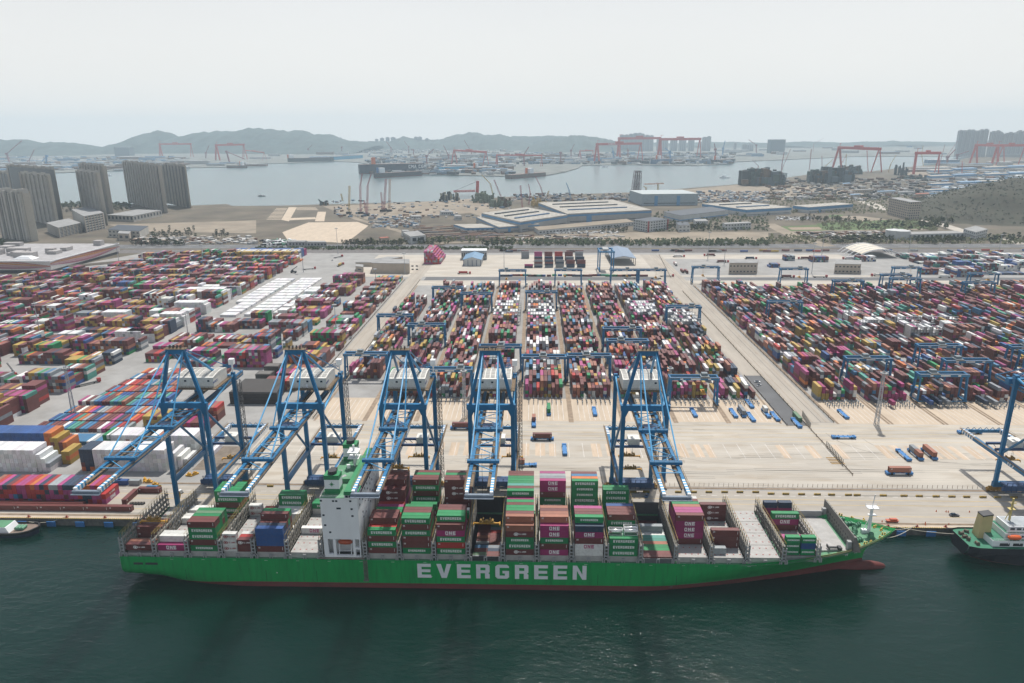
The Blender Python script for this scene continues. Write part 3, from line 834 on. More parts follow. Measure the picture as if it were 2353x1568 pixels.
for a, b_ in ((-176.8, -172.6), (-171.5, -166)):
    m.box(a, b_, SHIPC - HB - .06, SHIPC - HB + .3, 10.2, 11.3)
m.build('mooring_port', DARK, parent=SHIP)
for cx, strokes in ((136.5, ((0, 0, 0, 2), (.8, 0, .8, 2), (-.4, 1.4, 1.3, 1.7), (-.3, .6, 1.2, .9))), (141.2, ((0, 0, .4, 2), (-.6, 1.2, 1, 1.3), (.3, .9, 1.1, 0)))):
    X0 = cx; m = MB()
    for (a, b_, c_, d_) in strokes:
        yy = lambda q: SHIPC - (HB * (1 - ((q - 90) / (162.5 - 90)) ** 2.45)) - .12
        m.bar((X0 + a, yy(X0 + a), 14.2 + b_), (X0 + c_, yy(X0 + c_), 14.2 + d_), .16)
    m.build('bow_name', SHLET, parent=SHIP)

# decks
m = MB()
m.box(-182.3, 96, SHIPC - HB + .1, SHIPC - HB + 2.3, 13.2, 13.7)
m.box(-182.3, 96, SHIPC + HB - 2.3, SHIPC + HB - .1, 13.2, 13.7)
m.build('side_deck', DECKG, parent=SHIP)
m = MB(); near_, far_ = [], []
for i in range(34):
    X = 96 + i * 2.0; 
    if X > 163: break
    zt = ztop(X); w = (zt / 19) ** 1.15; Xf = lerp(45, 98, min(1, w * 1.05)); q = lerp(1.28, 2.7, w); Xs = 164.4
    hb = HB * (1 - max(0, (X - Xf) / (Xs - Xf)) ** q) - .25
    near_.append((X, SHIPC - hb, zt - 1.3)); far_.append((X, SHIPC + hb, zt - 1.3))
for i in range(len(near_) - 1): m.quad([near_[i], near_[i + 1], far_[i + 1], far_[i]])
m.build('foredeck', DECKG, parent=SHIP)
for L_, s_ in ((near_, 1), (far_, -1)):
    m = MB()
    for i in range(len(L_) - 1):
        if L_[i][0] < 118: continue
        a, b_ = Vector(L_[i]), Vector(L_[i + 1])
        dy = .5 if s_ < 0 else 1.0
        m.bar(a + Vector((0, s_ * dy, .5)), b_ + Vector((0, s_ * dy, .5)), .08, 1.0)
        m.bar(a + Vector((0, s_ * (dy + .5), 0)), a + Vector((0, s_ * (dy + .1), 1.0)), .18)
    m.build('bulwark', CREAM, parent=SHIP)

LB = [-181.3, -166.9, -152.3, -137.4, -122.7, -107.8, -92.9, -73.4, -58.4, -43.3, -28.4, -13.3, 1.5, 16.5, 31.5, 46.3, 61.4, 76.5, 91.8, 107.5, 122.8]
NY0, NY1 = SHIPC - HB + 1.3, SHIPC + HB - 1.3
def hb_at(X, z): 
    w = (z / 19) ** 1.15; Xf = lerp(45, 98, min(1, w * 1.05)); q = lerp(1.28, 2.7, w)
    return HB * (1 - max(0, (X - Xf) / (164.4 - Xf)) ** q)
def lashing(X, zt, y0, y1, solid=False, zb=13.7):
    m = MB()
    for dx in (-.55, .55):
        for i in range(int((y1 - y0) / 2.5) + 1):
            y = y0 + i * 2.5
            m.box(X + dx - .11, X + dx + .11, y - .13, y + .13, zb, zt)
        for z in np.arange(16.6, zt + .1, 2.62):
            m.box(X + dx - .12, X + dx + .12, y0, y1, z - .14, z + .14)
    for z in np.arange(16.8, zt + .1, 2.62):
        m.box(X - .43, X + .43, y0, y1, z - .04, z + .05)
    for i in range(int((y1 - y0) / 5)):
        y = y0 + i * 5
        for z in (16.6, 19.2, 21.8):
            if z + 2.3 < zt: m.bar((X + .72, y, z), (X + .72, y + 5, z + 2.4), .14)
    o = m.build('lashing_bridge', LASH, parent=SHIP)
    m = MB()                                                        # pierced end pillar on the water side
    m.box(X - 1.0, X - .55, y0 - .75, y0 - .45, 13.7, zt - 1); m.box(X + .55, X + 1.0, y0 - .75, y0 - .45, 13.7, zt - 1)
    for z in np.arange(15.2, zt - 1, 1.7): m.box(X - .55, X + .55, y0 - .75, y0 - .45, z - .25, z + .25)
    m.box(X - 1.7, X + 1.7, y0 - .75, y0 - .45, 15.4, 15.9); m.box(X - 1.8, X - 1.3, y0 - .75, y0 - .45, 13.7, 15.4); m.box(X + 1.3, X + 1.8, y0 - .75, y0 - .45, 13.7, 15.4)
    put('pillar', m.mesh('pillar', GREY), o)
    m = MB()
    for dx in (-.6, .6):
        for z in (1.1, .6): m.box(X + dx - .03, X + dx + .03, y0, y1, zt + z - .03, zt + z + .03)
        for i in range(int((y1 - y0) / 2.5) + 1): m.box(X + dx - .03, X + dx + .03, y0 + i * 2.5 - .03, y0 + i * 2.5 + .03, zt, zt + 1.1)
    put('handrail', m.mesh('handrail', mat('worn yellow rail', (.36, .26, .06), .7, vary=.3, scale=1)), o)
for i, X in enumerate(LB):
    zt = 24.2 if i < 16 else (24 if i < 19 else 22.6)
    inset = max(0, HB - hb_at(X, 17.0)) if X > 95 else 0
    lashing(X, zt, NY0 + inset, NY1 - inset)
# mid-bay arches along the ship's side
for i in range(20):
    if i in (6,): continue
    X = (LB[i] + LB[i + 1]) / 2
    if X > 104: continue
    m = MB(); y = NY0 - .4
    m.box(X - .75, X + .75, y - .15, y + .15, 15.2, 15.8); m.box(X - .75, X - .35, y - .15, y + .15, 13.7, 15.2); m.box(X + .35, X + .75, y - .15, y + .15, 13.7, 15.2)
    m.build('stanchion', GREY, parent=SHIP)

BASE = 16.45
names = {}
for i in range(20):
    k = i - 6
    names[i] = (f"{['', 'first', 'second', 'third', 'fourth', 'fifth', 'sixth'][-k]} bay behind deckhouse" if k < 0 else
                f"{['', 'first', 'second', 'third', 'fourth', 'fifth', 'sixth', 'seventh', 'eighth', 'ninth', 'tenth', 'eleventh', 'twelfth', 'thirteenth', 'fourteenth'][k]} bay ahead of deckhouse")
ORD = ['first', 'second', 'third', 'fourth', 'fifth', 'sixth', 'seventh', 'eighth', 'ninth', 'tenth', 'eleventh', 'twelfth', 'thirteenth', 'fourteenth', 'fifteenth', 'sixteenth', 'seventeenth']
def ry(r): return SHIPC - HB + 2.75 + r * 2.49
# (first row, number of rows, colours from the deck up)
BAYS = {
 0: [(0, 1, 'T'), (1, 1, 'C'), (4, 3, 'BB')],
 1: [(0, 1, 'O'), (1, 1, 'WW'), (2, 1, 'WW'), (9, 2, 'W'), (12, 2, 'W')],
 2: [(0, 1, 'EBEEB'), (1, 1, 'EBEEB'), (2, 1, 'EBEEE'), (3, 1, 'EBEBg'), (4, 1, 'EBEEE'), (11, 1, 'TEBEE'), (12, 1, 'WEBEE'), (13, 2, 'WEBEE')],
 4: [(0, 1, 'BUUU'), (1, 1, 'BUUN'), (2, 1, 'BUUB'), (3, 1, 'BUUEB'), (4, 1, 'BUBBE'), (6, 1, 'W'), (9, 3, 'ww'), (12, 2, 'wwEE')],
 5: [(6, 1, 'w'), (13, 2, 'WE')],
 7: [(0, 1, 'BEBE'), (1, 1, 'BEBR'), (2, 3, 'BEBEB'), (5, 1, 'BEBR'), (6, 2, 'BEBE'), (8, 1, 'BEBM'), (9, 1, 'BEBR'), (10, 2, 'BEBMTT'), (12, 2, 'BEBMTTB'), (14, 2, 'BEBMBBB')],
 8: [(0, 1, 'EBBEBE'), (1, 1, 'EBBEBE'), (2, 2, 'EBBEBB'), (4, 1, 'EBBEBE'), (9, 1, 'BBBE'), (12, 2, 'BBBEBEB'), (14, 1, 'BBBEBEE'), (15, 1, 'BBBEBEB')],
 9: [(0, 1, 'EREOB'), (1, 1, 'EREOBE'), (2, 1, 'EREOBE'), (3, 2, 'EREOBB'), (8, 1, 'BBE'), (9, 1, 'BBW'), (12, 2, 'BBBBTTB'), (14, 1, 'BBBBTTE'), (15, 1, 'BBBBTTB')],
 11: [(0, 1, 'TEETC'), (1, 1, 'TEETBC'), (2, 1, 'TEETBB'), (3, 2, 'TEETBE'), (5, 1, 'TEETBB'), (6, 1, 'TEETBE'), (7, 1, 'TEETBO'), (8, 1, 'TEETBBE'), (9, 1, 'TEETBBB'), (10, 1, 'TEETBBt'), (11, 3, 'TEETBBE'), (14, 2, 'TEETBBB')],
 12: [(0, 1, 'OBEOO'), (1, 2, 'OBEOOC'), (3, 1, 'OBEOOB'), (4, 1, 'OBEOOC'), (12, 1, 'OBEEBOOM'[:3] + 'EBOO'), (13, 1, 'OBEEBOS'), (14, 1, 'OBEEBOG'), (15, 1, 'OBEEBOM')],
 13: [(0, 1, 'WwBON'), (1, 1, 'WwBONE'), (2, 2, 'WwBONB'), (4, 1, 'WwBONM'), (12, 1, 'EEEEEEE'), (13, 1, 'EEEEEEK'), (14, 1, 'EEEEEEk'), (15, 1, 'EEEEEEB')],
 14: [(0, 1, 'EEE'), (4, 1, 'EEEEB'), (5, 2, 'EEEEB'), (7, 1, 'EEEEU'), (13, 2, 'EEEEE')],
 16: [(4, 1, 'BOOOB'), (5, 2, 'BOOOM'), (7, 1, 'BOOOC'), (8, 1, 'BOOOE'), (9, 1, 'BOOOB'), (10, 1, 'BOOOW')],
 17: [(3, 1, 'BBB'), (12, 1, 'TTT')],
 18: [],
 19: [(2, 1, 'CM'), (3, 1, 'CM'), (9, 1, 'BOE')],
}
for b_, rows in BAYS.items():
    X = (LB[b_] + LB[b_ + 1]) / 2
    hts = {}
    for r0, n, cs in rows:
        for r in range(r0, r0 + n): hts[r] = cs
    for r, cs in hts.items():
        prev = len(hts.get(r - 1, ''))
        for t, c in enumerate(cs):
            if t >= prev or t == len(cs) - 1:
                nm = CNAME[c]
                container(X, ry(r), BASE + t * CH, c, f"{nm} container, {ORD[t]} tier, {ORD[r]} row from waterside, {names[b_]}", 'containers stacked on the green ship')
            else:
                mass(X, ry(r), BASE + t * CH, c, 12.19, 'x', CH)
def c20(X, r, t, c, txt, let=None): container(X, ry(r), BASE + t * CH, c, txt, 'containers stacked on the green ship', L=20, let=let)
for r, t, dx, c, w in ((0, 0, -3.3, 'W', 'lowest of three'), (0, 1, -3.3, 'W', 'middle of three'), (0, 2, -3.1, 'W', 'topmost of three')):
    c20((LB[3] + LB[4]) / 2 + dx, r, t, c, f'short white container, {w} stacked waterside, third bay behind deckhouse', let=('V', 2))
c20((LB[3] + LB[4]) / 2 + 3.2, 0, 0, 'B', 'short maroon container, lower of two waterside, third bay behind deckhouse')
c20((LB[3] + LB[4]) / 2 + 3.2, 0, 1, 'T', 'short dark lettered container, upper of two waterside, third bay behind deckhouse')
c20((LB[3] + LB[4]) / 2 + 3.2, 1, 1, 'R', 'short red container just behind the lettered one, third bay behind deckhouse')
c20((LB[3] + LB[4]) / 2 + 3.2, 2, 1, 'W', 'short white container behind the red one, third bay behind deckhouse')
for r, t, w in ((12, 0, 'lower'), (12, 1, 'upper')):
    c20((LB[3] + LB[4]) / 2 - 3.2, r, t, 'W', f'short white container, {w} of two near the quay, third bay behind deckhouse', let=('V', 2))
c20((LB[3] + LB[4]) / 2 + 3.2, 13, 0, 'R', 'single short red container near the quay, third bay behind deckhouse')
bx = (LB[17] + LB[18]) / 2
c20(bx - 3.6, 1, 0, 'G', 'short grey container alone on the hatch, eleventh bay ahead of deckhouse')
bx = (LB[19] + LB[20]) / 2
for dx, cs, w in ((-3.3, 'EEE', 'sternward'), (3.4, 'EUE', 'bow side')):
    for t, c in enumerate(cs): c20(bx + dx, 1, t, c, f"short {CNAME[c]} container, {ORD[t]} tier of {w} waterside stack, foremost laden bay")
for dx, c, w in ((-3.6, 'N', 'sternward'), (3.2, 'N', 'bow side')):
    c20(bx + dx, 13, 2, c, f'short navy container, {w} of two near the quay, foremost laden bay')
    mass(bx + dx, ry(13), BASE, 'O', 6.06, 'x', CH); mass(bx + dx, ry(13), BASE + CH, 'O', 6.06, 'x', CH)

# tank containers in the eighth bay ahead
bx = (LB[14] + LB[15]) / 2
for dx, r, t, w in ((-3.3, 1, 3, 'sternward one'), (3.3, 1, 3, 'bow side one'), (3.5, 2, 3, 'rear one')):
    T_ = empty('tank_container', (bx + dx, ry(r), BASE + t * CH), label=f'silver tank container on green containers, {w} of three', cat='tank container', group='tank containers on the ship')
    m = MB(); m.cyl((-2.8, 0, 1.35), (2.8, 0, 1.35), 1.08, 14); o = m.build('tank', mat('polished tank', (.62, .63, .62), .25, metal=.7), parent=T_)
    for p_ in o.data.polygons: p_.use_smooth = True
    m = MB()
    for sx in (-3.0, 2.85):
        for sy in (-1.2, 1.05): m.box(sx, sx + .15, sy, sy + .15, 0, 2.6)
        m.box(sx, sx + .15, -1.2, 1.2, 0, .15); m.box(sx, sx + .15, -1.2, 1.2, 2.45, 2.6)
    for sy in (-1.2, 1.05): m.box(-3, 3, sy, sy + .15, 0, .15); m.box(-3, 3, sy, sy + .15, 2.45, 2.6)
    m.build('frame', WHITE, parent=T_)
for r in (1, 2):
    for t in range(3): mass(bx, ry(r), BASE + t * CH, 'E', 12.19, 'x', CH)

# hatch covers, each in panels
for i in range(20):
    if i in (6, 10, 15): continue
    X0, X1 = LB[i] + 1.1, LB[i + 1] - 1.1
    ins = max(0, HB - hb_at(X1, 17.0)) if X1 > 95 else 0
    ya, yb = NY0 + .2 + ins, NY1 - .2 - ins
    zc = 16.3 if i < 19 else 16.0
    if i == 0: zc = 15.0
    n = 4
    for k in range(n):
        a = ya + (yb - ya) * k / n; b_ = ya + (yb - ya) * (k + 1) / n
        m = MB(); m.box(X0, X1, a + .12, b_ - .12, 13.6, zc)
        for j in range(5):
            for jj in (0, 1):
                yy = lerp(a, b_, .25 + .5 * jj); xx = lerp(X0, X1, .08 + .21 * j); m.box(xx - .3, xx + .3, yy - .25, yy + .25, zc, zc + .1, 1)
        m.build('hatch_cover', HATCH, mat('red lashing sockets', (.34, .09, .08), .7), parent=SHIP)
# last bay and forward deckwork
X0, X1 = LB[20] + 1.1, 137.6
m = MB(); ya, yb = SHIPC - 13.5, SHIPC + 14.5
m.box(X0, X1, ya, yb, 14, 16.3); m.build('hatch_cover', HATCH, parent=SHIP)
m = MB(); m.box(X0, X1, yb + .3, yb + .9, 14, 19.4); m.build('bulkhead', GREY, parent=SHIP)
# open holds
for i in (10, 15):
    X0, X1 = LB[i] + .9, LB[i + 1] - .9
    m = MB()
    m.box(X0 - .3, X0, NY0, NY1, 2, 16.2); m.box(X1, X1 + .3, NY0, NY1, 2, 16.2)
    m.box(X0 - .3, X1 + .3, NY0 - .3, NY0, 2, 15.8); m.box(X0 - .3, X1 + .3, NY1, NY1 + .3, 2, 22 if i == 10 else 20)
    m.box(X0 - .3, X1 + .3, NY0 - .3, NY1 + .3, 1.5, 2)
    for k in range(16):
        for xx in (X0 + .02, X1 - .22): m.box(xx, xx + .2, ry(k) - 1.35, ry(k) - 1.15, 2, 16)
    m.build('cargo_hold', DARK if i == 10 else mat('dark grey hold', (.10, .105, .11), .7), parent=SHIP)
    X = (X0 + X1) / 2
    if i == 10:
        for r in range(16):
            for dx in (-3.1, 3.1):
                for t in range((4 if r < 3 else 3 if r < 7 else 2)): mass(X + dx, ry(r), 2.1 + t * 2.7, 'RSgNBBkBNSBCBBBB'[(r + int(dx > 0) * 3) % 16], 6.06, 'x', 2.7)
    else:
        cols = 'BBEECttWG'
        for r in range(16):
            k = 5 if r < 9 else 3
            for t in range(k): mass(X, ry(r), 2.1 + t * 2.85, cols[r] if r < 9 else 'B', 12.19, 'x', 2.85)
        container(X - .8, ry(8), 16.4, 'G', 'grey flat-lidded container across the half filled open hold', 'containers stacked on the green ship')
    m = MB()
    for z in (17.2, 16.7): m.box(X0, X1, NY0 - .35, NY0 - .3, z - .03, z + .03)
    m.build('coaming_rail', LASH, parent=SHIP)

# deckhouse
DH = put('deckhouse', MB().box(-91.3, -75.2, SHIPC - HB + .8, SHIPC + HB - .6, 23.6, 43.4).mesh('deckhouse', SHIPW), SHIP)
m = MB(); yn = SHIPC - HB + .8
for a, b_ in ((-91.3, -89.4), (-87.2, -86.0), (-78.5, -77.5), (-75.6, -75.2)): m.box(a, b_, yn, yn + 1.2, 13.7, 23.6)
m.box(-77.5, -75.6, yn, yn + 1.2, 18.6, 19.6); m.box(-89.4, -87.2, yn, yn + 1.2, 13.7, 16.2); m.box(-86.0, -78.5, yn, yn + 1.2, 13.7, 15.6); m.box(-77.5, -75.6, yn, yn + 1.2, 13.7, 15.2)
m.box(-91.3, -75.2, yn + 5.5, SHIPC + HB - .6, 13.7, 23.6)
for a in (-91.3, -75.6): m.box(a, a + .4, yn + 1.2, yn + 5.5, 13.7, 23.6)
put('lower_storey', m.mesh('lower storey', SHIPW), DH)
def sidewin(o, lst, yface, s=.55):
    for x, z in lst:
        w_ = MB().box(x - s / 2 - .2, x + s / 2 + .2, yface - .05, yface + .05, z - s * .75, z + s * .75)
        put('window', w_.mesh('window', GLASS), o)
sidewin(DH, [(-91.4 + (x - 2010) / 21.2, 16.3 + (625 - y) / 18.0) for x, y in ((2022, 158), (2034, 283), (2041, 370), (2082, 432), (2290, 160), (2297, 228), (2300, 288), (2133, 160), (2162, 160), (2168, 223), (2188, 223))], yn)
for i in range(8):
    for z in (41.5, 38.6, 35.7, 32.8, 29.9):
        if random.random() < .6:
            y = 273 + i * 4.7 + random.uniform(-.6, .6)
            w_ = MB().box(-75.25, -75.1, y - .35, y + .35, z - .5, z + .4); put('window', w_.mesh('window', GLASS), DH)
m = MB().box(-91.2, -75.3, SHIPC - HB + .9, SHIPC + HB - .7, 43.4, 43.55)
m.box(-87, -80, 283, 298, 43.55, 45.6); m.box(-86.5, -80.5, 299, 308, 43.55, 44.9)
put('roof_deck', m.mesh('roof deck', DECKG), DH)
m = MB()
m.box(-80.4, -74.4, SHIPC - HB + .1, SHIPC + HB, 43.55, 46.4, 0); put('wheelhouse', m.mesh('wheelhouse', SHIPW), DH)
m = MB()
m.box(-80.5, -74.3, SHIPC - HB, SHIPC + HB + .1, 46.4, 47.1); m.box(-80.6, -74.2, SHIPC - HB - .05, SHIPC - HB + .35, 45.4, 46.4)
m.box(-80.2, -76.8, SHIPC - HB + 1, SHIPC + HB - 1, 47.1, 47.15)
put('bridge_roof', m.mesh('bridge roof', BRIGHTG), DH)
for k in range(4): put('bridge_window', MB().box(-80 + k * 1.45, -78.8 + k * 1.45, SHIPC - HB - .02, SHIPC - HB + .2, 44.2, 45.25).mesh('bridge window', GLASS), DH)
for k in range(16): put('bridge_window', MB().box(-74.45, -74.3, 270 + k * 2.5, 271.9 + k * 2.5, 44.3, 45.5).mesh('bridge window', GLASS), DH)
m = MB()
for y0, y1 in ((268.8, 268.85),):
    pass
for z in (44.0, 44.5):
    m.box(-91.2, -80.6, yn + .1, yn + .16, z, z + .06); m.box(-91.2, -91.14, yn + .1, 311, z, z + .06)
for i in range(10): m.box(-91.2, -91.14, yn + .1 + i * 4.5, yn + .16 + i * 4.5, 43.5, 44.5)
put('handrail', m.mesh('handrail', WHITE), DH)
def funnel(y):
    F_ = MB().box(-90.0, -83.6, y - 2.4, y + 2.6, 43.5, 51.8).mesh('funnel', SHIPW)
    F_o = put('funnel', F_, SHIP)
    m = MB(); m.box(-90.06, -83.54, y - 2.46, y + 2.66, 50.1, 52.1); m.box(-90.06, -83.54, y - 2.46, y + 2.66, 43.5, 45.8)
    put('funnel_band', m.mesh('funnel band', BRIGHTG), F_o)
    m = MB(); m.cyl((-86.8, y, 51.5), (-86.8, y, 53.6), 1.9, 14); m.box(-88.2, -85.4, y + 2.0, y + 3.2, 52, 53.4)
    put('exhaust', m.mesh('exhaust', DARK), F_o)
    m = MB(); 
    pts = []
    for k in range(16):
        r = (1.5 if k % 4 == 0 else 1.05) if k % 2 == 0 else .42; t = math.pi / 2 + k * math.pi / 8
        pts.append((-86.8 + r * math.cos(t), y - 2.5, 48.0 + r * math.sin(t)))
    for k in range(16): m.quad([(-86.8, y - 2.5, 48.0), pts[k], pts[(k + 1) % 16]])
    put('star_emblem', m.mesh('star emblem', BRIGHTG), F_o)
funnel(275.6); funnel(307.2)
m = MB()
m.bar((-82.5, 296, 45), (-82.5, 296, 56), .8); m.bar((-82.5, 296, 45), (-80.5, 299, 53), .3); m.bar((-82.5, 296, 45), (-80.5, 293, 53), .3)
for z in (50, 53): m.box(-85, -80, 293.5, 298.5, z, z + .2)
m.box(-84.3, -80.7, 295.8, 296.2, 54.4, 54.8)
for y in (291, 301): m.cyl((-84, y, 47), (-84, y, 48.6), .8, 10)
put('radar_mast', m.mesh('radar mast', WHITE), SHIP)
m = MB(); m.cyl((-87, 283, 43.6), (-84.2, 286.5, 44.2), 1.8, 12); m.box(-89, -84, 289, 292, 43.5, 45.4)
put('ventilator', m.mesh('ventilator', GREY), SHIP)
# lifeboat in its niche
m = MB(); N_ = 10; secs = [(-3.4, .15), (-2.9, .8), (-1.8, 1.2), (0, 1.3), (1.8, 1.2), (2.9, .8), (3.4, .15)]
for x, r in secs:
    for k in range(N_):
        t = 2 * math.pi * k / N_; m.v.append((-82.3 + x, yn + 2.1 + r * math.cos(t), 21.2 + r * 1.05 * math.sin(t)))
for i in range(len(secs) - 1):
    for k in range(N_):
        a = i * N_ + k; b_ = i * N_ + (k + 1) % N_; m.f.append((a, b_, b_ + N_, a + N_)); m.m.append(0)
put('lifeboat', m.mesh('lifeboat', mat('lifeboat orange', (.42, .07, .02), .5)), SHIP)
m = MB()
for x in (-85, -79.6): m.bar((x, yn + .6, 15.8), (x, yn + 2.2, 23.4), .3); m.bar((x, yn + 3.6, 15.8), (x, yn + 2.2, 23.4), .2)
m.box(-85, -79.6, yn + .6, yn + .8, 17.6, 17.8)
put('davit', m.mesh('davit', WHITE), SHIP)
# foredeck: breakwater, mast, winches, bollards
m = MB(); m.box(139.2, 139.7, SHIPC - 13, SHIPC + 19, 16, 23.6)
m.hexa([(139.2, SHIPC - 14.5, 16), (142.8, SHIPC - 14.5, 16), (142.8, SHIPC - 13, 16), (139.2, SHIPC - 13, 16), (139.2, SHIPC - 14.5, 23.4), (140.2, SHIPC - 14.5, 23.4), (140.2, SHIPC - 13, 23.4), (139.2, SHIPC - 13, 23.4)])
o = m.build('breakwater', mat('breakwater grey', (.17, .165, .15), .7, vary=.2, scale=.5, dirt=.4), parent=SHIP)
m = MB()
for i in range(15): m.hexa([(139.7, SHIPC - 12.5 + i * 2.15, 16.2), (142.2, SHIPC - 12.5 + i * 2.15, 16.2), (142.2, SHIPC - 12.2 + i * 2.15, 16.2), (139.7, SHIPC - 12.2 + i * 2.15, 16.2), (139.7, SHIPC - 12.5 + i * 2.15, 23.4), (140.1, SHIPC - 12.5 + i * 2.15, 23.4), (140.1, SHIPC - 12.2 + i * 2.15, 23.4), (139.7, SHIPC - 12.2 + i * 2.15, 23.4)])
put('rib', m.mesh('rib', DARK), o)
m = MB()
for i in range(12):
    for z in (17.5, 19.5): m.box(139.1, 139.22, SHIPC - 11 + i * 2.4, SHIPC - 10.5 + i * 2.4, z, z + .9)
put('opening', m.mesh('opening', DARK), o)
MX, MY = 152.2, 290.0
m = MB(); m.cyl((MX, MY, 17), (MX, MY, 30), .85, 12, .6); m.cyl((MX, MY, 30), (MX + .5, MY, 36.5), .18, 6)
m.box(MX - 2.4, MX + 2.6, MY - 1.6, MY + 1.6, 30, 30.3); m.box(MX - 1.2, MX + 2.2, MY - 1, MY + 1, 26.2, 26.4)
for dx in (-2.3, 2.5):
    for dy in (-1.5, 1.5): m.box(MX + dx - .05, MX + dx + .05, MY + dy - .05, MY + dy + .05, 30, 31.2)
for z in (30.7, 31.2): m.box(MX - 2.4, MX + 2.6, MY - 1.6, MY - 1.52, z, z + .07); m.box(MX - 2.4, MX + 2.6, MY + 1.52, MY + 1.6, z, z + .07)
m.bar((MX - 3.2, MY, 17.2), (MX - .4, MY, 25), .25); m.box(MX - 3.3, MX - 1.1, MY - .9, MY + .9, 17.2, 19)
m.build('foremast', WHITE, parent=SHIP)
def winch(x, y, rz, mt):
    m = MB(); m.cyl((-1.4, 0, 1), (1.4, 0, 1), .75, 12); m.cyl((-1.6, 0, 1), (-1.4, 0, 1), 1.15, 12); m.cyl((1.4, 0, 1), (1.6, 0, 1), 1.15, 12); m.cyl((0, 0, 1), (.15, 0, 1), 1.1, 12)
    m.box(-2.2, 2.2, -.9, .9, 0, .3); m.box(1.7, 2.6, -.7, .7, .3, 1.5)
    put('winch', m.mesh('winch', mt), SHIP, (x, y, ztop(x) - 1.3), rz)
WG = mat('winch green', (.10, .26, .16), .6, vary=.3, scale=1)
for x, y, r in ((144.5, 283, .4), (144.5, 287.5, 1.2), (146.5, 291, 1.3), (145.5, 296.5, .2), (143.5, 301, .1), (149, 295, .6), (151.5, 285.6, 1.2)): winch(x, y, r, WG)
for k, (x, y) in enumerate(((147, 281), (149.4, 281.6), (143.6, 279.2), (155.4, 285), (158, 288), (156.8, 294), (153.6, 298.6), (150, 302), (146, 305.4), (143.8, 306.8), (158.6, 291.5), (154.6, 300.2))):
    m = MB(); m.cyl((-.5, 0, 0), (-.5, 0, 1.1), .32, 8); m.cyl((.5, 0, 0), (.5, 0, 1.1), .32, 8); m.box(-1, 1, -.4, .4, 0, .12)
    put('bollard', m.mesh('bollard', mat('bollard yellow', (.5, .36, .08), .6)), SHIP, (x, y, ztop(x) - 1.3), k * .7)
m = MB(); m.box(129, 134, 277, 278, 17, 17.6); m.box(129, 129.4, 276, 279, 17, 18.2); m.box(133, 134.5, 275.4, 277.6, 17, 18.3)
m.build('gangway_gear', DARK, parent=SHIP)
m = MB(); m.box(137.2, 139, 276.6, 278.4, 16, 20.6); m.box(137.2, 139, 305, 306.6, 16, 20.6); m.build('ventilator', GREY, parent=SHIP)
# pilot ladder and accommodation ladder at the side
m = MB()
for k in range(22): m.box(-74.2, -72.6, SHIPC - HB - .5, SHIPC - HB - .1, 4.2 + k * .45, 4.26 + k * .45)
m.box(-74.3, -74.2, SHIPC - HB - .45, SHIPC - HB - .15, 4, 14); m.box(-72.6, -72.5, SHIPC - HB - .45, SHIPC - HB - .15, 4, 14); m.box(-74.6, -72.2, SHIPC - HB - 1.2, SHIPC - HB - .1, 4, 4.2)
m.box(-94, -74, SHIPC - HB + .1, SHIPC - HB + .7, 14.2, 14.8)
m.build('gangway', LASH, parent=SHIP)
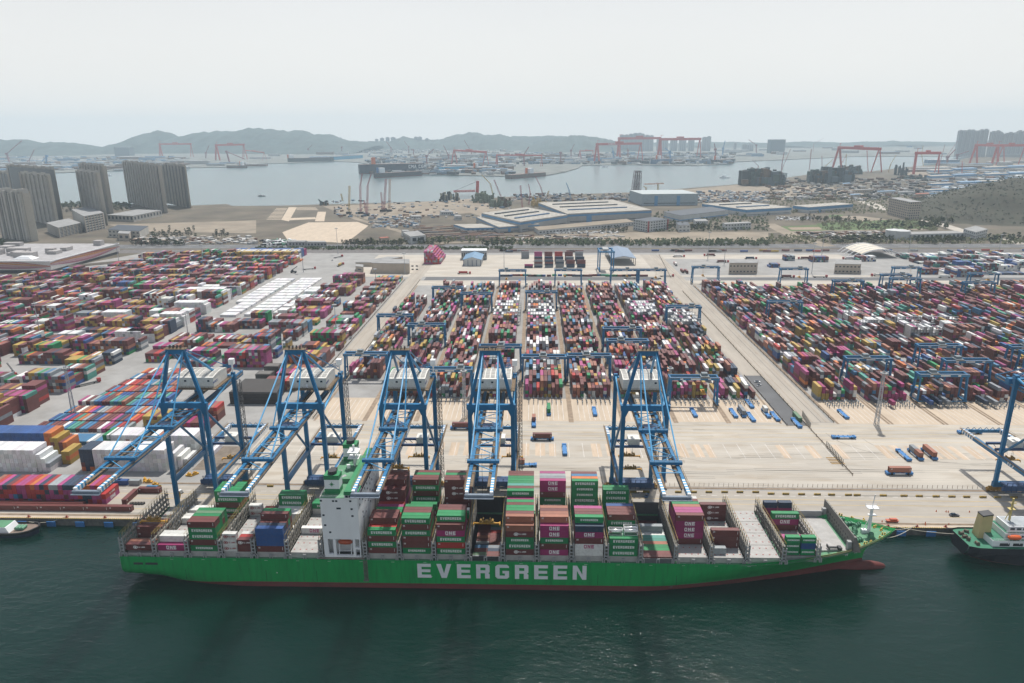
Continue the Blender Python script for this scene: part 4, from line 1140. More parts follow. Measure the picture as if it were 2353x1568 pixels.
# ------------------------------------------------------------------ ship-to-shore cranes
CY, CZ = 337.8, 4.2
FY, RY = 320.2 - CY, 355.4 - CY
def z_(z): return z - CZ
def make_sts(x):
    T_ = empty('quay_crane', (x, CY, CZ))
    def P(name, m, *mats, parent=T_): return put(name, m.mesh(name.replace('_', ' '), *(mats or (BLUE,))), parent)
    legs = []
    for sx in (-1, 1):
        m = MB(); m.bar((sx * 10.6, FY, z_(8)), (sx * 10.4, FY, z_(64)), 1.7, 2.0); legs.append(P('leg', m))
        m = MB(); m.bar((sx * 10.6, RY, z_(8)), (sx * 10.5, RY, z_(70.5)), 1.5, 2.0); P('leg', m)
    m = MB(); m.box(-11.8, 11.8, FY - 1.0, FY + 1.0, z_(64), z_(66.8)); m.bar((-10.5, FY, z_(60)), (-8.4, FY, z_(64.6)), 1.4); m.bar((10.5, FY, z_(60)), (8.4, FY, z_(64.6)), 1.4); P('portal_beam', m)
    m = MB(); m.box(-11.8, 11.8, RY - .9, RY + .9, z_(66.5), z_(69)); P('portal_beam', m)
    for y in (FY, RY):
        m = MB(); m.box(-12, 12, y - .9, y + .9, z_(7.0), z_(9.8)); sb = P('sill_beam', m)
        m = MB()
        for sx in (-1, 1):
            for k in range(4):
                cx = sx * 9.6 + (k - 1.5) * 2.6
                m.box(cx - 1.15, cx + 1.15, y - .75, y + .75, .9, 2.1)
                m.cyl((cx - .6, y - .5, .5), (cx - .6, y + .5, .5), .45, 8); m.cyl((cx + .6, y - .5, .5), (cx + .6, y + .5, .5), .45, 8)
            m.box(sx * 9.6 - 4, sx * 9.6 + 4, y - .5, y + .5, 2.1, 2.9)
        put('bogie', m.mesh('bogie', mat('bogie ochre', (.36, .20, .03), .6, vary=.3, scale=1, dirt=.5)), sb)
    for sx in (-1, 1):
        m = MB(); m.box(sx * 10.6 - .75, sx * 10.6 + .75, FY, z_(0) * 0 + 53, z_(23.2), z_(25.6)); g = P('lower_girder', m)
        m = MB()
        for k in range(5): m.box(sx * 10.6 - .8, sx * 10.6 + .8, 41.5 + k * 2.3, 42.6 + k * 2.3, z_(23.15), z_(25.65))
        put('warning_stripes', m.mesh('warning stripes', WHITE), g)
        m = MB(); m.box(sx * 12 - .5, sx * 12 + .5, FY, 53, z_(25.7), z_(25.8))
        for z in (26.3, 26.8): m.box(sx * 12.4, sx * 12.46, FY, 53, z_(z), z_(z) + .06)
        put('walkway', m.mesh('walkway', RUSTY), g)
        m = MB(); m.cyl((sx * 10.5, FY + .6, z_(61.5)), (sx * 10.5, RY - .6, z_(27)), .62, 10); P('diagonal_brace', m)
        m = MB(); m.cyl((sx * 10.5, FY + .6, z_(62)), (sx * 10.5, RY - .6, z_(69)), .6, 10, mi=0); P('diagonal_brace', m, LBLUE)
    m = MB(); m.box(-10.6, 10.6, 51.6, 52.8, z_(23.5), z_(25.2))
    for k in range(6): m.bar((-10.6 + k * 3.53, 51.2, z_(25.2)), (-8.8 + k * 3.53, 51.2, z_(27)), .25); m.bar((-8.8 + k * 3.53, 51.2, z_(27)), (-7.07 + k * 3.53, 51.2, z_(25.2)), .25)
    P('end_truss', m)
    # boom
    for sx in (-1, 1):
        m = MB(); m.box(sx * 4.7 - .65, sx * 4.7 + .65, 253 - CY, 326 - CY, z_(60.6), z_(62.9)); m.box(sx * 4.7 - .65, sx * 4.7 + .65, 326.2 - CY, 380 - CY, z_(60.6), z_(63.1))
        g = P('boom_girder', m)
        m = MB(); m.box(sx * 4.7 - .6, sx * 4.7 + .6, 240.5 - CY, 253 - CY, z_(60.7), z_(62.7)); put('boom_tip', m.mesh('boom tip', WHITE), g)
        m = MB()
        for k in range(6): m.box(sx * 4.7 - .64, sx * 4.7 + .64, 241.6 + k * 2.1 - CY, 242.65 + k * 2.1 - CY, z_(60.66), z_(62.74))
        put('warning_stripes', m.mesh('tip stripes', LBLUE), g)
        m = MB(); m.box(sx * 3.4 - .55, sx * 3.4 + .55, 246 - CY, 376 - CY, z_(62.0), z_(62.12))
        for z in (62.7, 63.2): m.box(sx * 6.0, sx * 6.07, 243 - CY, 378 - CY, z_(z), z_(z) + .07)
        for k in range(28): m.box(sx * 6.0, sx * 6.07, 243 + k * 5 - CY, 243.07 + k * 5 - CY, z_(61.8), z_(63.2))
        m.box(sx * 5.75 - .3, sx * 5.75 + .3, 243 - CY, 378 - CY, z_(61.9), z_(62.0))
        put('walkway', m.mesh('boom walkway', RUSTY), g)
        m = MB(); m.box(sx * 2.9 - .25, sx * 2.9 + .25, 246 - CY, 376 - CY, z_(61.2), z_(61.6)); put('cable_tray', m.mesh('cable tray', DARK), g)
        if sx == 1:
            l = put('lettering', text_mb('QQCTN', 10.5, 1.7, .05, gap=1.2).mesh('crane lettering', WHITE), g, (sx * 4.7 + .68, 292 - CY, z_(61.7)), math.pi / 2)
    m = MB()
    ys = [257, 264.5, 272, 280, 288, 296.5, 304, 312, 319]
    for i, y in enumerate(ys):
        m.bar((-4.7, y - CY, z_(63.0)), (4.7, y - CY, z_(63.0)), .3)
        if i < len(ys) - 1:
            a, b_ = (-4.7, 4.7) if i % 2 else (4.7, -4.7)
            m.bar((a, y - CY, z_(63.05)), (b_, ys[i + 1] - CY, z_(63.05)), .28)
    P('boom_bracing', m, LBLUE)
    for y in (264.5, 296.8, 325):
        m = MB(); m.box(-6.6, 6.6, y - 1 - CY, y + .8 - CY, z_(63.2), z_(64.4)); c_ = P('cross_beam', m)
        m = MB()
        for z in (65, 65.6): m.box(-7, 7, y - 1.7 - CY, y - 1.6 - CY, z_(z), z_(z) + .08); m.box(-7, 7, y + 1.5 - CY, y + 1.6 - CY, z_(z), z_(z) + .08)
        for k in range(8): m.box(-7 + k * 2, -6.92 + k * 2, y - 1.7 - CY, y - 1.6 - CY, z_(64.4), z_(65.6))
        put('platform', m.mesh('platform', RUSTY), c_)
    m = MB(); m.box(-5.4, 5.4, 239.6 - CY, 240.8 - CY, z_(60.6), z_(61.9)); m.box(-5.6, 5.6, 238.6 - CY, 240 - CY, z_(60.6), z_(60.8))
    for k in range(7): m.box(-5.4 + k * 1.8, -5.3 + k * 1.8, 238.7 - CY, 238.8 - CY, z_(60.8), z_(62.2))
    m.box(-5.4, 5.4, 238.7 - CY, 238.78 - CY, z_(62.1), z_(62.2)); P('tip_platform', m, mat('tip platform steel', (.16, .20, .25), .6))
    # A-frame
    for sx in (-1, 1):
        m = MB(); m.bar((sx * 10.2, FY, z_(66.5)), (sx * 3.7, FY, z_(94)), 1.5, 1.5); P('mast_leg', m)
        m = MB(); m.cyl((sx * 3.5, FY + .5, z_(93)), (sx * 6.5, RY - 5, z_(70)), .62, 10); P('back_leg', m, LBLUE if sx > 0 else BLUE)
        m = MB(); m.cyl((sx * 4.6, FY + .6, z_(93.5)), (sx * 4.9, 378 - CY, z_(63.4)), .28, 6); P('back_stay', m)
        m = MB(); m.cyl((sx * 3.6, FY - .6, z_(93)), (sx * 5.2, 264.5 - CY, z_(64.2)), .34, 6); P('fore_stay', m, LBLUE)
        m = MB(); m.cyl((sx * 3.6, FY - .6, z_(92.6)), (sx * 5.2, 296.8 - CY, z_(64.2)), .34, 6); P('fore_stay', m, LBLUE)
    m = MB(); m.box(-4.6, 4.6, FY - .9, FY + .9, z_(91.8), z_(94.4)); a_ = P('apex_beam', m)
    m = MB()
    for k in (-2.6, -.9, .9, 2.6): m.cyl((k - .2, FY, z_(95.3)), (k + .2, FY, z_(95.3)), .9, 10)
    put('sheaves', m.mesh('sheaves', DARK), a_)
    m = MB(); m.box(-5.4, 5.4, FY - 1.8, FY + 1.8, z_(94.4), z_(94.5))
    for sy in (-1.8, 1.8):
        for z in (95, 95.6): m.box(-5.4, 5.4, FY + sy - .04, FY + sy + .04, z_(z), z_(z) + .08)
        for k in range(7): m.box(-5.4 + k * 1.78, -5.3 + k * 1.78, FY + sy - .04, FY + sy + .04, z_(94.4), z_(95.6))
    put('platform', m.mesh('apex platform', RUSTY), a_)
    # machinery house
    hy0, hy1 = 334.5 - CY, 351 - CY
    m = MB(); m.box(-9.3, 9.3, hy0, hy1, z_(69.2), z_(74.6)); H_ = P('machinery_house', m, DWHITE)
    m = MB(); seg = 8
    for i in range(seg):
        t0, t1 = i / seg, (i + 1) / seg
        f = lambda t: z_(74.6) + 1.1 * math.sin(math.pi * t)
        m.quad([(-9.4, lerp(hy0, hy1, t0), f(t0)), (9.4, lerp(hy0, hy1, t0), f(t0)), (9.4, lerp(hy0, hy1, t1), f(t1)), (-9.4, lerp(hy0, hy1, t1), f(t1))])
    for sx in (-9.4, 9.4): m.quad([(sx, lerp(hy0, hy1, i / seg), z_(74.6) + 1.1 * math.sin(math.pi * i / seg)) for i in range(seg + 1)])
    put('roof', m.mesh('house roof', DWHITE), H_)
    m = MB()
    for i in range(7):
        for t0, t1 in ((.08, .28), (.33, .6), (.65, .9)):
            f = lambda t: z_(74.68) + 1.1 * math.sin(math.pi * t)
            x0 = -8.9 + i * 2.6
            m.quad([(x0, lerp(hy0, hy1, t0), f(t0) + .04), (x0 + 2.1, lerp(hy0, hy1, t0), f(t0) + .04), (x0 + 2.1, lerp(hy0, hy1, t1), f(t1) + .04), (x0, lerp(hy0, hy1, t1), f(t1) + .04)])
    put('roof_panel', m.mesh('roof panel', mat('grey roof panel', (.34, .335, .31), .6, vary=.2)), H_)
    for x0 in (-5.6, -.8, 6.3): put('window', MB().box(x0, x0 + 1.1, hy0 - .08, hy0 + .05, z_(72.4), z_(73.3)).mesh('house window', GLASS), H_)
    put('door', MB().box(-1.2, -.2, hy0 - .1, hy0 + .05, z_(69.3), z_(71.4)).mesh('house door', WHITE), H_)
    m = MB(); m.box(9.9, 10.0, hy0 + 3, hy1 - 2, 0, 0.01) if False else None
    gm = MB(); gm.ext(text_mb('GQCC', 5.2, .9, .04))
    put('lettering', gm.mesh('house lettering', mat('house lettering blue', (.03, .07, .25), .6)), H_, (9.34, -1, z_(72)), math.pi / 2)
    m = MB(); m.box(-10.4, 11.2, hy0 - 1.6, hy1 + 1, z_(68.6), z_(69.1))
    for z in (69.9, 70.4): m.box(-10.4, 11.2, hy0 - 1.6, hy0 - 1.5, z_(z), z_(z) + .08); m.box(11.1, 11.2, hy0, hy1, z_(z), z_(z) + .08)
    for k in range(12): m.box(-10.4 + k * 1.96, -10.3 + k * 1.96, hy0 - 1.6, hy0 - 1.5, z_(69), z_(70.4))
    put('platform', m.mesh('house platform', RUSTY), H_)
    m = MB()
    for k in range(9): m.box(9.6, 10.6, hy0 + 1 + k * 1.7, hy0 + 1.8 + k * 1.7, z_(68.2), z_(69.0))
    put('cable_brackets', m.mesh('cable brackets', YELLOW), H_)
    # rear tower with stairs and the white cabinet
    m = MB(); m.lattice((12.8, RY, z_(8)), (12.8, RY, z_(66)), 2.2, .22, 26); P('stair_tower', m, mat('stair tower steel', (.10, .10, .10), .7, vary=.4, scale=2))
    m = MB(); m.box(9.2, 11.8, RY - 1.3, RY + 1.3, z_(75), z_(78)); m.bar((10.5, RY, z_(70)), (10.5, RY, z_(75)), .7); P('cabinet', m, WHITE)
    m = MB(); m.box(-10, 2, RY + 6, RY + 9, z_(63.5), z_(66.5)); m.cyl((-6, RY + 7, z_(66.5)), (-6, RY + 7, z_(68.5)), 1.2, 10); m.lattice((-9, RY + 6, z_(66)), (8, RY + 6, z_(73)), 1.6, .25, 6); P('hoist_gear', m)
    # sea-side trolley and lower trolley
    m = MB(); m.box(-4, 4, 300 - CY, 308 - CY, z_(61.3), z_(61.9)); m.box(-3, 3, 301 - CY, 306 - CY, z_(61.9), z_(63.0)); m.box(-1.3, 1.3, 308 - CY, 310.5 - CY, z_(57.5), z_(60.5)); P('trolley', m, mat('dark blue trolley', (.01, .05, .14), .5))
    m = MB(); m.box(-10.6, 10.6, 360 - CY, 361.2 - CY, z_(25.8), z_(27)); m.box(-10.6, 10.6, 368 - CY, 369.2 - CY, z_(25.8), z_(27))
    for k in range(6): m.bar((-10 + k * 3.4, 368.6 - CY, z_(25.8)), (-8.3 + k * 3.4, 368.6 - CY, z_(24)), .25)
    lt = P('lower_trolley', m, mat('dark blue trolley', (.01, .05, .14), .5))
    put('cabin', MB().box(-1.5, 4.8, 361.5 - CY, 367.8 - CY, z_(26.2), z_(30.4)).mesh('trolley cabin', DWHITE), lt)
    # landing platform between the legs
    m = MB()
    m.box(-10, 10, RY - 8, RY - 2.5, z_(10.5), z_(11.2))
    for k in range(8):
        m.box(-9.8 + k * 2.75, -9.5 + k * 2.75, RY - 8.2, RY - 8, z_(7.5), z_(10.5)); m.box(-9.8 + k * 2.75, -9.5 + k * 2.75, RY - 8.2, RY - 8, z_(11.2), z_(13))
    m.box(-10, 10, RY - 8.2, RY - 8, z_(12.8), z_(13)); m.box(-10, 10, RY - 8.2, RY - 8, z_(7.6), z_(7.9)); m.box(-11.5, 11.5, RY - 8, RY - 6.8, z_(8.2), z_(10.5))
    P('landing_platform', m, mat('dark blue trolley', (.01, .05, .14), .5))
    m = MB(); m.cyl((-11.6, FY + 3, z_(14)), (-11.2, FY + 3, z_(14)), 2.2, 14); P('cable_reel', m, YELLOW)
    return T_
STSX = [-171.6, -113.9, -63.8, -20.6, 53.6, 260.6]
STSL = ['blue quay crane over the ship stern, nearest the stacks of white containers', 'blue quay crane beside the black low building, just astern of the deckhouse',
        'blue quay crane whose boom reaches across the ship right beside the white deckhouse', 'blue quay crane standing before the middle blocks, boom over the open hold',
        'blue quay crane farthest toward the bow, boom tip over the fifth-from-last bay', 'blue quay crane standing alone at the picture edge behind the black-hulled tanker']
CR = make_sts(STSX[0]); index_kids(CR)
CR['label'] = STSL[0]; CR['category'] = 'quay crane'; CR['group'] = 'blue quay cranes along the berth'
for x, lb in zip(STSX[1:], STSL[1:]):
    c_ = copy_tree(CR); c_.location.x = x; c_['label'] = lb
LAST_STS = c_
put('number', text_mb('117', 5.2, 1.7, .05, gap=1.2).mesh('crane number', WHITE), LAST_STS, (-11.36, 8, z_(24.4)), -math.pi / 2)

# spreaders
SPM = mat('spreader yellow', (.55, .27, .015), .55, vary=.2, scale=1, dirt=.55, dirtcol=(.12, .07, .03))
def make_spreader():
    T_ = empty('spreader')
    m = MB(); m.box(-6.0, 6.0, -.35, .35, .3, .9); m.box(-6.05, -5.6, -1.2, 1.2, .1, .8); m.box(5.6, 6.05, -1.2, 1.2, .1, .8); put('beam', m.mesh('spreader beam', SPM), T_)
    m = MB(); m.box(-2.0, 2.0, -.9, .9, .9, 1.5)
    for sx in (-1.7, 1.3): m.box(sx, sx + .5, -.7, .7, 1.5, 3.1)
    for x in (-2.6, 2.6): m.cyl((x, -.8, 1.9), (x, .8, 1.9), .55, 10)
    m.box(-.7, .7, -.6, .6, 1.5, 2.2); m.box(-3.4, 3.4, -.5, .5, .85, 1.1)
    put('headblock', m.mesh('headblock', mat('headblock', (.30, .17, .02), .6, vary=.4, scale=2, dirt=.5, dirtcol=(.04, .03, .03))), T_)
    m = MB()
    for sx in (-6.1, 5.95):
        for sy in (-1.2, 1.05): m.box(sx, sx + .15, sy, sy + .15, -.5, .4)
    put('flipper', m.mesh('flipper', YELLOW), T_)
    return T_
SPR = make_spreader(); index_kids(SPR)
mb3 = (LB[10] + LB[11]) / 2
spots = [((-173.6, ry(5) - .2, BASE + 6.0), 'on the maroon containers at the ship stern', 0), ((mb3 + .2, 278, 26.5), 'hanging low over the open black hold', 0),
         ((-66, 309.5, 37.2), 'above the maroon stack behind the deckhouse', 0), ((53.6, 318.0, 9), 'at the quay edge beyond the half filled hold', 0), ((-20.6, 317, 10), 'at the quay edge beyond the black hold', 0),
         ((-115, 366, 15), 'lower one under the second crane', 0), ((-118, 372, 22), 'upper one under the second crane', 0), ((-65, 366, 16), 'under the third crane between its legs', 0),
         ((-12, 366, 16.5), 'under the fourth crane by its rear leg', 0), ((53.6, 366, 17.5), 'upper one under the bow-side crane', 0), ((53.6, 359, 13), 'lower one under the bow-side crane', 0), ((262, 366, 17), 'under the crane at the picture edge', 0), ((-172, 366, 14), 'under the crane nearest the white stacks', 0)]
for i, (p, t, rz) in enumerate(spots):
    o = SPR if i == 0 else copy_tree(SPR)
    o.location = p; o.rotation_euler.z = rz
    tag(o, 'yellow spreader ' + t, 'spreader', 'yellow spreaders of the quay cranes')
    if p[2] > 14 and i not in (0,):
        top = 61 if p[1] < 315 else 26
        m = MB()
        for dx in (-1.6, 1.6):
            for dy in (-.5, .5): m.bar((p[0] + dx, p[1] + dy, p[2] + 2.2), (p[0] + dx, p[1] + dy, top), .07)
        c_ = m.build('hoist_rope', DARK); tag(c_, 'four thin ropes holding the yellow spreader ' + t, 'ropes', 'hoist ropes of the quay cranes')

# ------------------------------------------------------------------ yard gantry cranes
def make_asc(span, h=22.5):
    T_ = empty('yard_gantry_crane')
    for sx in (0, 1):
        x = sx * span; ins = .9 if sx == 0 else -.9
        for sy in (-1, 1):
            m = MB(); m.bar((x, sy * 4.4, 2), (x + ins * .6, sy * 2.9, h - 3), 1.1, 1.5); put('leg', m.mesh('yard crane leg', BLUE), T_)
        m = MB(); m.box(x - .6, x + .6, -6, 6, 1.2, 2.4); m.bar((x, -4, 9), (x, 4, 9), .5); sb = put('sill_beam', m.mesh('yard sill', BLUE), T_)
        m = MB()
        for sy in (-4.8, -3.4, 3.4, 4.8): m.cyl((x - .35, sy, .5), (x + .35, sy, .5), .5, 8); m.box(x - .5, x + .5, sy - .6, sy + .6, .7, 1.3)
        put('bogie', m.mesh('yard bogie', mat('bogie ochre', (.36, .20, .03))), sb)
    for sy in (-1, 1):
        m = MB(); m.box(-.9, span + .9, sy * 3.1 - .55, sy * 3.1 + .55, h - 3.2, h - 1.2); g = put('girder', m.mesh('yard girder', BLUE), T_)
        m = MB()
        m.box(-.9, span + .9, sy * 4.3 - .35, sy * 4.3 + .35, h - 1.2, h - 1.1); m.box(-.9, span + .9, sy * 4.6 - .04, sy * 4.6 + .04, h - .2, h - .1)
        for k in range(9): m.box(-.9 + k * span / 8, -.8 + k * span / 8, sy * 4.6 - .04, sy * 4.6 + .04, h - 1.1, h - .1)
        put('walkway', m.mesh('yard walkway', RUSTY), g)
        if sy == -1:
            for q0, q1 in ((.2, .26), (.42, .62), (.78, .84)): put('number_plate', MB().box(span * q0, span * q1, -3.72, -3.66, h - 2.7, h - 1.8).mesh('number plate', WHITE), g)
    m = MB(); m.box(-.6, .6, -3.6, 3.6, h - 3.1, h - 1.4); m.box(span - .6, span + .6, -3.6, 3.6, h - 3.1, h - 1.4); put('end_beam', m.mesh('yard end beam', BLUE), T_)
    m = MB(); m.box(span + .6, span + 2.4, -2, 2, 1.5, 4.5); m.box(-.5, .9, -2.2, 2.2, 2.4, 5); put('cabinet', m.mesh('yard cabinet', DWHITE), T_)
    return T_
def make_trolley():
    m = MB(); m.box(-3, 3, -3.6, 3.6, -1.1, -.6); m.box(-2, 2.2, -1.2, 2.4, -.6, 1.2)
    t = m.mesh('yard trolley', mat('trolley machinery', (.15, .20, .24), .6, vary=.5, scale=1.5, dirt=.6, dirtcol=(.3, .2, .05)))
    m = MB(); m.box(-1.25, 1.25, -5, 5, 0, .6); m.box(-.8, .8, -1.4, 1.4, .6, 2)
    for sx in (-.7, .7):
        for sy in (-.8, .8): m.bar((sx, sy, 2), (sx, sy, 12), .07)
    s_ = m.mesh('yard spreader', SPM)
    return t, s_
TR_ME, YS_ME = make_trolley()
ASC = make_asc(33.6); index_kids(ASC)
ASCP = []
def lane_of(x):
    c_ = LANES + RLANES
    return min(c_, key=lambda q: abs(q - x))
al = [('M2', 1620, 395), ('M2', 1890, 450), ('M2', 1120, 650), ('M2', 1390, 735), ('M2', 815, 1000), ('M2', 1640, 1140), ('M2', 2025, 930), ('M3', 80, 1025), ('M3', 470, 1015), ('M3', 815, 770), ('M3', 855, 880), ('M3', 1420, 570),
      ('M3', 1400, 1215), ('M3', 140, 435), ('M3', 405, 235), ('M3', 920, 235), ('M3', 1190, 235), ('M2', 2245, 240), ('M3', 1685, 210), ('M4', 10, 525), ('M4', 650, 335), ('M4', 1355, 925), ('M4', 1580, 1060), ('M4', 680, 1040), ('M4', 1330, 1185), ('M4', 1890, 350), ('M4', 2210, 935),
      ('M4', 1120, 280), ('M4', 1240, 315), ('M4', 1250, 215), ('M4', 20, 225), ('M4', 2245, 985), ('M4', 1780, 270)]
vis = {0: 'far block row second from the road', 1: 'standing'}
for i, (k, x, y) in enumerate(al):
    g = G(k, x, y, 25.5)
    lx = lane_of(g.x); ly = g.y
    o = ASC if i == 0 else copy_tree(ASC)
    o.location = (lx - .2, ly, 4.15)
    tx = random.uniform(8, 26)
    t = put('trolley', TR_ME, o, (tx, 0, 22.5)); put('spreader', YS_ME, o, (tx, 0, random.choice((9, 10, 12))))
    if i > 18: put('tie_beam', MB().box(0, 33.6, -6.4, -6, 1.6, 2.2).mesh('tie beam', BLUE), o) if i in (24,) else None
    ASCP.append((o, lx, ly))
allx = LANES + RLANES
for o, lx, ly in ASCP:
    k = allx.index(lx)
    same = sorted([q[2] for q in ASCP if q[1] == lx]); n = len(same); j = same.index(ly)
    where = f"{ORD[k]} block of the middle yard" if k < 9 else f"{ORD[k - 9]} block beyond the wide lane"
    pos = 'the only one' if n == 1 else ('nearest the water' if j == 0 else 'farthest inland' if j == n - 1 else 'the one between')
    tag(o, f"blue yard gantry crane, {pos}, {where}", 'gantry crane', 'blue gantry cranes over the container blocks')
# tracks
b = MB()
for x0 in LANES + RLANES:
    for x in (x0 - .2, x0 + 33.4):
        b.box(x - .85, x + .85, 447, 893, 4.06, 4.10); b.box(x - .08, x + .08, 447, 893, 4.1, 4.24)
tag(b.build('yard_crane_track', RAILB), kind='structure')
# reefer racks
RK = mat('rack steel', (.24, .26, .28), .6)
ri = 0
for k, bays in rack_bays.items():
    for (x0, y) in bays:
        T_ = empty('reefer_rack', (x0 + 2, y - .6, 4.06), label=f"grey steel reefer rack, {ORD[[q[1] for q in bays].index(y)]} from the water in {ORD[k % 100]} {'middle' if k < 100 else 'outer'} block", cat='rack', group='steel reefer racks between container rows')
        m = MB()
        for i in range(11): m.box(i * 2.8 - .1, i * 2.8 + .1, -.5, .5, 0, 13.4)
        put('posts', m.mesh('rack posts', RK), T_)
        for t in range(1, 6): put('deck', MB().box(-.2, 28.2, -.6, .6, t * 2.65 - .12, t * 2.65 + .1).mesh('rack deck', RK), T_)
# vehicle stands at the water end of every block
sm = MB()
for sx in (-1.75, 1.75):
    for k in range(4):
        sm.box(sx - .16, sx + .16, k * 3.6 - .2, k * 3.6 + .2, 0, 1.6); sm.box(sx - .3, sx + .3, k * 3.6 - .5, k * 3.6 + .5, 1.5, 2.3)
    sm.box(sx - .1, sx + .1, 0, 11, .9, 1.1)
STAND = sm.mesh('vehicle stand', mat('stand grey blue', (.16, .19, .22), .6, vary=.3, scale=1))
for k, x0 in enumerate(LANES + RLANES[:7]):
    if k == 0: continue
    for j in range(4):
        x = x0 + 7 + j * 6.6
        o = put('vehicle_stand', STAND, None, (x, 480 if k < 9 else 476, 4.07))
        tag(o, f"low grey double rail stand, {ORD[j]} of four before the {ORD[k if k < 9 else k - 9]} {'middle' if k < 9 else 'outer'} block", 'stand', 'vehicle stands at the block ends')

# ------------------------------------------------------------------ driverless transporters
AB = mat('transporter blue', (.03, .17, .42), .5, vary=.15, scale=.8)
def make_agv():
    T_ = empty('transporter')
    m = MB(); m.box(-7.2, 7.2, -1.4, 1.4, .75, 1.35); m.box(-7.4, -6.4, -1.45, 1.45, .4, 1.75); m.box(6.4, 7.4, -1.45, 1.45, .4, 1.75); put('chassis', m.mesh('transporter chassis', AB), T_)
    m = MB()
    for x in (-5.8, -3, 0, 3, 5.8):
        for y in (-1.25, .95): m.box(x - .35, x + .35, y, y + .3, 1.35, 1.75)
    put('load_guides', m.mesh('load guides', LBLUE), T_)
    wm = MB().cyl((0, -.3, 0), (0, .3, 0), .72, 12).mesh('transporter wheel', BLACK)
    for x in (-4.6, 4.6):
        for y in (-1.25, 1.25): put('wheel', wm, T_, (x, y, .75))
    for s_ in (-1, 1):
        m = MB(); y0, y1 = sorted((s_ * 1.41, s_ * 1.47)); m.box(-2.9, 2.9, y0, y1, .55, 1.3); put('side_panel', m.mesh('side panel', WHITE), T_)
    return T_
AGV = make_agv(); index_kids(AGV)
agl = [('L3', 335, 245, 90, 'E', 'carrying one green container before the fifth block'), ('L3', 198, 350, 90, 'b', 'carrying a short brown container beyond the fourth crane'), ('L3', 275, 500, 0, 'B', 'carrying a maroon container on the open apron mid berth'),
       ('L3', 480, 600, 90, '', 'empty, alone on the pale apron mid berth'), ('L3', 755, 250, 90, '', 'empty, leaving the stands of the sixth block'), ('L3', 1665, 260, 90, '', 'empty, before the block beside the wide gantry leg'),
       ('L3', 110, 740, 0, 'b', 'carrying a short brown container by the fourth crane foot'), ('L3', 2030, 265, 90, '', 'empty, first in the row of four by the work yard'), ('L3', 2105, 262, 90, 'S', 'carrying two slate containers in the row of four'),
       ('L3', 2190, 300, 90, '', 'empty, last in the row of four by the work yard'), ('L3', 2178, 180, 90, '', 'empty, parked behind the row of four'), ('L4', 65, 295, 90, '', 'empty, on the dark work yard edge'), ('L4', 262, 355, 90, '', 'empty, beside the green container on the dark work yard'),
       ('L4', 695, 485, 0, '', 'empty, broadside beyond the wide lane'), ('L4', 690, 275, 90, '', 'empty, before the first outer block'), ('L4', 1245, 650, 90, '', 'empty, beside two loaded ones on the bow-side apron'), ('L4', 1355, 645, 90, 'SC', 'carrying one slate and one salmon container'),
       ('L4', 1480, 640, 90, 'C', 'carrying one salmon brown container lengthwise'), ('L4', 1203, 815, 0, 'C', 'carrying a salmon brown container broadside near the fence'), ('L4', 1850, 440, 0, '', 'empty, broadside behind the edge crane girder'),
       ('L2', 1885, 400, 0, 'B', 'carrying a maroon container behind the fourth crane leg'), ('M3', 2330, 1560, 90, 'w', 'carrying a short white container inside the work yard')]
for i, (k, x, y, rz, load, txt) in enumerate(agl):
    g = G(k, x, y, 4.8); o = AGV if i == 0 else copy_tree(AGV)
    o.location = (g.x, g.y, 4.07); o.rotation_euler.z = math.radians(rz)
    tag(o, 'blue flat transporter, ' + txt, 'transporter', 'driverless blue transporters')
    r = math.radians(rz)
    if load in ('B', 'C', 'E'): container(g.x, g.y, 5.85, load, f"{CNAME[load]} container riding the transporter that is {txt.split(' ', 1)[0]} {'lengthwise' if rz else 'broadside'}, " + {'E': 'fifth block', 'B': 'mid berth' if k == 'L3' else 'fourth crane leg', 'C': 'near the fence' if not rz else 'bow-side apron'}[load], 'containers riding on transporters', rz=r, let=('B', 0) if load != 'E' else ('E', 0))
    elif load == 'b': container(g.x - (2.8 if not rz else 0), g.y + (3 if rz else 0), 5.85, 'C', f"short salmon container riding a transporter {'by the fourth crane foot' if not rz else 'beyond the fourth crane'}", 'containers riding on transporters', L=20, rz=r)
    elif load == 'w': container(g.x, g.y + 3, 5.85, 'W', 'short white container riding the transporter in the work yard', 'containers riding on transporters', L=20, rz=r)
    elif load in ('S', 'SC'):
        for q, (dy, c_) in enumerate(((3.1, 'S'), (-3.1, 'S' if load == 'S' else 'C'))): container(g.x, g.y + dy, 5.85, c_, f"short {CNAME[c_]} container, {'rear' if q == 0 else 'front'} half load of a transporter {'by the work yard' if load == 'S' else 'on the bow-side apron'}", 'containers riding on transporters', L=20, rz=r)
# containers waiting on stands in the outer blocks
for (k, x, y, c, t) in (('L4', 965, 150, 'N', 'navy container on the stands of the second outer block'), ('L4', 1460, 165, 'U', 'blue container on the stands of the third outer block'), ('L4', 1540, 165, 'N', 'navy container, middle of three on the third outer block stands'), ('L4', 1615, 165, 'S', 'slate container on the third outer block stands'),
                        ('L4', 1960, 165, 'N', 'navy container on the fourth outer block stands, waterside one'), ('L4', 2050, 170, 'S', 'slate container on the fourth outer block stands'), ('L4', 1135, 185, 'O', 'short magenta container on the second outer block stands'), ('L4', 270, 290, 'g', 'dull green container on the dark work yard ground')):
    g = G(k, x, y, 6); container(g.x, g.y, 6.4 if c != 'g' else 4.08, c, t, 'containers waiting near the stands', L=20 if c == 'O' else 40, rz=math.pi / 2, let=('B', 0) if c != 'O' else ('T', 2))
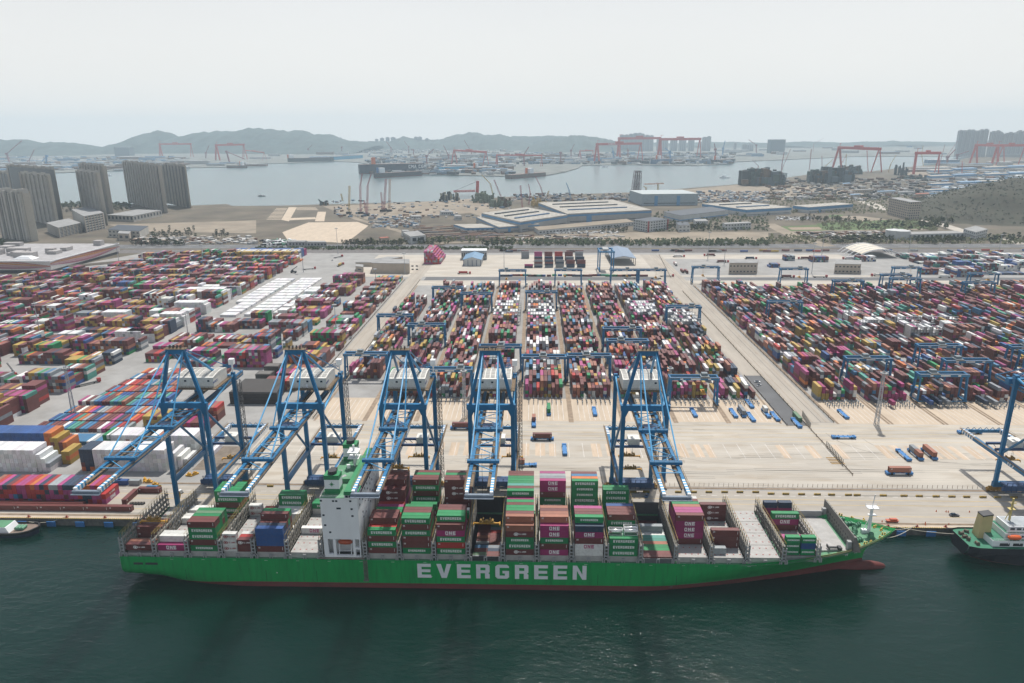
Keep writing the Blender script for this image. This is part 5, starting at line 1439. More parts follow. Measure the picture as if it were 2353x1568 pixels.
# ------------------------------------------------------------------ hinterland buildings
TWR = mat('tower beige render', (.43, .41, .37), .85, vary=.12, scale=.05)
TWD = mat('tower glazing', (.040, .047, .06), .3, vary=.3, scale=.2)
BEI = mat('beige facade', (.42, .36, .29), .85, vary=.1, scale=.1)
ROOFG = mat('grey roof', (.26, .26, .255), .85, vary=.2, scale=.08)
ROOFB = mat('blue metal roof', (.13, .24, .36), .6, vary=.12, scale=.1)
WBLUE = mat('warehouse blue band', (.09, .25, .45), .6, vary=.1)
WWALL = mat('warehouse white wall', (.50, .51, .50), .75, vary=.1, scale=.06)
WGREY = mat('warehouse grey wall', (.36, .36, .35), .75, vary=.12, scale=.06)
WROOF = mat('warehouse roof', (.33, .31, .27), .85, vary=.2, scale=.05)
DARKR = mat('dark roof ridge', (.035, .045, .06), .6)
def quadpts(A, B, C): return [Vector(A), Vector(B), Vector(C), Vector(A) + Vector(C) - Vector(B)]
def inset_face(m, p, q, n, x0, x1, z0, z1, d, mi=0):
    """box standing proud of the face p->q: x0..x1 as metres along, z0..z1 heights, d metres out along n"""
    e = (q - p).normalized()
    a = p + e * x0; b_ = p + e * x1
    m.hexa([(a.x, a.y, z0), (b_.x, b_.y, z0), (b_.x - n.x * .0, b_.y - n.y * .0, z0), (a.x, a.y, z0), (a.x, a.y, z1), (b_.x, b_.y, z1), (b_.x, b_.y, z1), (a.x, a.y, z1)], mi) if d == 0 else \
    m.hexa([(a.x + n.x * d, a.y + n.y * d, z0), (b_.x + n.x * d, b_.y + n.y * d, z0), (b_.x - n.x * .1, b_.y - n.y * .1, z0), (a.x - n.x * .1, a.y - n.y * .1, z0),
            (a.x + n.x * d, a.y + n.y * d, z1), (b_.x + n.x * d, b_.y + n.y * d, z1), (b_.x - n.x * .1, b_.y - n.y * .1, z1), (a.x - n.x * .1, a.y - n.y * .1, z1)], mi)
def nrm(p, q):
    e = (q - p).normalized(); return Vector((e.y, -e.x, 0))
def tower(label, k, ta, tb, tcn, h, floors=33):
    A, B, C_ = (G(k, *t, h) for t in (ta, tb, tcn))
    for v in (A, B, C_): v.z = 0
    gl = (C_ - B)
    if gl.length < 16: gl = gl.normalized() * 18; C_ = B + gl
    D = A + gl
    T_ = empty('apartment_tower', (0, 0, 0), label=label, cat='apartment tower', group='beige apartment towers by the shore')
    put('wall', MB().prism([(p.x, p.y) for p in (A, B, C_, D)], 4, h - 3).mesh('tower core', TWD), T_)
    L_ = (B - A).length; n = nrm(A, B); np_ = max(4, round(L_ / 13))
    for i in range(np_ + 1):
        x = i * L_ / np_; w_ = 3.0 if i % 2 else 2.0
        m = MB(); inset_face(m, A, B, n, max(0, x - w_), min(L_, x + w_), 4, h - (0, 3.5, 1.5)[i % 3], 4.2 if i % 2 else 2.6); put('pier', m.mesh('tower pier', TWR), T_)
    m = MB()
    for f in range(1, floors): inset_face(m, A, B, n, 0, L_, 4 + f * (h - 6) / floors, 4.7 + f * (h - 6) / floors, 1.4)
    o = put('balcony_slab', m.mesh('tower balconies', TWR), T_); o['kind'] = 'stuff'
    gn = nrm(B, C_); gL = (C_ - B).length
    m = MB(); inset_face(m, B, C_, gn, 0, gL, 4, h, .8); g_ = put('gable_wall', m.mesh('gable wall', mat('gable beige', (.44, .40, .33), .85, vary=.08)), T_)
    m = MB()
    for f in range(floors): inset_face(m, B, C_, gn, gL * .12, gL * .2, 5.6 + f * (h - 6) / floors, 7.2 + f * (h - 6) / floors, .9)
    o = put('window', m.mesh('gable windows', TWD), g_); o['kind'] = 'stuff'
    m = MB()
    for i in range(0, np_, 2):
        e = (B - A).normalized(); a = A + e * (i * L_ / np_) + gl * .2; b_ = a + e * (L_ / np_ * 1.2)
        m.prism([(a.x, a.y), (b_.x, b_.y), (b_.x + gl.x * .6, b_.y + gl.y * .6), (a.x + gl.x * .6, a.y + gl.y * .6)], h - 3.2, h + 2.5 + (i % 4))
    put('roof', m.mesh('tower roof', TWR), T_)
tower('short beige apartment tower cut by the picture edge, nearest the mall', 'T1', (-60, 800), (185, 815), (208, 815), 94, 26)
tower('broad front apartment tower just inland of the mall roofs', 'T1', (180, 640), (430, 662), (462, 664), 111)
tower('rear apartment tower standing behind the broad one near the mall', 'T1', (62, 572), (468, 600), (498, 605), 120)
tower('apartment tower at the picture edge partly hidden by the broad tower', 'T1', (-60, 628), (50, 640), (72, 645), 112)
tower('front one of the middle pair of apartment towers, above the white mid-rise', 'T1', (700, 620), (880, 640), (915, 643), 115)
tower('rear one of the middle pair of apartment towers', 'T1', (725, 556), (935, 577), (975, 581), 120)
tower('widest apartment tower, seen against the bay', 'T1', (1125, 537), (1440, 572), (1480, 577), 119)
tower('apartment tower nearest the bare field, last in the row', 'T1', (1485, 560), (1672, 576), (1706, 580), 113)

def building(name, label, k, a, b_, c, h, wall, roof, rows=0, cols=0, band=None, cols2=0, parapet=.6, cat='building', wh=1.5, group=None, hz=None):
    A, B, C_ = (G(k, *t) for t in (a, b_, c))
    if hz: h = AY(k, *hz, B.y).z - 4
    D = A + C_ - B
    T_ = empty(name, (0, 0, 0), label=label, cat=cat)
    if group: T_['group'] = group
    put('wall', MB().prism([(p.x, p.y) for p in (A, B, C_, D)], 4, 4 + h).mesh('wall', wall), T_)
    c0 = (A + B + C_ + D) / 4
    m = MB().prism([(lerp(c0.x, p.x, 1.005), lerp(c0.y, p.y, 1.005)) for p in (A, B, C_, D)], 4 + h, 4.5 + h)
    put('roof', m.mesh('roof', roof), T_)
    for (p, q, nc) in ((A, B, cols), (B, C_, cols2)):
        L_ = (q - p).length; n = nrm(p, q)
        if band:
            m = MB(); inset_face(m, p, q, n, 0, L_, 4 + h * band[0], 4 + h * band[1], .25); put('band', m.mesh('band', WBLUE), T_)
        for r in range(rows):
            z0 = 4 + (r + .35) * h / rows
            for i in range(nc):
                m = MB(); inset_face(m, p, q, n, (i + .25) * L_ / nc, (i + .75) * L_ / nc, z0, z0 + min(h / rows * .5, wh), .12)
                put('window', m.mesh('window', TWD), T_)
    return T_, A, B, C_, D, h
# mid rises
for (lb, a, b_, c, hz) in (('lower cream mid-rise block with long balconies, below the apartment towers', (440, 1190), (550, 1240), (760, 1190), (550, 1150)), ('taller cream mid-rise block beneath the middle pair of towers', (680, 1120), (795, 1195), (975, 1155), (790, 1045))):
    T_, A, B, C_, D, h = building('mid_rise', lb, 'T1', a, b_, c, 0, TWR, ROOFG, hz=hz, cat='mid-rise block')
    n = nrm(B, C_); L_ = (C_ - B).length; m = MB()
    for r in range(7): inset_face(m, B, C_, n, L_ * .05, L_ * .95, 4 + (r + .3) * h / 7, 4 + (r + .75) * h / 7, .15)
    o = put('window_band', m.mesh('window band', TWD), T_); o['kind'] = 'stuff'
    m = MB()
    for i in range(7): inset_face(m, B, C_, n, L_ * i / 6.5, L_ * i / 6.5 + 1.5, 4, 4 + h, .8)
    o = put('pier', m.mesh('piers', BEI), T_); o['kind'] = 'stuff'
building('arcade_building', 'long cream arcade building along the foot of the widest tower', 'T1', (990, 1085), (1230, 1095), (1490, 1040), 13, TWR, ROOFG, rows=1, cols=7, cols2=9, wh=7, cat='building')
building('villa', 'cream villa-like hall with a mansard roof beside the dark trees', 'T1', (1000, 1235), (1290, 1250), (1370, 1200), 14, TWR, DARKR, rows=2, cols=8, wh=3)
building('villa', 'small cream pavilion with an arched door in front of the villa', 'T1', (1090, 1265), (1195, 1270), (1215, 1240), 13, BEI, ROOFG, rows=1, cols=2, wh=5)

# the mall with painted waves
A, B, C_ = Vector((-860, 979, 0)), Vector((-687, 978, 0)), Vector((-684, 1148, 0))
T_ = empty('mall', (0, 0, 0), label='low white shopping mall with painted orange and pink waves on its facade', cat='mall')
hM = 20.5
put('wall', MB().prism([(p.x, p.y) for p in (A, B, C_, Vector((-860, 1149, 0)))], 8, hM - .6).mesh('mall wall', mat('mall white', (.52, .50, .48), .7, vary=.12, scale=.5)), T_)
put('base', MB().prism([(-859, 981), (-689, 980), (-686, 1146), (-859, 1146)], 4, 8).mesh('mall base', TWD), T_)
put('roof', MB().prism([(-860, 980), (-688, 979), (-685, 1147), (-860, 1148)], hM - .6, hM - .3).mesh('mall roof', mat('mall roof', (.33, .32, .32), .8, vary=.2, scale=.1)), T_)
put('parapet', (lambda m: (m.bar((-860, 979, hM), (-687, 978, hM), 1.2, 1.4), m.bar((-687, 978, hM), (-684, 1148, hM), 1.2, 1.4), m)[-1])(MB()).mesh('mall parapet', WHITE), T_)
for (p, q, ph) in ((A, B, 0.0), (B, C_, 1.6)):
    e = (q - p).normalized(); n = nrm(p, q); L_ = (q - p).length
    for j, cc in enumerate(((.36, .13, .10), (.45, .20, .08), (.40, .22, .24), (.30, .12, .16))):
        m = MB(); K = 26
        for i in range(K):
            def pt(i, dz):
                t = i / K; s_ = math.sin(t * 4.6 + ph + j * .28); w_ = math.sin(math.pi * t) * .55 + .12
                zz = 14.6 + 1.8 * s_ + (1.5 - j + dz) * 4.2 * w_
                zz = min(max(zz, 8.2), hM - 1)
                v = p + e * (L_ * t) + n * (.12 + j * .03); return (v.x, v.y, zz)
            m.quad([pt(i, 0), pt(i + 1, 0), pt(i + 1, 1), pt(i, 1)])
        put('wave_stripe', m.mesh('wave', mat(f'wave paint {j}', cc, .7, vary=.1)), T_)
for i in range(16):
    x = random.uniform(-850, -705); y = random.uniform(1010, 1140); w_ = random.uniform(6, 22)
    m = MB().box(x - w_, x + w_ * .6, y - 5, y + random.uniform(3, 12), hM, hM + random.uniform(2.5, 8)); put('roof_plant', m.mesh('roof plant', mat('plant room', (.36, .34, .33), .8, vary=.1)), T_)
m = MB(); m.hexa([(-752, 992, hM), (-722, 992, hM), (-722, 1008, hM), (-752, 1008, hM), (-744, 996, hM + 4), (-730, 996, hM + 4), (-730, 1004, hM + 4), (-744, 1004, hM + 4)]); put('skylight', m.mesh('skylight', WHITE), T_)

# big shipyard halls
def hall(label, k, a, b_, c, hz, wall=WGREY, roof=WROOF, band=(.72, .9), ridges=0, panels=True, doors=0):
    T_, A, B, C_, D, h = building('factory_hall', label, k, a, b_, c, 0, wall, roof, hz=hz, band=band, cat='factory hall')
    u = (C_ - B); v = (A - B)
    for r in range(ridges):
        t = (r + .5) / ridges
        a0 = B + v * lerp(.12, .88, t) + u * .1; a1 = a0 + u * .72
        m = MB(); m.bar((a0.x, a0.y, 5.4 + h), (a1.x, a1.y, 5.4 + h), 5, 2.6); put('roof_monitor', m.mesh('roof monitor', DARKR if r else mat('blue monitor', (.04, .11, .22), .5)), T_)
    if panels:
        m = MB()
        for i in range(9):
            for j in range(2 + ridges * 2):
                p = B + u * (.08 + i * .1) + v * (.1 + .8 * j / (2 + ridges * 2)); q = p + u * .05; w_ = v.normalized() * 3
                m.quad([(p.x, p.y, 4.56 + h), (q.x, q.y, 4.56 + h), (q.x + w_.x, q.y + w_.y, 4.56 + h), (p.x + w_.x, p.y + w_.y, 4.56 + h)])
        o = put('skylight', m.mesh('skylights', mat('skylight panel', (.55, .53, .46), .5)), T_); o['kind'] = 'stuff'
    n = nrm(B, C_); L_ = u.length
    m = MB(); inset_face(m, B, C_, n, L_ * .03, L_ * .96, 4 + h * .18, 4 + h * .24, .2); put('window_band', m.mesh('low window band', TWD), T_)
    for d in range(doors):
        m = MB(); inset_face(m, B, C_, n, L_ * (.22 + d * .4), L_ * (.28 + d * .4), 4, 4 + h * .85, .4); put('door', m.mesh('hall door', WBLUE), T_)
    return T_
hall('largest factory hall, blue band and three dark roof ridges', 'T3', (240, 1000), (505, 1115), (1275, 1075), (500, 1022), ridges=3, doors=1)
hall('lower factory hall joined to the water side of the largest hall', 'T3', (-280, 1100), (75, 1190), (505, 1120), (70, 1095), ridges=3, doors=1)
hall('factory hall with a blue stripe at the edge of the steel yard', 'T2', (2020, 1100), (2230, 1200), (2600, 1170), (2225, 1145), doors=1)
building('shed', 'low sheds with a blue roof band before the steel yard', 'T2', (1815, 1150), (1925, 1185), (2190, 1180), 7, WWALL, WROOF, band=(.5, .95), rows=1, cols2=6, cat='shed')
building('shed', 'very long low white shed in front of the halls', 'T3', (200, 1180), (245, 1212), (1115, 1130), 8, WWALL, SAND, rows=1, cols2=30, cat='shed', wh=2.5)
T_, A, B, C_, D, h = building('office_building', 'white four storey shipyard office with dark red panels', 'T3', (1110, 1165), (1240, 1190), (1430, 1165), 20, WWALL, DARKR, rows=4, cols=6, cols2=8, cat='office building', wh=2.4)
for t in (0, .93):
    m = MB(); inset_face(m, B, C_, nrm(B, C_), (C_ - B).length * t, (C_ - B).length * (t + .07), 4, 25, .5); put('red_panel', m.mesh('red panel', mat('dark red panel', (.28, .05, .05), .7)), T_)
building('annex', 'low white annex with two storeys beside the shipyard office', 'T3', (1500, 1160), (1525, 1190), (1630, 1185), 13, WWALL, DARKR, rows=2, cols2=3, cat='building', wh=2)
building('annex', 'small white house before the office, inland of the car park', 'T3', (1660, 1110), (1680, 1130), (1795, 1128), 9, WWALL, ROOFG, rows=2, cols2=6, cat='building', wh=2)
hall('pale blue-grey hall with a bright roof stripe near the bay', 'T3', (1075, 905), (1190, 948), (1700, 942), (1185, 842), wall=mat('pale blue wall', (.30, .36, .39), .7), roof=mat('pale roof', (.38, .42, .42), .7), band=None, doors=2)
hall('wide hall with white roof ribs and a strong blue band', 'T3', (1740, 985), (2145, 1045), (2560, 1020), (2140, 985), wall=WWALL, band=(.6, .98), ridges=2)
hall('small blue banded hall with one dark blue gate', 'T4', (225, 1000), (370, 1017), (775, 985), (368, 962), wall=WWALL, band=(.55, .98), doors=1)
hall('white hall with a dark roof between the largest hall and the office', 'T3', (1390, 1065), (1540, 1105), (1980, 1050), (1540, 1040), wall=WWALL, roof=DARKR, band=(.3, .42), panels=False)
building('office_building', 'long low office with red end blocks and green lawns', 'T3', (1925, 1160), (1950, 1172), (2190, 1160), 12, WWALL, ROOFG, rows=2, cols2=9, cat='office building', wh=2.5)
T_, A, B, C_, D, h = building('hotel', 'tall beige slab building with a colonnaded top at the foot of the hill', 'T4', (1095, 1025), (1285, 1075), (1385, 1070), 0, BEI, ROOFG, rows=7, cols=11, cols2=5, hz=(1288, 915), cat='building', wh=2.6)
building('shed', 'long white workshop beside two tanks', 'T4', (1245, 1240), (1320, 1262), (1800, 1250), 10, WWALL, ROOFG, rows=1, cols2=12, cat='workshop', wh=5)
building('office_building', 'white three storey office at the road junction', 'T4', (1785, 1235), (1895, 1272), (2005, 1240), 15, WWALL, ROOFG, rows=3, cols=6, cols2=6, cat='office building', wh=2)
for i, (x, y) in enumerate(((1155, 1245), (1215, 1250))):
    g = G('T4', x, y); T_ = put('storage_tank', MB().cyl((0, 0, 0), (0, 0, 15), 15, 20).mesh('tank shell', WWALL), None, (g.x, g.y, 4)); tag(T_, f"pale round tank, {'farther from' if i == 0 else 'nearer'} the long workshop", 'tank', 'two round tanks by the workshop')
    put('dome', MB().cyl((0, 0, 15), (0, 0, 17), 15, 20, 4).mesh('tank dome', WWALL), T_)
for i in range(16):                                                            # distant halls on the bow side
    x = 1500 + (i % 4) * 240 + random.uniform(-30, 30); y = 640 + (i // 4) * 62 + (i % 4) * -12
    building('factory_hall', f"distant pale blue hall, {ORD[i % 4]} along {ORD[i // 4]} row from the bay, behind the hotel", 'T4', (x - 40, y + 6), (x, y + 14), (x + 200, y + 6), random.uniform(11, 18), WWALL, ROOFB if i % 2 else WROOF, band=(.6, .95), cat='factory hall', group='distant halls behind the hotel')
for i, (x, y, w_) in enumerate(((800, 830, 170), (1010, 845, 160), (1200, 850, 150), (1360, 870, 120), (1500, 880, 150), (1660, 870, 190), (1900, 850, 180), (760, 870, 90), (270, 890, 60), (690, 765, 70))):
    building('building', f"small low building, {ORD[i]} in the band between shipyard and hall", 'T4', (x - 14, y - 6), (x, y), (x + w_, y - 6), 9 if i < 7 else 7, WWALL if i % 3 else BEI, mat('red tile roof', (.34, .10, .06), .8) if i in (3, 5) else ROOFB if i % 2 else ROOFG, rows=1, cols2=8, cat='building', wh=2, group='low buildings along the shipyard road')
for i, (x, y, w_, hh) in enumerate(((1430, 1070, 90, 6), (1700, 1035, 110, 8), (1350, 1230, 60, 10), (1830, 1080, 60, 9), (300, 1320, 180, 8), (470, 1325, 180, 8))):
    building('shed', f"small shed, {ORD[i]} beside the steel yard and pads", 'T2', (x - 15, y - 12), (x, y), (x + w_, y), hh, WWALL if i < 4 else WGREY, ROOFG, rows=1, cols2=6, cat='shed', wh=3)
building('workshop', 'white workshop hall with tall slots beside the highway trees', 'T2', (1350, 1255), (1420, 1300), (1560, 1285), 13, WWALL, ROOFG, rows=1, cols=6, cols2=2, cat='workshop', wh=6)
building('roofed_house', 'small house with a red tiled roof among the trees', 'T2', (1130, 1275), (1150, 1282), (1225, 1275), 7, BEI, mat('red tile roof', (.34, .10, .06), .8), cat='house')

# buildings inside the terminal
T_, A, B, C_, D, h = building('terminal_office', 'beige two storey office at the inland end of the middle blocks', 'M2', (1065, 272), (1410, 278), (1412, 235), 14, BEI, ROOFG, cat='office building')
for r, z in enumerate((8.5, 13.2)):
    for i in range(9):
        if r == 0 and i in (5, 6): continue
        put('window', MB().box(A.x + 13 + i * 6.1, A.x + 16.2 + i * 6.1, A.y - .6, A.y - .1, z, z + 1.8).mesh('window', TWD), T_)
building('terminal_office', 'lower beige wing behind the two storey office', 'M2', (915, 212), (1060, 213), (1345, 160), 6, BEI, ROOFG, cat='office building')
building('gate_house', 'small beige hut before the two storey office', 'M2', (915, 255), (985, 262), (988, 240), 7, BEI, ROOFG, rows=1, cols=1, cat='hut')
building('terminal_office', 'beige two storey office on the bow-side parking apron', 'M3', (1985, 280), (2240, 280), (2250, 245), 15, BEI, ROOFG, rows=2, cols=8, cat='office building', wh=1.8)
building('terminal_office', 'grey beige office behind the outer blocks', 'M4', (605, 275), (845, 280), (850, 240), 13, BEI, ROOFG, rows=2, cols=7, cat='office building', wh=1.8)
building('control_room', 'grey building with a row of dark bays behind the blue gabled hall', 'M2', (1885, 150), (2118, 150), (2120, 130), 14, WGREY, WHITE, rows=1, cols=12, cat='building', wh=6)
def gable(label, x0, x1, y0, y1, h, hr, roof, wall, open_=False, cat='building'):
    T_ = empty('gabled_hall', (0, 0, 0), label=label, cat=cat); xm = (x0 + x1) / 2
    if not open_:
        put('wall', MB().box(x0 + .5, x1 - .5, y0 + .5, y1 - .5, 4, h).mesh('wall', wall), T_)
        for i in range(5): put('pilaster', MB().box(x0 + i * (x1 - x0 - .8) / 4, x0 + .8 + i * (x1 - x0 - .8) / 4, y0, y0 + .5, 4, h).mesh('pilaster', mat('navy trim', (.04, .08, .16))), T_)
    else:
        for i in range(2):
            for j in range(6): put('post', MB().box((x0, x1)[i] - .4, (x0, x1)[i] + .4, y0 + j * (y1 - y0) / 5 - .4, y0 + j * (y1 - y0) / 5 + .4, 4, h).mesh('post', DARK), T_)
    for s_ in (0, 1):
        xa, xb = (x0 - 1, xm) if s_ == 0 else (xm, x1 + 1); za, zb = (h, hr) if s_ == 0 else (hr, h)
        put('roof', MB().hexa([(xa, y0, za), (xb, y0, zb), (xb, y1, zb), (xa, y1, za), (xa, y0, za + .4), (xb, y0, zb + .4), (xb, y1, zb + .4), (xa, y1, za + .4)]) or None, T_) if False else None
        m = MB(); m.hexa([(xa, y0, za), (xb, y0, zb), (xb, y1, zb), (xa, y1, za), (xa, y0, za + .4), (xb, y0, zb + .4), (xb, y1, zb + .4), (xa, y1, za + .4)]); put('roof', m.mesh('roof half', roof), T_)
    m = MB(); m.quad([(x0, y0 + .2, h), (x1, y0 + .2, h), (xm, y0 + .2, hr)]); put('gable', m.mesh('gable', wall), T_)
    return T_
gable('white gabled inspection hall with a pale blue roof', -104, -78, 1030, 1082, 13, 17, ROOFB, WWALL)
gable('open shed on dark posts with a wide slate blue roof', 114, 148, 1036, 1132, 14, 17.5, mat('slate blue roof', (.17, .23, .31), .6, vary=.08), WWALL, True, cat='open shed')
# arched membrane canopy
T_ = empty('canopy', (0, 0, 0), label='white arched membrane canopy on curved ribs over truck lanes', cat='canopy')
def arc(t, y): return (lerp(492, 566, t), y, 4 + 14 * math.sin(math.pi * t) ** .8)
m = MB(); K = 14
for i in range(K):
    t0, t1 = .12 + .76 * i / K, .12 + .76 * (i + 1) / K
    m.quad([arc(t0, 1098), arc(t1, 1098), arc(t1, 1158), arc(t0, 1158)])
put('membrane', m.mesh('membrane', mat('membrane', (.60, .55, .45), .7)), T_)
for y in (1094, 1108, 1122, 1136, 1150, 1162):
    m = MB()
    for i in range(12): m.bar(arc(i / 12, y), arc((i + 1) / 12, y), 1.0, 1.0)
    put('rib', m.mesh('canopy rib', WHITE), T_)
# black low buildings between the first two cranes
T_ = put('louvred_building', MB().hexa([(-221, 477, 4), (-186, 477, 4), (-190, 507, 4), (-221, 507, 4), (-221, 477, 13), (-186, 477, 13), (-190, 507, 13), (-221, 507, 13)]).mesh('louvred building', DARK)); tag(T_, 'black louvred building with a flat top between the first two cranes', 'building')
for i in range(7): put('louvre', MB().box(-220.5, -186.5, 476.4, 477, 5 + i * 1.15, 5.4 + i * 1.15).mesh('louvre', mat('louvre brown', (.06, .05, .045), .7)), T_)
put('roof', MB().box(-220.5, -190.5, 477.3, 506, 13, 13.2).mesh('dark roof', mat('dark brown roof', (.045, .04, .037), .8)), T_)
for i, (x, y) in enumerate(((70, 1290), (145, 1215))):
    g = G('M2', x, y); T_ = put('hut', MB().box(-6, 6, 0, 9, 0, 8).mesh('dark hut', mat('dark brown hut', (.06, .055, .05))), None, (g.x, g.y, 4.05)); tag(T_, f"small dark cube hut with a sunken roof, {'nearer the water' if i == 0 else 'farther inland'}, beyond the black building", 'hut')
    put('roof', MB().box(-4.8, 4.8, 1.2, 7.8, 8, 8.1).mesh('hut roof', mat('hut roof', (.12, .11, .10))), T_)

from mathutils.noise import fractal
# ------------------------------------------------------------------ hills
HILL = mat('wooded hillside', (.045, .068, .064), .95, vary=.5, scale=.008, dirt=.55, dirtcol=(.10, .11, .09), detail=8)
HILL2 = mat('scrubby hillside', (.050, .047, .030), .95, vary=.35, scale=.02, dirt=.75, dirtcol=(.04, .048, .028), detail=9)
def ridge(name, prof, Y, depth, seed, amp=.06, m=HILL, lobes=1.0, label=None):
    """prof: (x, y) in frame pixels of the skyline standing at distance Y"""
    r = random.Random(seed); P_ = [AY('d', x, y, Y) for x, y in prof]; n = 150; K = 16
    n = 320; xs = np.linspace(P_[0].x, P_[-1].x, n); zs = np.interp(xs, [p.x for p in P_], [p.z for p in P_])
    ph = [r.uniform(0, 6) for _ in range(10)]
    b = MB()
    for i, x in enumerate(xs):
        for j in range(K + 1):
            t = j / K * 2 - 1
            ys = Y + t * depth * (1 + .25 * math.sin(x * .002 + ph[0]))
            f = max(0, 1 - abs(t) ** 1.35)
            spur = 1 + .22 * math.sin(x * .013 + ph[1] + 2 * t) * (1 - f) + .12 * math.sin(x * .031 + ph[2] - 3 * t) * (1 - f)
            hgt = max(0, zs[i] - 3) * f * spur * (1 + amp * .3 * (math.sin(x * .05 + ph[3]) + math.sin(x * .021 + t * 5 + ph[4])))
            hgt += (fractal(Vector((x * .004, ys * .004, seed)), .8, 2.2, 5) * 16 + fractal(Vector((x * .03, ys * .02, seed)), .9, 2.1, 3) * 4) * min(1, hgt / 60)
            b.v.append((x, ys, 3 + hgt - (1.0 if f == 0 else 0)))
    for i in range(n - 1):
        for j in range(K):
            a = i * (K + 1) + j; b.f.append((a, a + K + 1, a + K + 2, a + 1)); b.m.append(0)
    o = b.build(name, m); tag(o, kind='structure')
    for p_ in o.data.polygons: p_.use_smooth = True
    return o
ridge('hills', [(-420, 335), (-200, 315), (-80, 324), (40, 319), (72, 329), (125, 325), (185, 331), (235, 340), (262, 352)], 7300, 800, 1)
ridge('hills', [(180, 350), (245, 340), (275, 338), (305, 322), (330, 309), (362, 300), (385, 305), (402, 313), (430, 310), (470, 304), (525, 299), (545, 301), (590, 293), (625, 297), (660, 300), (695, 299), (715, 308), (750, 309), (790, 320), (835, 328), (870, 334)], 8000, 1000, 2)
ridge('hills', [(780, 345), (850, 324), (895, 323), (928, 313), (965, 321), (1010, 320), (1050, 309), (1080, 303), (1110, 308), (1150, 309), (1185, 318), (1230, 332)], 8800, 900, 3)
ridge('hills', [(1200, 342), (1240, 328), (1280, 315), (1310, 313), (1340, 310), (1375, 316), (1400, 320), (1430, 328), (1470, 345)], 7900, 800, 4)
ridge('hills', [(1100, 338), (1180, 312), (1290, 312), (1450, 326), (1540, 329), (1650, 325), (1760, 328), (1850, 324), (1950, 327), (2050, 323), (2180, 326), (2352, 321), (2700, 320)], 9900, 420, 5, amp=.02)
ridge('hills', [(1550, 344), (1620, 338), (1700, 334), (1800, 337), (1900, 333), (2000, 332), (2080, 336), (2200, 331), (2352, 333), (2600, 330)], 9000, 600, 8)
# the near hill on the bow side
def near_hill():
    b = MB(); nx, ny = 60, 44
    r = random.Random(5); ph = [r.uniform(0, 6) for _ in range(8)]
    for i in range(nx + 1):
        for j in range(ny + 1):
            x = 830 + i * 22; y = 1330 + j * 20
            d1 = math.hypot((x - 1330) / 430, (y - 1750) / 330); d2 = math.hypot((x - 1010) / 170, (y - 1650) / 170)
            z = 84 * max(0, 1 - d1 ** 1.7) + 34 * max(0, 1 - d2 ** 2)
            z *= 1 + .10 * math.sin(x * .02 + ph[0]) * math.sin(y * .024 + ph[1]) + .05 * math.sin(x * .06 + ph[2]) * math.cos(y * .07)
            b.v.append((x, y, 3.9 + z))
    for i in range(nx):
        for j in range(ny):
            a = i * (ny + 1) + j; b.f.append((a, a + ny + 1, a + ny + 2, a + 1)); b.m.append(0)
    o = b.build('hillside', HILL2); tag(o, kind='structure')
    for p_ in o.data.polygons: p_.use_smooth = True
near_hill()

# ------------------------------------------------------------------ shipyard cranes and far city
def goliath(label, k, base1, base2, ztop_, beam_y=None, m_=REDGO, thin=False, Aleg=True):
    a, b_ = G(k, *base1, 3), G(k, *base2, 3)
    d = (b_ - a); L_ = d.length; e = d.normalized(); n = Vector((-e.y, e.x, 0)); T_ = empty('shipyard_gantry_crane', a, math.atan2(d.y, d.x), label=label, cat='gantry crane', group='red shipyard gantry cranes')
    s = ztop_ / 110
    m = MB(); m.box(-6 * s, L_ + 6 * s, -6 * s, 6 * s, ztop_ - 15 * s, ztop_ - 3 * s); g = put('girder', m.mesh('goliath girder', m_), T_)
    if Aleg:
        for sy in (-1, 1): put('leg', MB().bar((0, sy * 24 * s, 0), (0, sy * 3 * s, ztop_ - 12 * s), 9 * s, 6 * s).mesh('goliath leg', m_), T_)
        for sy in (-1, 1): put('leg', MB().bar((L_, sy * 26 * s, 0), (L_, sy * 3 * s, ztop_ - 12 * s), 3.6 * s, 3.6 * s).mesh('goliath leg', m_), T_)
    else:
        put('leg', MB().bar((0, 0, 0), (0, 0, ztop_ - 12 * s), 8 * s, 12 * s).mesh('goliath leg', m_), T_)
        for sy in (-1, 1): put('leg', MB().bar((L_, sy * 22 * s, 0), (L_, 0, ztop_ - 12 * s), 3.4 * s, 3.4 * s).mesh('goliath leg', m_), T_)
    put('trolley', MB().box(L_ * .42, L_ * .58, -8 * s, 8 * s, ztop_ - 2.6 * s, ztop_ + 4 * s).mesh('goliath trolley', m_), T_)
    m = MB(); m.box(3 * s, 4.4 * s, -1, 1, ztop_ - 3 * s, ztop_ + 12 * s); m.box(0, 16 * s, -.8, .8, ztop_ + 10.5 * s, ztop_ + 12 * s); put('service_crane', m.mesh('service crane', m_), T_)
    return T_, L_, s
goliath('nearest red shipyard gantry with splayed box legs beside the dark jackets', 'T4', (632, 612), (995, 642), 114)
goliath('red shipyard gantry with one solid upright leg, second from the hill', 'T4', (1335, 660), (1545, 660), 99, Aleg=False)
goliath('red gantry farthest toward the bow side, before the misty towers', 'T4', (1885, 562), (2130, 575), 112)
goliath('red gantry cut by the picture edge beside the misty towers', 'T4', (2080, 572), (2330, 570), 112)
T_, L_, s = goliath('lettered red gantry over the far docks with the longest clear span', 'T3', (775, 552), (1172, 538), 122)
put('lettering', text_mb('CSSC', 60, 9, .5).mesh('gantry lettering', WHITE), T_, (L_ * .32, -6.2, 113))
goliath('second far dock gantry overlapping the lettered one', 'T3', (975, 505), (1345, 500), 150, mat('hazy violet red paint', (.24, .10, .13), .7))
goliath('third far dock gantry ending beside the pale tower block', 'T3', (1350, 520), (1710, 515), 146, mat('hazy violet red paint', (.24, .10, .13), .7))
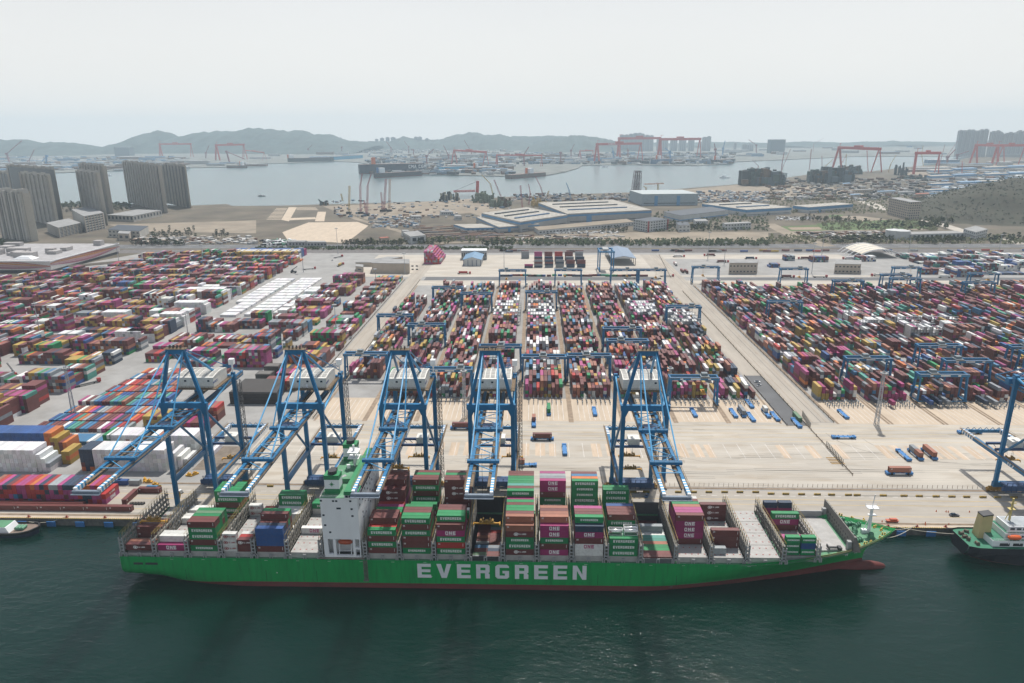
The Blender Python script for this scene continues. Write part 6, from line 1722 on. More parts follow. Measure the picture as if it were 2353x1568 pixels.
T_, L_, s = goliath('dark red gantry above the blue hull on the peninsula', 'T2', (1820, 565), (2110, 595), 90, mat('dark crane red', (.30, .03, .06), .7))
put('lettering', text_mb('CSSC HUANGHAI', 110, 6, .5).mesh('gantry lettering', WHITE), T_, (L_ * .45, -5.2, 82)) if False else None
goliath('dark red gantry at the middle of the peninsula', 'T2', (2210, 580), (2620, 585), 66, mat('dark crane red', (.30, .03, .06), .7))
goliath('red gantry across the bay before the highest hill', 'T1', (1482, 502), (1765, 500), 117)
goliath('red gantry across the bay, beside the derrick barge', 'T1', (2000, 530), (2250, 520), 118)
goliath('small red gantry at the far waterfront', 'T1', (2255, 500), (2430, 530), 60)
goliath('small red gantry far behind the peninsula sheds', 'T3', (620, 520), (738, 515), 62)
def crane_spec(name, label, k, base, top, tip=None, m_=REDGO, w_=2.2, cat='crane', group=None, n=14, house=True, r=.35):
    g = G(k, *base); t = AY(k, *top, g.y); T_ = empty(name, (0, 0, 0), label=label, cat=cat)
    if group: T_['group'] = group
    put('mast', MB().lattice(g, t, w_, r, n).mesh('mast', m_), T_)
    if tip:
        q = AY(k, *tip, g.y); q.y += 6
        put('jib', MB().lattice(t, q, w_ * .8, r * .8, max(4, n // 2), w2=w_ * .35).mesh('jib', m_), T_)
    if house: put('crawler_base', MB().box(g.x - 6, g.x + 6, g.y - 4, g.y + 4, 4, 9).mesh('crawler base', DARK), T_)
    return T_
cg = 'tall lattice crawler cranes on the earth lot'
RW = mat('red and white lattice', (.36, .13, .15), .7)
crane_spec('crawler_crane', 'yellow lattice crawler crane, first from the pads', 'T2', (852, 1020), (857, 765), m_=mat('yellow lattice', (.50, .36, .12), .7), group=cg, w_=3.4, r=.42)
crane_spec('crawler_crane', 'red crawler crane with its jib raised, second from the pads', 'T2', (962, 1020), (955, 770), (968, 655), RW, 3.4, group=cg, r=.42)
crane_spec('crawler_crane', 'red crawler crane leaning its jib toward the bow side, third from the pads', 'T2', (1017, 1040), (1024, 760), (1050, 655), RW, 3.4, group=cg, r=.42)
crane_spec('crawler_crane', 'straight red crawler crane, fourth from the pads', 'T2', (1172, 1000), (1192, 702), None, RW, 3.8, group=cg, r=.46)
crane_spec('crawler_crane', 'straight pale crawler crane, fifth from the pads', 'T2', (1222, 1000), (1228, 702), None, mat('pale lattice', (.45, .33, .26), .7), 3.8, group=cg, r=.46)
crane_spec('crawler_crane', 'short leaning mast beside the fourth crawler crane', 'T2', (1160, 1000), (1148, 825), None, RW, 3, group=cg)
crane_spec('crawler_crane', 'short leaning mast beside the third crawler crane', 'T2', (1012, 1030), (992, 900), None, RW, 3, group=cg)
og = 'construction cranes near the bay shore'
YL = mat('yellow lattice', (.45, .34, .16), .7)
for i, (k, a, b_, c, m_) in enumerate((('T2', (2030, 870), (2032, 720), None, REDGO), ('T2', (2180, 870), (2150, 745), (2070, 665), YL), ('T2', (2255, 880), (2185, 710), None, RW), ('T3', (285, 860), (262, 775), (213, 680), RW), ('T3', (95, 985), (75, 760), None, RW), ('T3', (150, 935), (165, 830), (150, 750), RW), ('T3', (540, 890), (520, 800), (497, 738), WBLUE),
                                          ('T2', (795, 905), (780, 838), None, YL), ('T3', (320, 860), (335, 810), None, YL), ('T3', (1228, 825), (1228, 780), (1205, 768), YL), ('T3', (2255, 610), (2258, 580), (2205, 525), RW), ('T4', (115, 745), (130, 560), (155, 455), RW), ('T4', (130, 620), (135, 600), (213, 425), RW), ('T4', (375, 660), (400, 425), None, RW), ('T4', (920, 640), (910, 440), None, REDGO), ('T4', (715, 590), (722, 470), None, YL),
                                          ('T4', (1105, 640), (1130, 560), (1185, 480), YL), ('T4', (1560, 620), (1600, 480), (1632, 385), RW), ('T4', (1640, 540), (1650, 480), (1750, 350), RW), ('T4', (1780, 690), (1785, 540), None, REDGO), ('T4', (660, 560), (690, 540), (727, 470), REDGO), ('T4', (1430, 600), (1412, 470), (1432, 395), YL), ('T4', (520, 590), (600, 520), None, YL), ('T4', (498, 580), (495, 490), None, RW), ('T4', (415, 450), (420, 380), (515, 325), RW))):
    crane_spec('lattice_crane', f"{['red', 'yellow', 'red and white'][0 if m_ is REDGO else 1 if m_ is YL else 2] if m_ is not WBLUE else 'blue'} lattice crane, {ORD[i if i < 12 else i - 12]} {'of the middle shore' if i < 12 else 'of the bow-side shipyard'} counted inland", k, a, b_, c, m_, 2.8, group=og, r=.42, n=10, house=False)
T_ = crane_spec('tower_crane', 'orange hammerhead tower crane at the shore beyond the pale hall', 'T3', (1337, 825), (1337, 745), None, YL, 3, r=.5, house=False)
a, b_ = AY('T3', 1210, 748, G('T3', 1337, 825).y), AY('T3', 1392, 742, G('T3', 1337, 825).y); put('jib', MB().lattice(a, b_, 2.4, .45, 12).mesh('jib', mat('orange lattice', (.5, .2, .08))), T_)
for i, (xb, xt, w_) in enumerate(((1108, 1136, 5), (1135, 1153, 5), (1163, 1170, 5))):
    crane_spec('rig_leg', f"lattice rig leg, {ORD[i]} of three standing together by the shore", 'T3', (xb, 825), (xt, 626), None, mat('rig leg brown', (.13, .08, .09), .7), 9, cat='rig leg', group='three lattice rig legs by the shore', n=7, house=False, r=1.1)
# red A-frame derrick vessel by the shore
T_ = empty('derrick_barge', (0, 0, 0), label='red derrick frame with a long boom line at the shore by the rigs', cat='derrick')
g = G('T2', 2030, 830); put('tower', MB().bar(g, AY('T2', 2034, 720, g.y), 9, 9).mesh('derrick tower', REDGO), T_); put('boom', MB().lattice(AY('T2', 1810, 815, g.y), AY('T2', 2010, 810, g.y), 4, 1, 12).mesh('derrick boom', REDGO), T_)
put('line', MB().bar(AY('T2', 1815, 812, g.y), AY('T2', 2030, 722, g.y), .8).mesh('derrick line', DARK), T_)
# portal jib cranes along the far docks
jg = 'slewing dock cranes of the far shipyards'
for i, (k, bx, by, tx, ty, jx, jy, c) in enumerate((('T1', 90, 560, 60, 470, 200, 350, 0), ('T1', 268, 560, 262, 540, 315, 430, 0), ('T1', 420, 570, 428, 490, 385, 540, 1), ('T1', 1890, 510, 1890, 460, 1920, 390, 0), ('T1', 2110, 560, 2080, 450, 2250, 520, 0),
     ('T2', 478, 470, 478, 425, 515, 385, 0), ('T2', 785, 465, 787, 410, 790, 400, 0), ('T2', 1240, 470, 1238, 415, 1195, 358, 0), ('T2', 1400, 465, 1400, 405, 1360, 355, 0), ('T2', 1445, 480, 1445, 435, 1420, 430, 0), ('T2', 1565, 570, 1565, 490, 1630, 425, 0), ('T2', 1770, 540, 1765, 480, 1720, 395, 0), ('T2', 1980, 500, 1975, 450, 1910, 345, 0),
     ('T3', 110, 580, 105, 480, 152, 405, 0), ('T3', 445, 550, 445, 460, 425, 455, 0), ('T3', 540, 510, 540, 440, 570, 380, 0), ('T3', 930, 510, 925, 450, 915, 410, 1), ('T3', 1062, 500, 1062, 440, 1060, 420, 0), ('T3', 1455, 540, 1445, 450, 1400, 415, 1), ('T3', 1865, 540, 1865, 430, 1855, 375, 0), ('T3', 1930, 490, 1935, 420, 1955, 348, 1), ('T3', 2240, 470, 2240, 390, 2170, 340, 0), ('T4', 1645, 560, 1650, 500, 1720, 430, 0), ('T4', 1735, 530, 1740, 480, 1845, 445, 0))):
    g = G(k, bx, by, 3); t = AY(k, tx, ty, g.y); q = AY(k, jx, jy, g.y); T_ = empty('dock_crane', (0, 0, 0), label=f"{'blue' if c else 'dull red'} slewing dock crane, {ORD[i % 8]} along the {('stern-side far waterfront', 'peninsula waterfront', 'bow-side far waterfront')[i // 8]}", cat='dock crane', group=jg)
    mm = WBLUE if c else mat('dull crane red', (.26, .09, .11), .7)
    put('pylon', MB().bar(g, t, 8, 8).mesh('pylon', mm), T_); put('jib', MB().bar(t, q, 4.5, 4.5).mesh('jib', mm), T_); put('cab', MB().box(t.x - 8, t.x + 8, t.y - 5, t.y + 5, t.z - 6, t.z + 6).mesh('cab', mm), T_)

# jacket and module clusters: dark lattice blocks on the bow-side shore
def cluster(label, k, x0, x1, yb, yt, seed, m_, n=70):
    r = random.Random(seed); a, b_ = G(k, x0, yb), G(k, x1, yb); T_ = empty('steel_structure', (0, 0, 0), label=label, cat='steel structure'); D = 80; zt = AY(k, (x0 + x1) / 2, yt, a.y).z
    for i in range(n):
        u, v = r.random(), r.random(); x = lerp(a.x, b_.x, u); y = a.y + v * D; hh = zt * (1 - .25 * abs(2 * u - 1) ** 2) * r.uniform(.4, 1.0)
        m = MB(); w_ = (b_.x - a.x) * r.uniform(.03, .09)
        if r.random() < .5: m.box(x - w_, x + w_, y - w_, y + w_, max(4, hh * r.uniform(0, .5)), hh)
        else: m.lattice((x, y, 4), (x + r.uniform(-12, 12), y, hh), w_ * .9, 1.6, 5)
        put('module', m.mesh('module', m_[i % len(m_)]), T_)
JM = [mat('module dark', (.035, .045, .05), .8, vary=.4), mat('module brown', (.12, .08, .05), .8, vary=.4), mat('module green grey', (.06, .09, .08), .8), mat('module blue grey', (.09, .12, .14), .8)]
cluster('dark rounded mass of stacked offshore modules, the one nearer the largest hall', 'T3', 2125, 2500, 765, 590, 1, JM, 110)
cluster('dark mass of offshore modules under the nearest red gantry', 'T4', 415, 800, 745, 590, 2, JM, 110)
cluster('low heap of dark modules beside the nearest red gantry', 'T4', 690, 900, 660, 570, 3, JM, 50)
cluster('dark four-legged jacket frame between the two red gantries', 'T4', 1210, 1295, 670, 545, 4, JM[:1], 20)
cluster('low dark barge load below the second red gantry', 'T4', 1280, 1560, 705, 665, 5, JM, 40)
cluster('green scaffolded platform module on the shore lot', 'T2', 1985, 2160, 925, 825, 6, [mat('module olive', (.16, .19, .14), .8, vary=.3)], 40)
cluster('grey green platform module next to the scaffolded one', 'T2', 2145, 2330, 965, 875, 7, [mat('module olive', (.16, .19, .14), .8), JM[1]], 40)
cluster('floating platform with pale upper works at the shore', 'T2', 1670, 1840, 910, 825, 8, [mat('module pale', (.35, .34, .27), .8), JM[0]], 36)
cluster('yellow framed module among the shore cranes', 'T3', 170, 290, 960, 875, 9, [mat('module ochre', (.42, .30, .12), .8)], 24)
cluster('small tug-like cluster at the pier corner of the earth lot', 'T2', 550, 640, 945, 895, 10, JM, 16)

# ------------------------------------------------------------------ ships and docks on the far side
def far_ship(name, label, k, a, b_, ztop_, hullm, redm=True, zfree=14, beam=40, house=None, cargo=None):
    A, B = G(k, *a, 0), G(k, *b_, 0); d = B - A; L_ = d.length; T_ = empty(name, A, math.atan2(d.y, d.x), label=label, cat='ship')
    poly = [(0, 0), (L_ * .93, 0), (L_, beam / 2), (L_ * .93, beam), (0, beam)]
    put('hull', MB().prism(poly, 3.2, zfree).mesh('far hull', hullm), T_); put('boot_top', MB().prism([(p[0] * .998 + .5, p[1] * .98 + .3) for p in poly], -1, 3.2).mesh('boot top', HULLR), T_)
    put('deck', MB().prism([(p[0] * .99 + 2, p[1] * .96 + .6) for p in poly], zfree, zfree + .4).mesh('far deck', mat('far deck', (.17, .12, .10), .8, vary=.3, scale=.1)), T_)
    if house is not None:
        put('superstructure', MB().box(L_ * house, L_ * (house + .1), 4, beam - 4, zfree, zfree + 22).mesh('superstructure', SHIPW), T_); put('funnel', MB().box(L_ * house - 9, L_ * house - 2, beam * .4, beam * .6, zfree, zfree + 24).mesh('far funnel', cargo or ORANGE), T_)
    return T_, L_
T_, L_ = far_ship('docked_container_ship', 'dark lettered container ship with an orange funnel docked across the bay', 'T2', (955, 655), (1560, 640), 0, mat('far navy hull', (.02, .03, .055), .6), zfree=44, beam=50)
put('lettering', text_mb('CMA CGM', 90, 16, .5).mesh('far ship lettering', WHITE), T_, (L_ * .87, -.6, 30)) ; put('funnel', MB().box(L_ * .19, L_ * .245, 15, 35, 44, 75).mesh('far funnel', ORANGE), T_)
far_ship('tanker', 'long red and black tanker lying before the docked container ship', 'T2', (1120, 692), (1545, 668), 0, mat('far black hull', (.03, .03, .035)), zfree=20, beam=34, house=.06, cargo=mat('funnel blue', (.05, .15, .35)))
far_ship('cargo_ship', 'pale blue hull on the peninsula below the dark red gantry', 'T2', (1715, 632), (1990, 618), 0, mat('far light blue hull', (.06, .32, .50), .6), zfree=22, beam=36)
far_ship('cargo_ship', 'dark hull with a white deckhouse on the peninsula', 'T2', (1990, 640), (2130, 630), 0, mat('far black hull', (.03, .03, .035)), zfree=20, beam=32, house=.3)
far_ship('bulk_carrier', 'long dark bulk carrier moored along the far waterfront', 'T2', (300, 550), (720, 540), 0, mat('far black hull', (.03, .03, .035)), zfree=28, beam=40, house=.02)
far_ship('bulk_carrier', 'turquoise striped ship behind the long bulk carrier', 'T2', (720, 530), (1000, 512), 0, mat('far light blue hull', (.06, .32, .50), .6), zfree=26, beam=40)
far_ship('bulk_carrier', 'dark hull lying at the far docks beside the slewing cranes', 'T3', (1880, 565), (2050, 550), 0, mat('far black hull', (.03, .03, .035)), zfree=24, beam=40, house=.05)
far_ship('bulk_carrier', 'blue hull among far docks with a striped house', 'T3', (1320, 570), (1480, 560), 0, mat('far blue hull', (.04, .10, .2)), zfree=30, beam=40, house=.2)
far_ship('barge', 'low dark barges tied along the peninsula tip', 'T3', (0, 700), (330, 672), 0, mat('far brown hull', (.13, .09, .07)), zfree=16, beam=40, house=.5)
far_ship('derrick_ship', 'red derrick ship at the far waterfront below the hills', 'T1', (2080, 600), (2260, 600), 0, mat('far brown hull', (.13, .09, .07)), zfree=14, beam=30, house=.7)
for i, (k, x, y) in enumerate((('T3', 845, 592), ('T3', 1945, 692), ('T2', 50, 860), ('T1', 1010, 672), ('T3', 1160, 570))):
    g = G(k, x, y, 0); s_ = 1.4 if i < 2 else .8
    T_ = put('small_boat', MB().prism([(-14, -3), (10, -3), (16, 0), (10, 3), (-14, 3)], 0, 3).mesh('boat hull', WHITE if i != 2 else DARK), None, (g.x, g.y, 0)); T_.scale = (s_, s_, s_)
    tag(T_, f"small boat on the bay, {('near the lettered gantry', 'with a wake before the modules', 'alone mid-bay below the hills', 'below the middle towers', 'white, at the far docks')[i]}", 'boat'); put('cabin', MB().box(-8, 3, -2, 2, 3, 7).mesh('boat cabin', WHITE), T_)

# far towers and docks
CITY = mat('far tower wall', (.43, .44, .44), .8, vary=.1); CITYD = mat('far tower bands', (.27, .28, .30), .7)
def far_tower(k, x, yb, yt, w, label, group):
    g = G(k, x, yb, 3); t = AY(k, x, yt, g.y).z; e = w / 2.351 * .588 / 1632 * g.y * 1.03
    T_ = put('far_tower', MB().box(-e / 2, e / 2, 0, 22, 0, t).mesh('far tower', CITY), None, (g.x, g.y, 2.9)); tag(T_, label, 'tower block', group)
    for j in (-.25, .05, .3): put('window_strip', MB().box(e * j - e * .06, e * j + e * .06, -1, 0, 4, t - 5).mesh('window strip', CITYD), T_)
    put('roof', MB().box(-e * .25, e * .25, 4, 18, t, t + 6).mesh('far tower cap', CITY), T_)
i = 0
for (k, xs, yb) in (('T2', [(1110, 338, 26), (1160, 328, 34), (1210, 322, 34), (1262, 322, 42), (1470, 318, 32), (1507, 318, 34), (1570, 332, 32), (1615, 348, 38), (1330, 352, 30), (1370, 345, 30), (1660, 372, 28), (1700, 375, 24), (1745, 372, 26), (1800, 376, 30), (1850, 378, 30), (2040, 385, 30), (2080, 380, 28), (2120, 378, 30), (2165, 376, 30), (2210, 382, 30), (2255, 378, 26), (2300, 380, 28), (780, 325, 22), (1420, 352, 20)], 425),
                    ('T3', [(1005, 300, 40), (1045, 300, 40), (1085, 292, 38), (1125, 285, 40), (1165, 285, 44), (1195, 292, 28), (1235, 303, 40), (1275, 305, 32), (1350, 335, 50), (1400, 335, 50), (1480, 340, 60), (1560, 345, 60), (1640, 345, 50), (1760, 322, 40), (1798, 316, 38), (2045, 375, 20), (2130, 385, 40), (2180, 387, 60)], 445),
                    ('T4', [(1740, 262, 34), (1775, 265, 34), (1815, 258, 34), (1850, 258, 36), (1890, 268, 34), (1930, 256, 34), (1970, 252, 36), (2040, 272, 44), (2080, 265, 36), (2110, 280, 30), (2165, 290, 40), (2200, 280, 36), (2240, 285, 36), (2280, 265, 40), (2325, 272, 40)], 500)):
    for (x, yt, w_) in xs:
        zone = {'T2': 'before the middle hills', 'T3': 'behind the far docks', 'T4': 'in the mist beyond the bow-side gantries'}[k]
        far_tower(k, x, yb, yt, w_, f"hazy tower block {zone}, number {('one', 'two', 'three', 'four', 'five', 'six', 'seven', 'eight', 'nine', 'ten', 'eleven', 'twelve', 'thirteen', 'fourteen', 'fifteen', 'sixteen', 'seventeen', 'eighteen', 'nineteen', 'twenty', 'twenty-one', 'twenty-two', 'twenty-three', 'twenty-four')[xs.index((x, yt, w_))]} from the stern side", 'hazy tower blocks ' + zone)
for (k, x0, x1, yb, yt, lb) in (('T4', 18, 160, 465, 345, 'single large windowless block on the far shore skyline'), ('T1', 1055, 1178, 490, 415, 'dark windowless block across the bay before the hills')):
    a, b_ = G(k, x0, yb, 3), G(k, x1, yb, 3); t = AY(k, x0, yt, a.y).z
    T_ = put('dock_hall', MB().box(0, b_.x - a.x, 0, 90, 0, t).mesh('dock hall', mat('dock hall grey', (.17, .20, .22), .8)), None, (a.x, a.y, 2.9)); tag(T_, lb, 'hall')
    put('roof', MB().box(-2, b_.x - a.x + 2, -2, 92, t, t + 3).mesh('dock hall roof', CITYD), T_)
r = random.Random(21)
for (k, x0, x1, y0, y1, n) in (('T1', 500, 1700, 505, 580, 12), ('T1', 1700, 2350, 545, 585, 6), ('T2', 0, 900, 420, 520, 12), ('T2', 1100, 2350, 470, 560, 14), ('T2', 1650, 2350, 570, 650, 8), ('T3', 0, 600, 450, 560, 14), ('T3', 640, 1900, 470, 560, 16), ('T3', 1900, 2350, 430, 500, 8), ('T4', 0, 1600, 400, 480, 14), ('T1', 0, 500, 520, 620, 8), ('T4', 1400, 2350, 500, 640, 14)):
    nm = {('T1', 500): 'below the left hills', ('T1', 1700): 'behind the derrick ship', ('T2', 0): 'behind the bulk carriers', ('T2', 1100): 'of the peninsula sheds', ('T2', 1650): 'at the peninsula tip', ('T3', 0): 'behind the barges', ('T3', 640): 'below the lettered gantry',
          ('T3', 1900): 'beyond the slewing cranes', ('T4', 0): 'by the windowless block', ('T1', 0): 'beyond the apartment towers', ('T4', 1400): 'below the misty towers'}[(k, x0)].replace('left hills', 'stern-side hills')
    for i in range(n):
        xx = x0 + (x1 - x0) * (i + r.uniform(.1, .9)) / n
        g = G(k, xx, r.uniform(y0, y1), 3); w_ = r.uniform(25, 90); d_ = r.uniform(20, 50); hh = r.uniform(8, 22)
        ci = r.randrange(5); c_ = (WWALL, WGREY, CITY, ROOFB, mat('far rust', (.2, .12, .09), .8))[ci]
        T_ = put('dock_shed', MB().box(-w_, w_, 0, d_, 0, hh).mesh('dock shed', c_), None, (g.x, g.y, 2.95)); tag(T_, f"{('white', 'grey', 'pale grey', 'blue', 'rusty')[ci]} hazy dock building, {(ORD)[i]} {nm} counting toward the bow side", 'dock building', f"hazy dock buildings {nm}")
        put('roof', MB().box(-w_ * .98, w_ * .98, 1, d_ - 1, hh, hh + 1.5).mesh('dock shed roof', r.choice((ROOFB, ROOFG, WWALL))), T_)
# ------------------------------------------------------------------ light masts
def light_mast(label, k, base, top, lattice=False, Y=None):
    g = G(k, *base); t = AY(k, *top, g.y); h = t.z - 4
    T_ = empty('light_mast', (g.x, g.y, 4.05), label=label, cat='light mast', group='tall light masts of the terminal')
    if lattice:
        put('pole', MB().lattice((0, 0, 0), (0, 0, h), 2.4, .28, 14, w2=1.2).mesh('lattice pole', STEELF), T_)
    else: put('pole', MB().cyl((0, 0, 0), (0, 0, h), .48, 8, .22).mesh('pole', STEELF), T_)
    m = MB(); m.cyl((0, 0, h - 1.4), (0, 0, h - 1.1), 2.2, 10)
    for i in range(8): a = i * math.pi / 4; m.box(2.1 * math.cos(a) - .35, 2.1 * math.cos(a) + .35, 2.1 * math.sin(a) - .35, 2.1 * math.sin(a) + .35, h - 1.9, h - 1.0)
    put('lamp_ring', m.mesh('lamp ring', GREY), T_)
for lb, k, b_, t, l in (('lattice light mast on the pale lanes beyond the bow', 'L4', (995, 372), (1058, -120), 1), ('lattice light mast between the single container rows and the stacks', 'L1', (682, 290), (588, -165), 1),
     ('lattice light mast behind the leg of the fourth crane', 'L2', (1915, 310), (1900, -140), 1), ('lattice light mast behind the bow-side crane house', 'M3', (1435, 1420), (1425, 1130), 1),
     ('thin light mast in front of the red lettered containers in the stern-side yard', 'M1', (372, 850), (318, 540), 0), ('thin light mast by the road at the truck in the stern-side yard', 'M1', (1737, 915), (1692, 630), 0), ('thin light mast beside the tall white reefers', 'M1', (1258, 465), (1222, 235), 0),
     ('thin light mast by the mall fence', 'M1', (1100, 222), (1062, -10), 0), ('thin light mast among the farthest stern-side stacks', 'M1', (1872, 240), (1850, 5), 0), ('thin light mast close to the mall, half hidden', 'M1', (350, 490), (310, 250), 0),
     ('thin light mast at the road corner beside low brown stacks', 'M2', (740, 850), (715, 550), 0), ('thin light mast beside the inner container lane', 'M2', (1107, 480), (1093, 225), 0), ('thin light mast before the beige office', 'M2', (1366, 285), (1357, 80), 0), ('thin light mast at the stepped white stack', 'M2', (435, 265), (412, 30), 0),
     ('thin light mast at the checkpoint lanes', 'M2', (752, 95), (738, -145), 0), ('thin light mast beside the first inland gantry crane', 'M2', (2276, 225), (2270, 15), 0), ('thin light mast by the truck lanes near the open shed', 'M3', (1795, 140), (1812, -110), 0), ('thin light mast over the bow-side parking apron', 'M3', (1945, 190), (1955, -20), 0),
     ('thin light mast before the magenta container pair', 'M4', (402, 275), (432, -10), 0), ('thin light mast next to the membrane canopy', 'M4', (492, 130), (512, -110), 0), ('thin light mast beyond the canopy with flags', 'M4', (1290, 100), (1310, -90), 0), ('thin light mast at the white reefer stacks inland', 'M4', (1552, 210), (1575, -10), 0), ('thin light mast among the inland outer stacks', 'M4', (1772, 240), (1808, 20), 0), ('thin light mast at the edge of the outer stacks', 'M4', (2115, 105), (2140, -90), 0)):
    light_mast(lb, k, b_, t, bool(l))

# ------------------------------------------------------------------ quayside
# crash barriers with hazard stripes
HZ = mat('hazard yellow', (.55, .36, .04), .7)
bmesh_ = MB().box(-1.75, 1.75, -.35, .35, 0, .95).mesh('barrier', HZ)
st = MB()
for i in range(5): st.hexa([(-1.6 + i * .7, -.37, .02), (-1.25 + i * .7, -.37, .02), (-1.25 + i * .7, .37, .02), (-1.6 + i * .7, .37, .02), (-1.4 + i * .7, -.37, .97), (-1.05 + i * .7, -.37, .97), (-1.05 + i * .7, .37, .97), (-1.4 + i * .7, .37, .97)])
st = st.mesh('barrier stripe', DARK)
bx = [('L3', x) for x in (1525, 1665, 1805, 1950, 2090, 2235)] + [('L4', x) for x in (30, 165, 310, 455, 585, 740, 820, 1060, 1250, 1390, 1545, 1690, 1825, 1975, 2110, 2260)] + [('L3', 1110), ('L3', 1230)] + [('L2', 130), ('L2', -900)]
bx = sorted(bx, key=lambda q: G(q[0], q[1], 1000).x)
for i, (k, x) in enumerate(bx):
    y = 985 if k == 'L3' else 1000 + x * .016 if k == 'L4' else 930
    g = G(k, x, y, 4.6); o = put('crash_barrier', bmesh_, None, (g.x, g.y, 4.06)); put('hazard_stripe', st, o)
    tag(o, f"yellow barrier with black stripes, {(ORD + ['eighteenth', 'nineteenth', 'twentieth', 'twenty-first', 'twenty-second', 'twenty-third', 'twenty-fourth', 'twenty-fifth', 'twenty-sixth', 'twenty-seventh'])[i]} along the quay road from the stern", 'barrier', 'striped barriers along the quay road')
# fence along the crane rail
T_ = empty('rail_fence', (0, 357.8, 4.05), label='long low mesh fence along the landward crane rail', cat='fence')
pm = MB().box(-.07, .07, -.07, .07, 0, 2.0).mesh('fence post', mat('rust brown post', (.22, .12, .06), .8))
for i in range(100): put('post', pm, T_, (70 + i * 2.7, 0, 0))
m = MB()
for z in (.5, 1.1, 1.8): m.box(70, 340, -.03, .03, z - .03, z + .03)
put('rail', m.mesh('fence rail', STEELF), T_)
for i, (x0, y0, x1, y1, lb) in enumerate(((201.5, 449, 201.5, 890, 'post fence along the first outer crane track'), (181.5, 372, 181.5, 860, 'short yellow post fence beside the wide lane'), (-172.5, 430, -172.5, 930, 'grey fence along the stern-side lane'), (-152, 450, -152, 930, 'fence between the stern-side lane and the first block'), (182.5, 940, 198, 1130, 'kerb fence beside the inland crossing road'), (168.5, 443, 168.5, 545, 'black fence round the dark work yard'), (-700, 1010, -470, 1165, 'pale panelled wall along the mall road'))):
    T_ = empty('lane_fence', (0, 0, 4.05), label=lb, cat='fence'); a, b_ = Vector((x0, y0, 0)), Vector((x1, y1, 0)); n = int((b_ - a).length / 9)
    pm = MB().box(-.12, .12, -.12, .12, 0, 1.8).mesh('lane post', RUSTY)
    for j in range(n): q = a.lerp(b_, j / n); put('post', pm, T_, (q.x, q.y, 0))
    w_ = 4 if i == 6 else 1.6
    m = MB(); m.bar(a + Vector((0, 0, w_ / 2)), b_ + Vector((0, 0, w_ / 2)), .1, w_ * (.95 if i == 6 else .45)); put('panel', m.mesh('lane panel', BEI if i == 6 else mat('fence brown', (.17, .13, .09), .8) if i != 5 else DARK), T_)
# steel gate fences on the apron
for i, (k, p, q, lb) in enumerate((('L4', (535, 575), (685, 745), 'slatted fence panels slanting across the bow-side apron'), ('L4', (315, 290), (388, 402), 'slatted fence at the corner of the dark work yard'))):
    a, b_ = G(k, *p), G(k, *q); T_ = empty('apron_fence', (0, 0, 0), label=lb, cat='fence')
    for j in range(12):
        s_ = a.lerp(b_, j / 11); put('post', MB().box(s_.x - .15, s_.x + .15, s_.y - .15, s_.y + .15, 4.05, 8).mesh('apron post', LASH), T_)
    for z in (4.8, 6.2, 7.6): put('rail', MB().bar((a.x, a.y, z), (b_.x, b_.y, z), .15).mesh('apron rail', LASH), T_)
m = MB(); g = G('L4', 640, 725)
for j in range(5): m.box(g.x - 4, g.x + 4, g.y - 1 + j * 2.0, g.y - .8 + j * 2.0, 4.1, 4.4)
tag(m.build('yellow_rack', YELLOW), 'yellow ladder-like steel rack lying at the fence foot', 'rack')
# fenders on the quay wall
fm = MB().box(-2.3, 2.3, -1.5, -1.1, .2, 3.0).mesh('fender panel', mat('fender blue', (.02, .13, .35), .6)); fc = MB().cyl((0, -1.1, 1.9), (0, .1, 1.9), .9, 12).mesh('fender cone', BLACK)
for i, x in enumerate((-262, -247, -232, -217, -202, -187, 165.5, 181.5, 196)):
    o = put('fender', fm, None, (x, QY, 0)); put('rubber_cone', fc, o)
    tag(o, f"blue fender panel on the quay wall, {ORD[i % 6]} {'astern of the ship' if i < 6 else 'between the two bows'}", 'fender', 'blue fenders on the quay wall')
m = MB()
for i in range(220): m.box(-345 + i * 1.1, -344.5 + i * 1.1, QY - .02, QY + .5, 4.0, 4.16)
for i in range(40): m.box(160 + i * 1.1, 160.5 + i * 1.1, QY - .02, QY + .5, 4.0, 4.16)
tag(m.build('quay_edge_marking', HZ), kind='structure')
m = MB(); m.box(-700, 900, QY + .02, QY + .55, 4.0, 4.12); tag(m.build('quay_kerb', mat('quay kerb', (.10, .09, .08), .8)), kind='structure')
# mooring bollards and lines
bb = MB(); bb.cyl((0, 0, 0), (0, 0, .7), .3, 10); bb.cyl((0, 0, .7), (0, 0, 1.0), .55, 10, .4); bb.box(-.8, .8, -.8, .8, 0, .1)
bb = bb.mesh('quay bollard', mat('bollard rust', (.25, .05, .03), .7))
for i, x in enumerate((-300, -280, -260, -240, -220, -200, -186, 162, 176, 190, 204)):
    o = put('quay_bollard', bb, None, (x, QY + 1.2, 4.06)); tag(o, f"rust red mooring bollard, {ORD[i % 7]} on the quay edge {'astern' if i < 7 else 'ahead'} of the ship", 'bollard', 'mooring bollards on the quay edge')
def rope(label, a, b_, sag=1.5, r=.09):
    a, b_ = Vector(a), Vector(b_); m = MB(); K = 12; pts = [a.lerp(b_, i / K) - Vector((0, 0, sag * 4 * (i / K) * (1 - i / K))) for i in range(K + 1)]
    for i in range(K): m.bar(pts[i], pts[i + 1], r * 2)
    tag(m.build('mooring_line', mat('rope', (.50, .47, .38), .9)), label, 'rope', 'mooring lines')
rope('lower mooring line from the green bow to the quay', (159, 286.5, 16.8), (189, QY + 1.2, 4.9)); rope('upper mooring line from the green bow to the quay', (161.5, 294, 17.2), (190, QY + 1.2, 4.9)); rope('mooring line from the black tanker stern to the quay', (201, 304, 8.6), (176, QY + 1.2, 4.9), 1)
rope('slack mooring line between tug bow and quay', (-257, 313.5, 3.8), (-240, QY + 1.2, 4.9), 1.8)
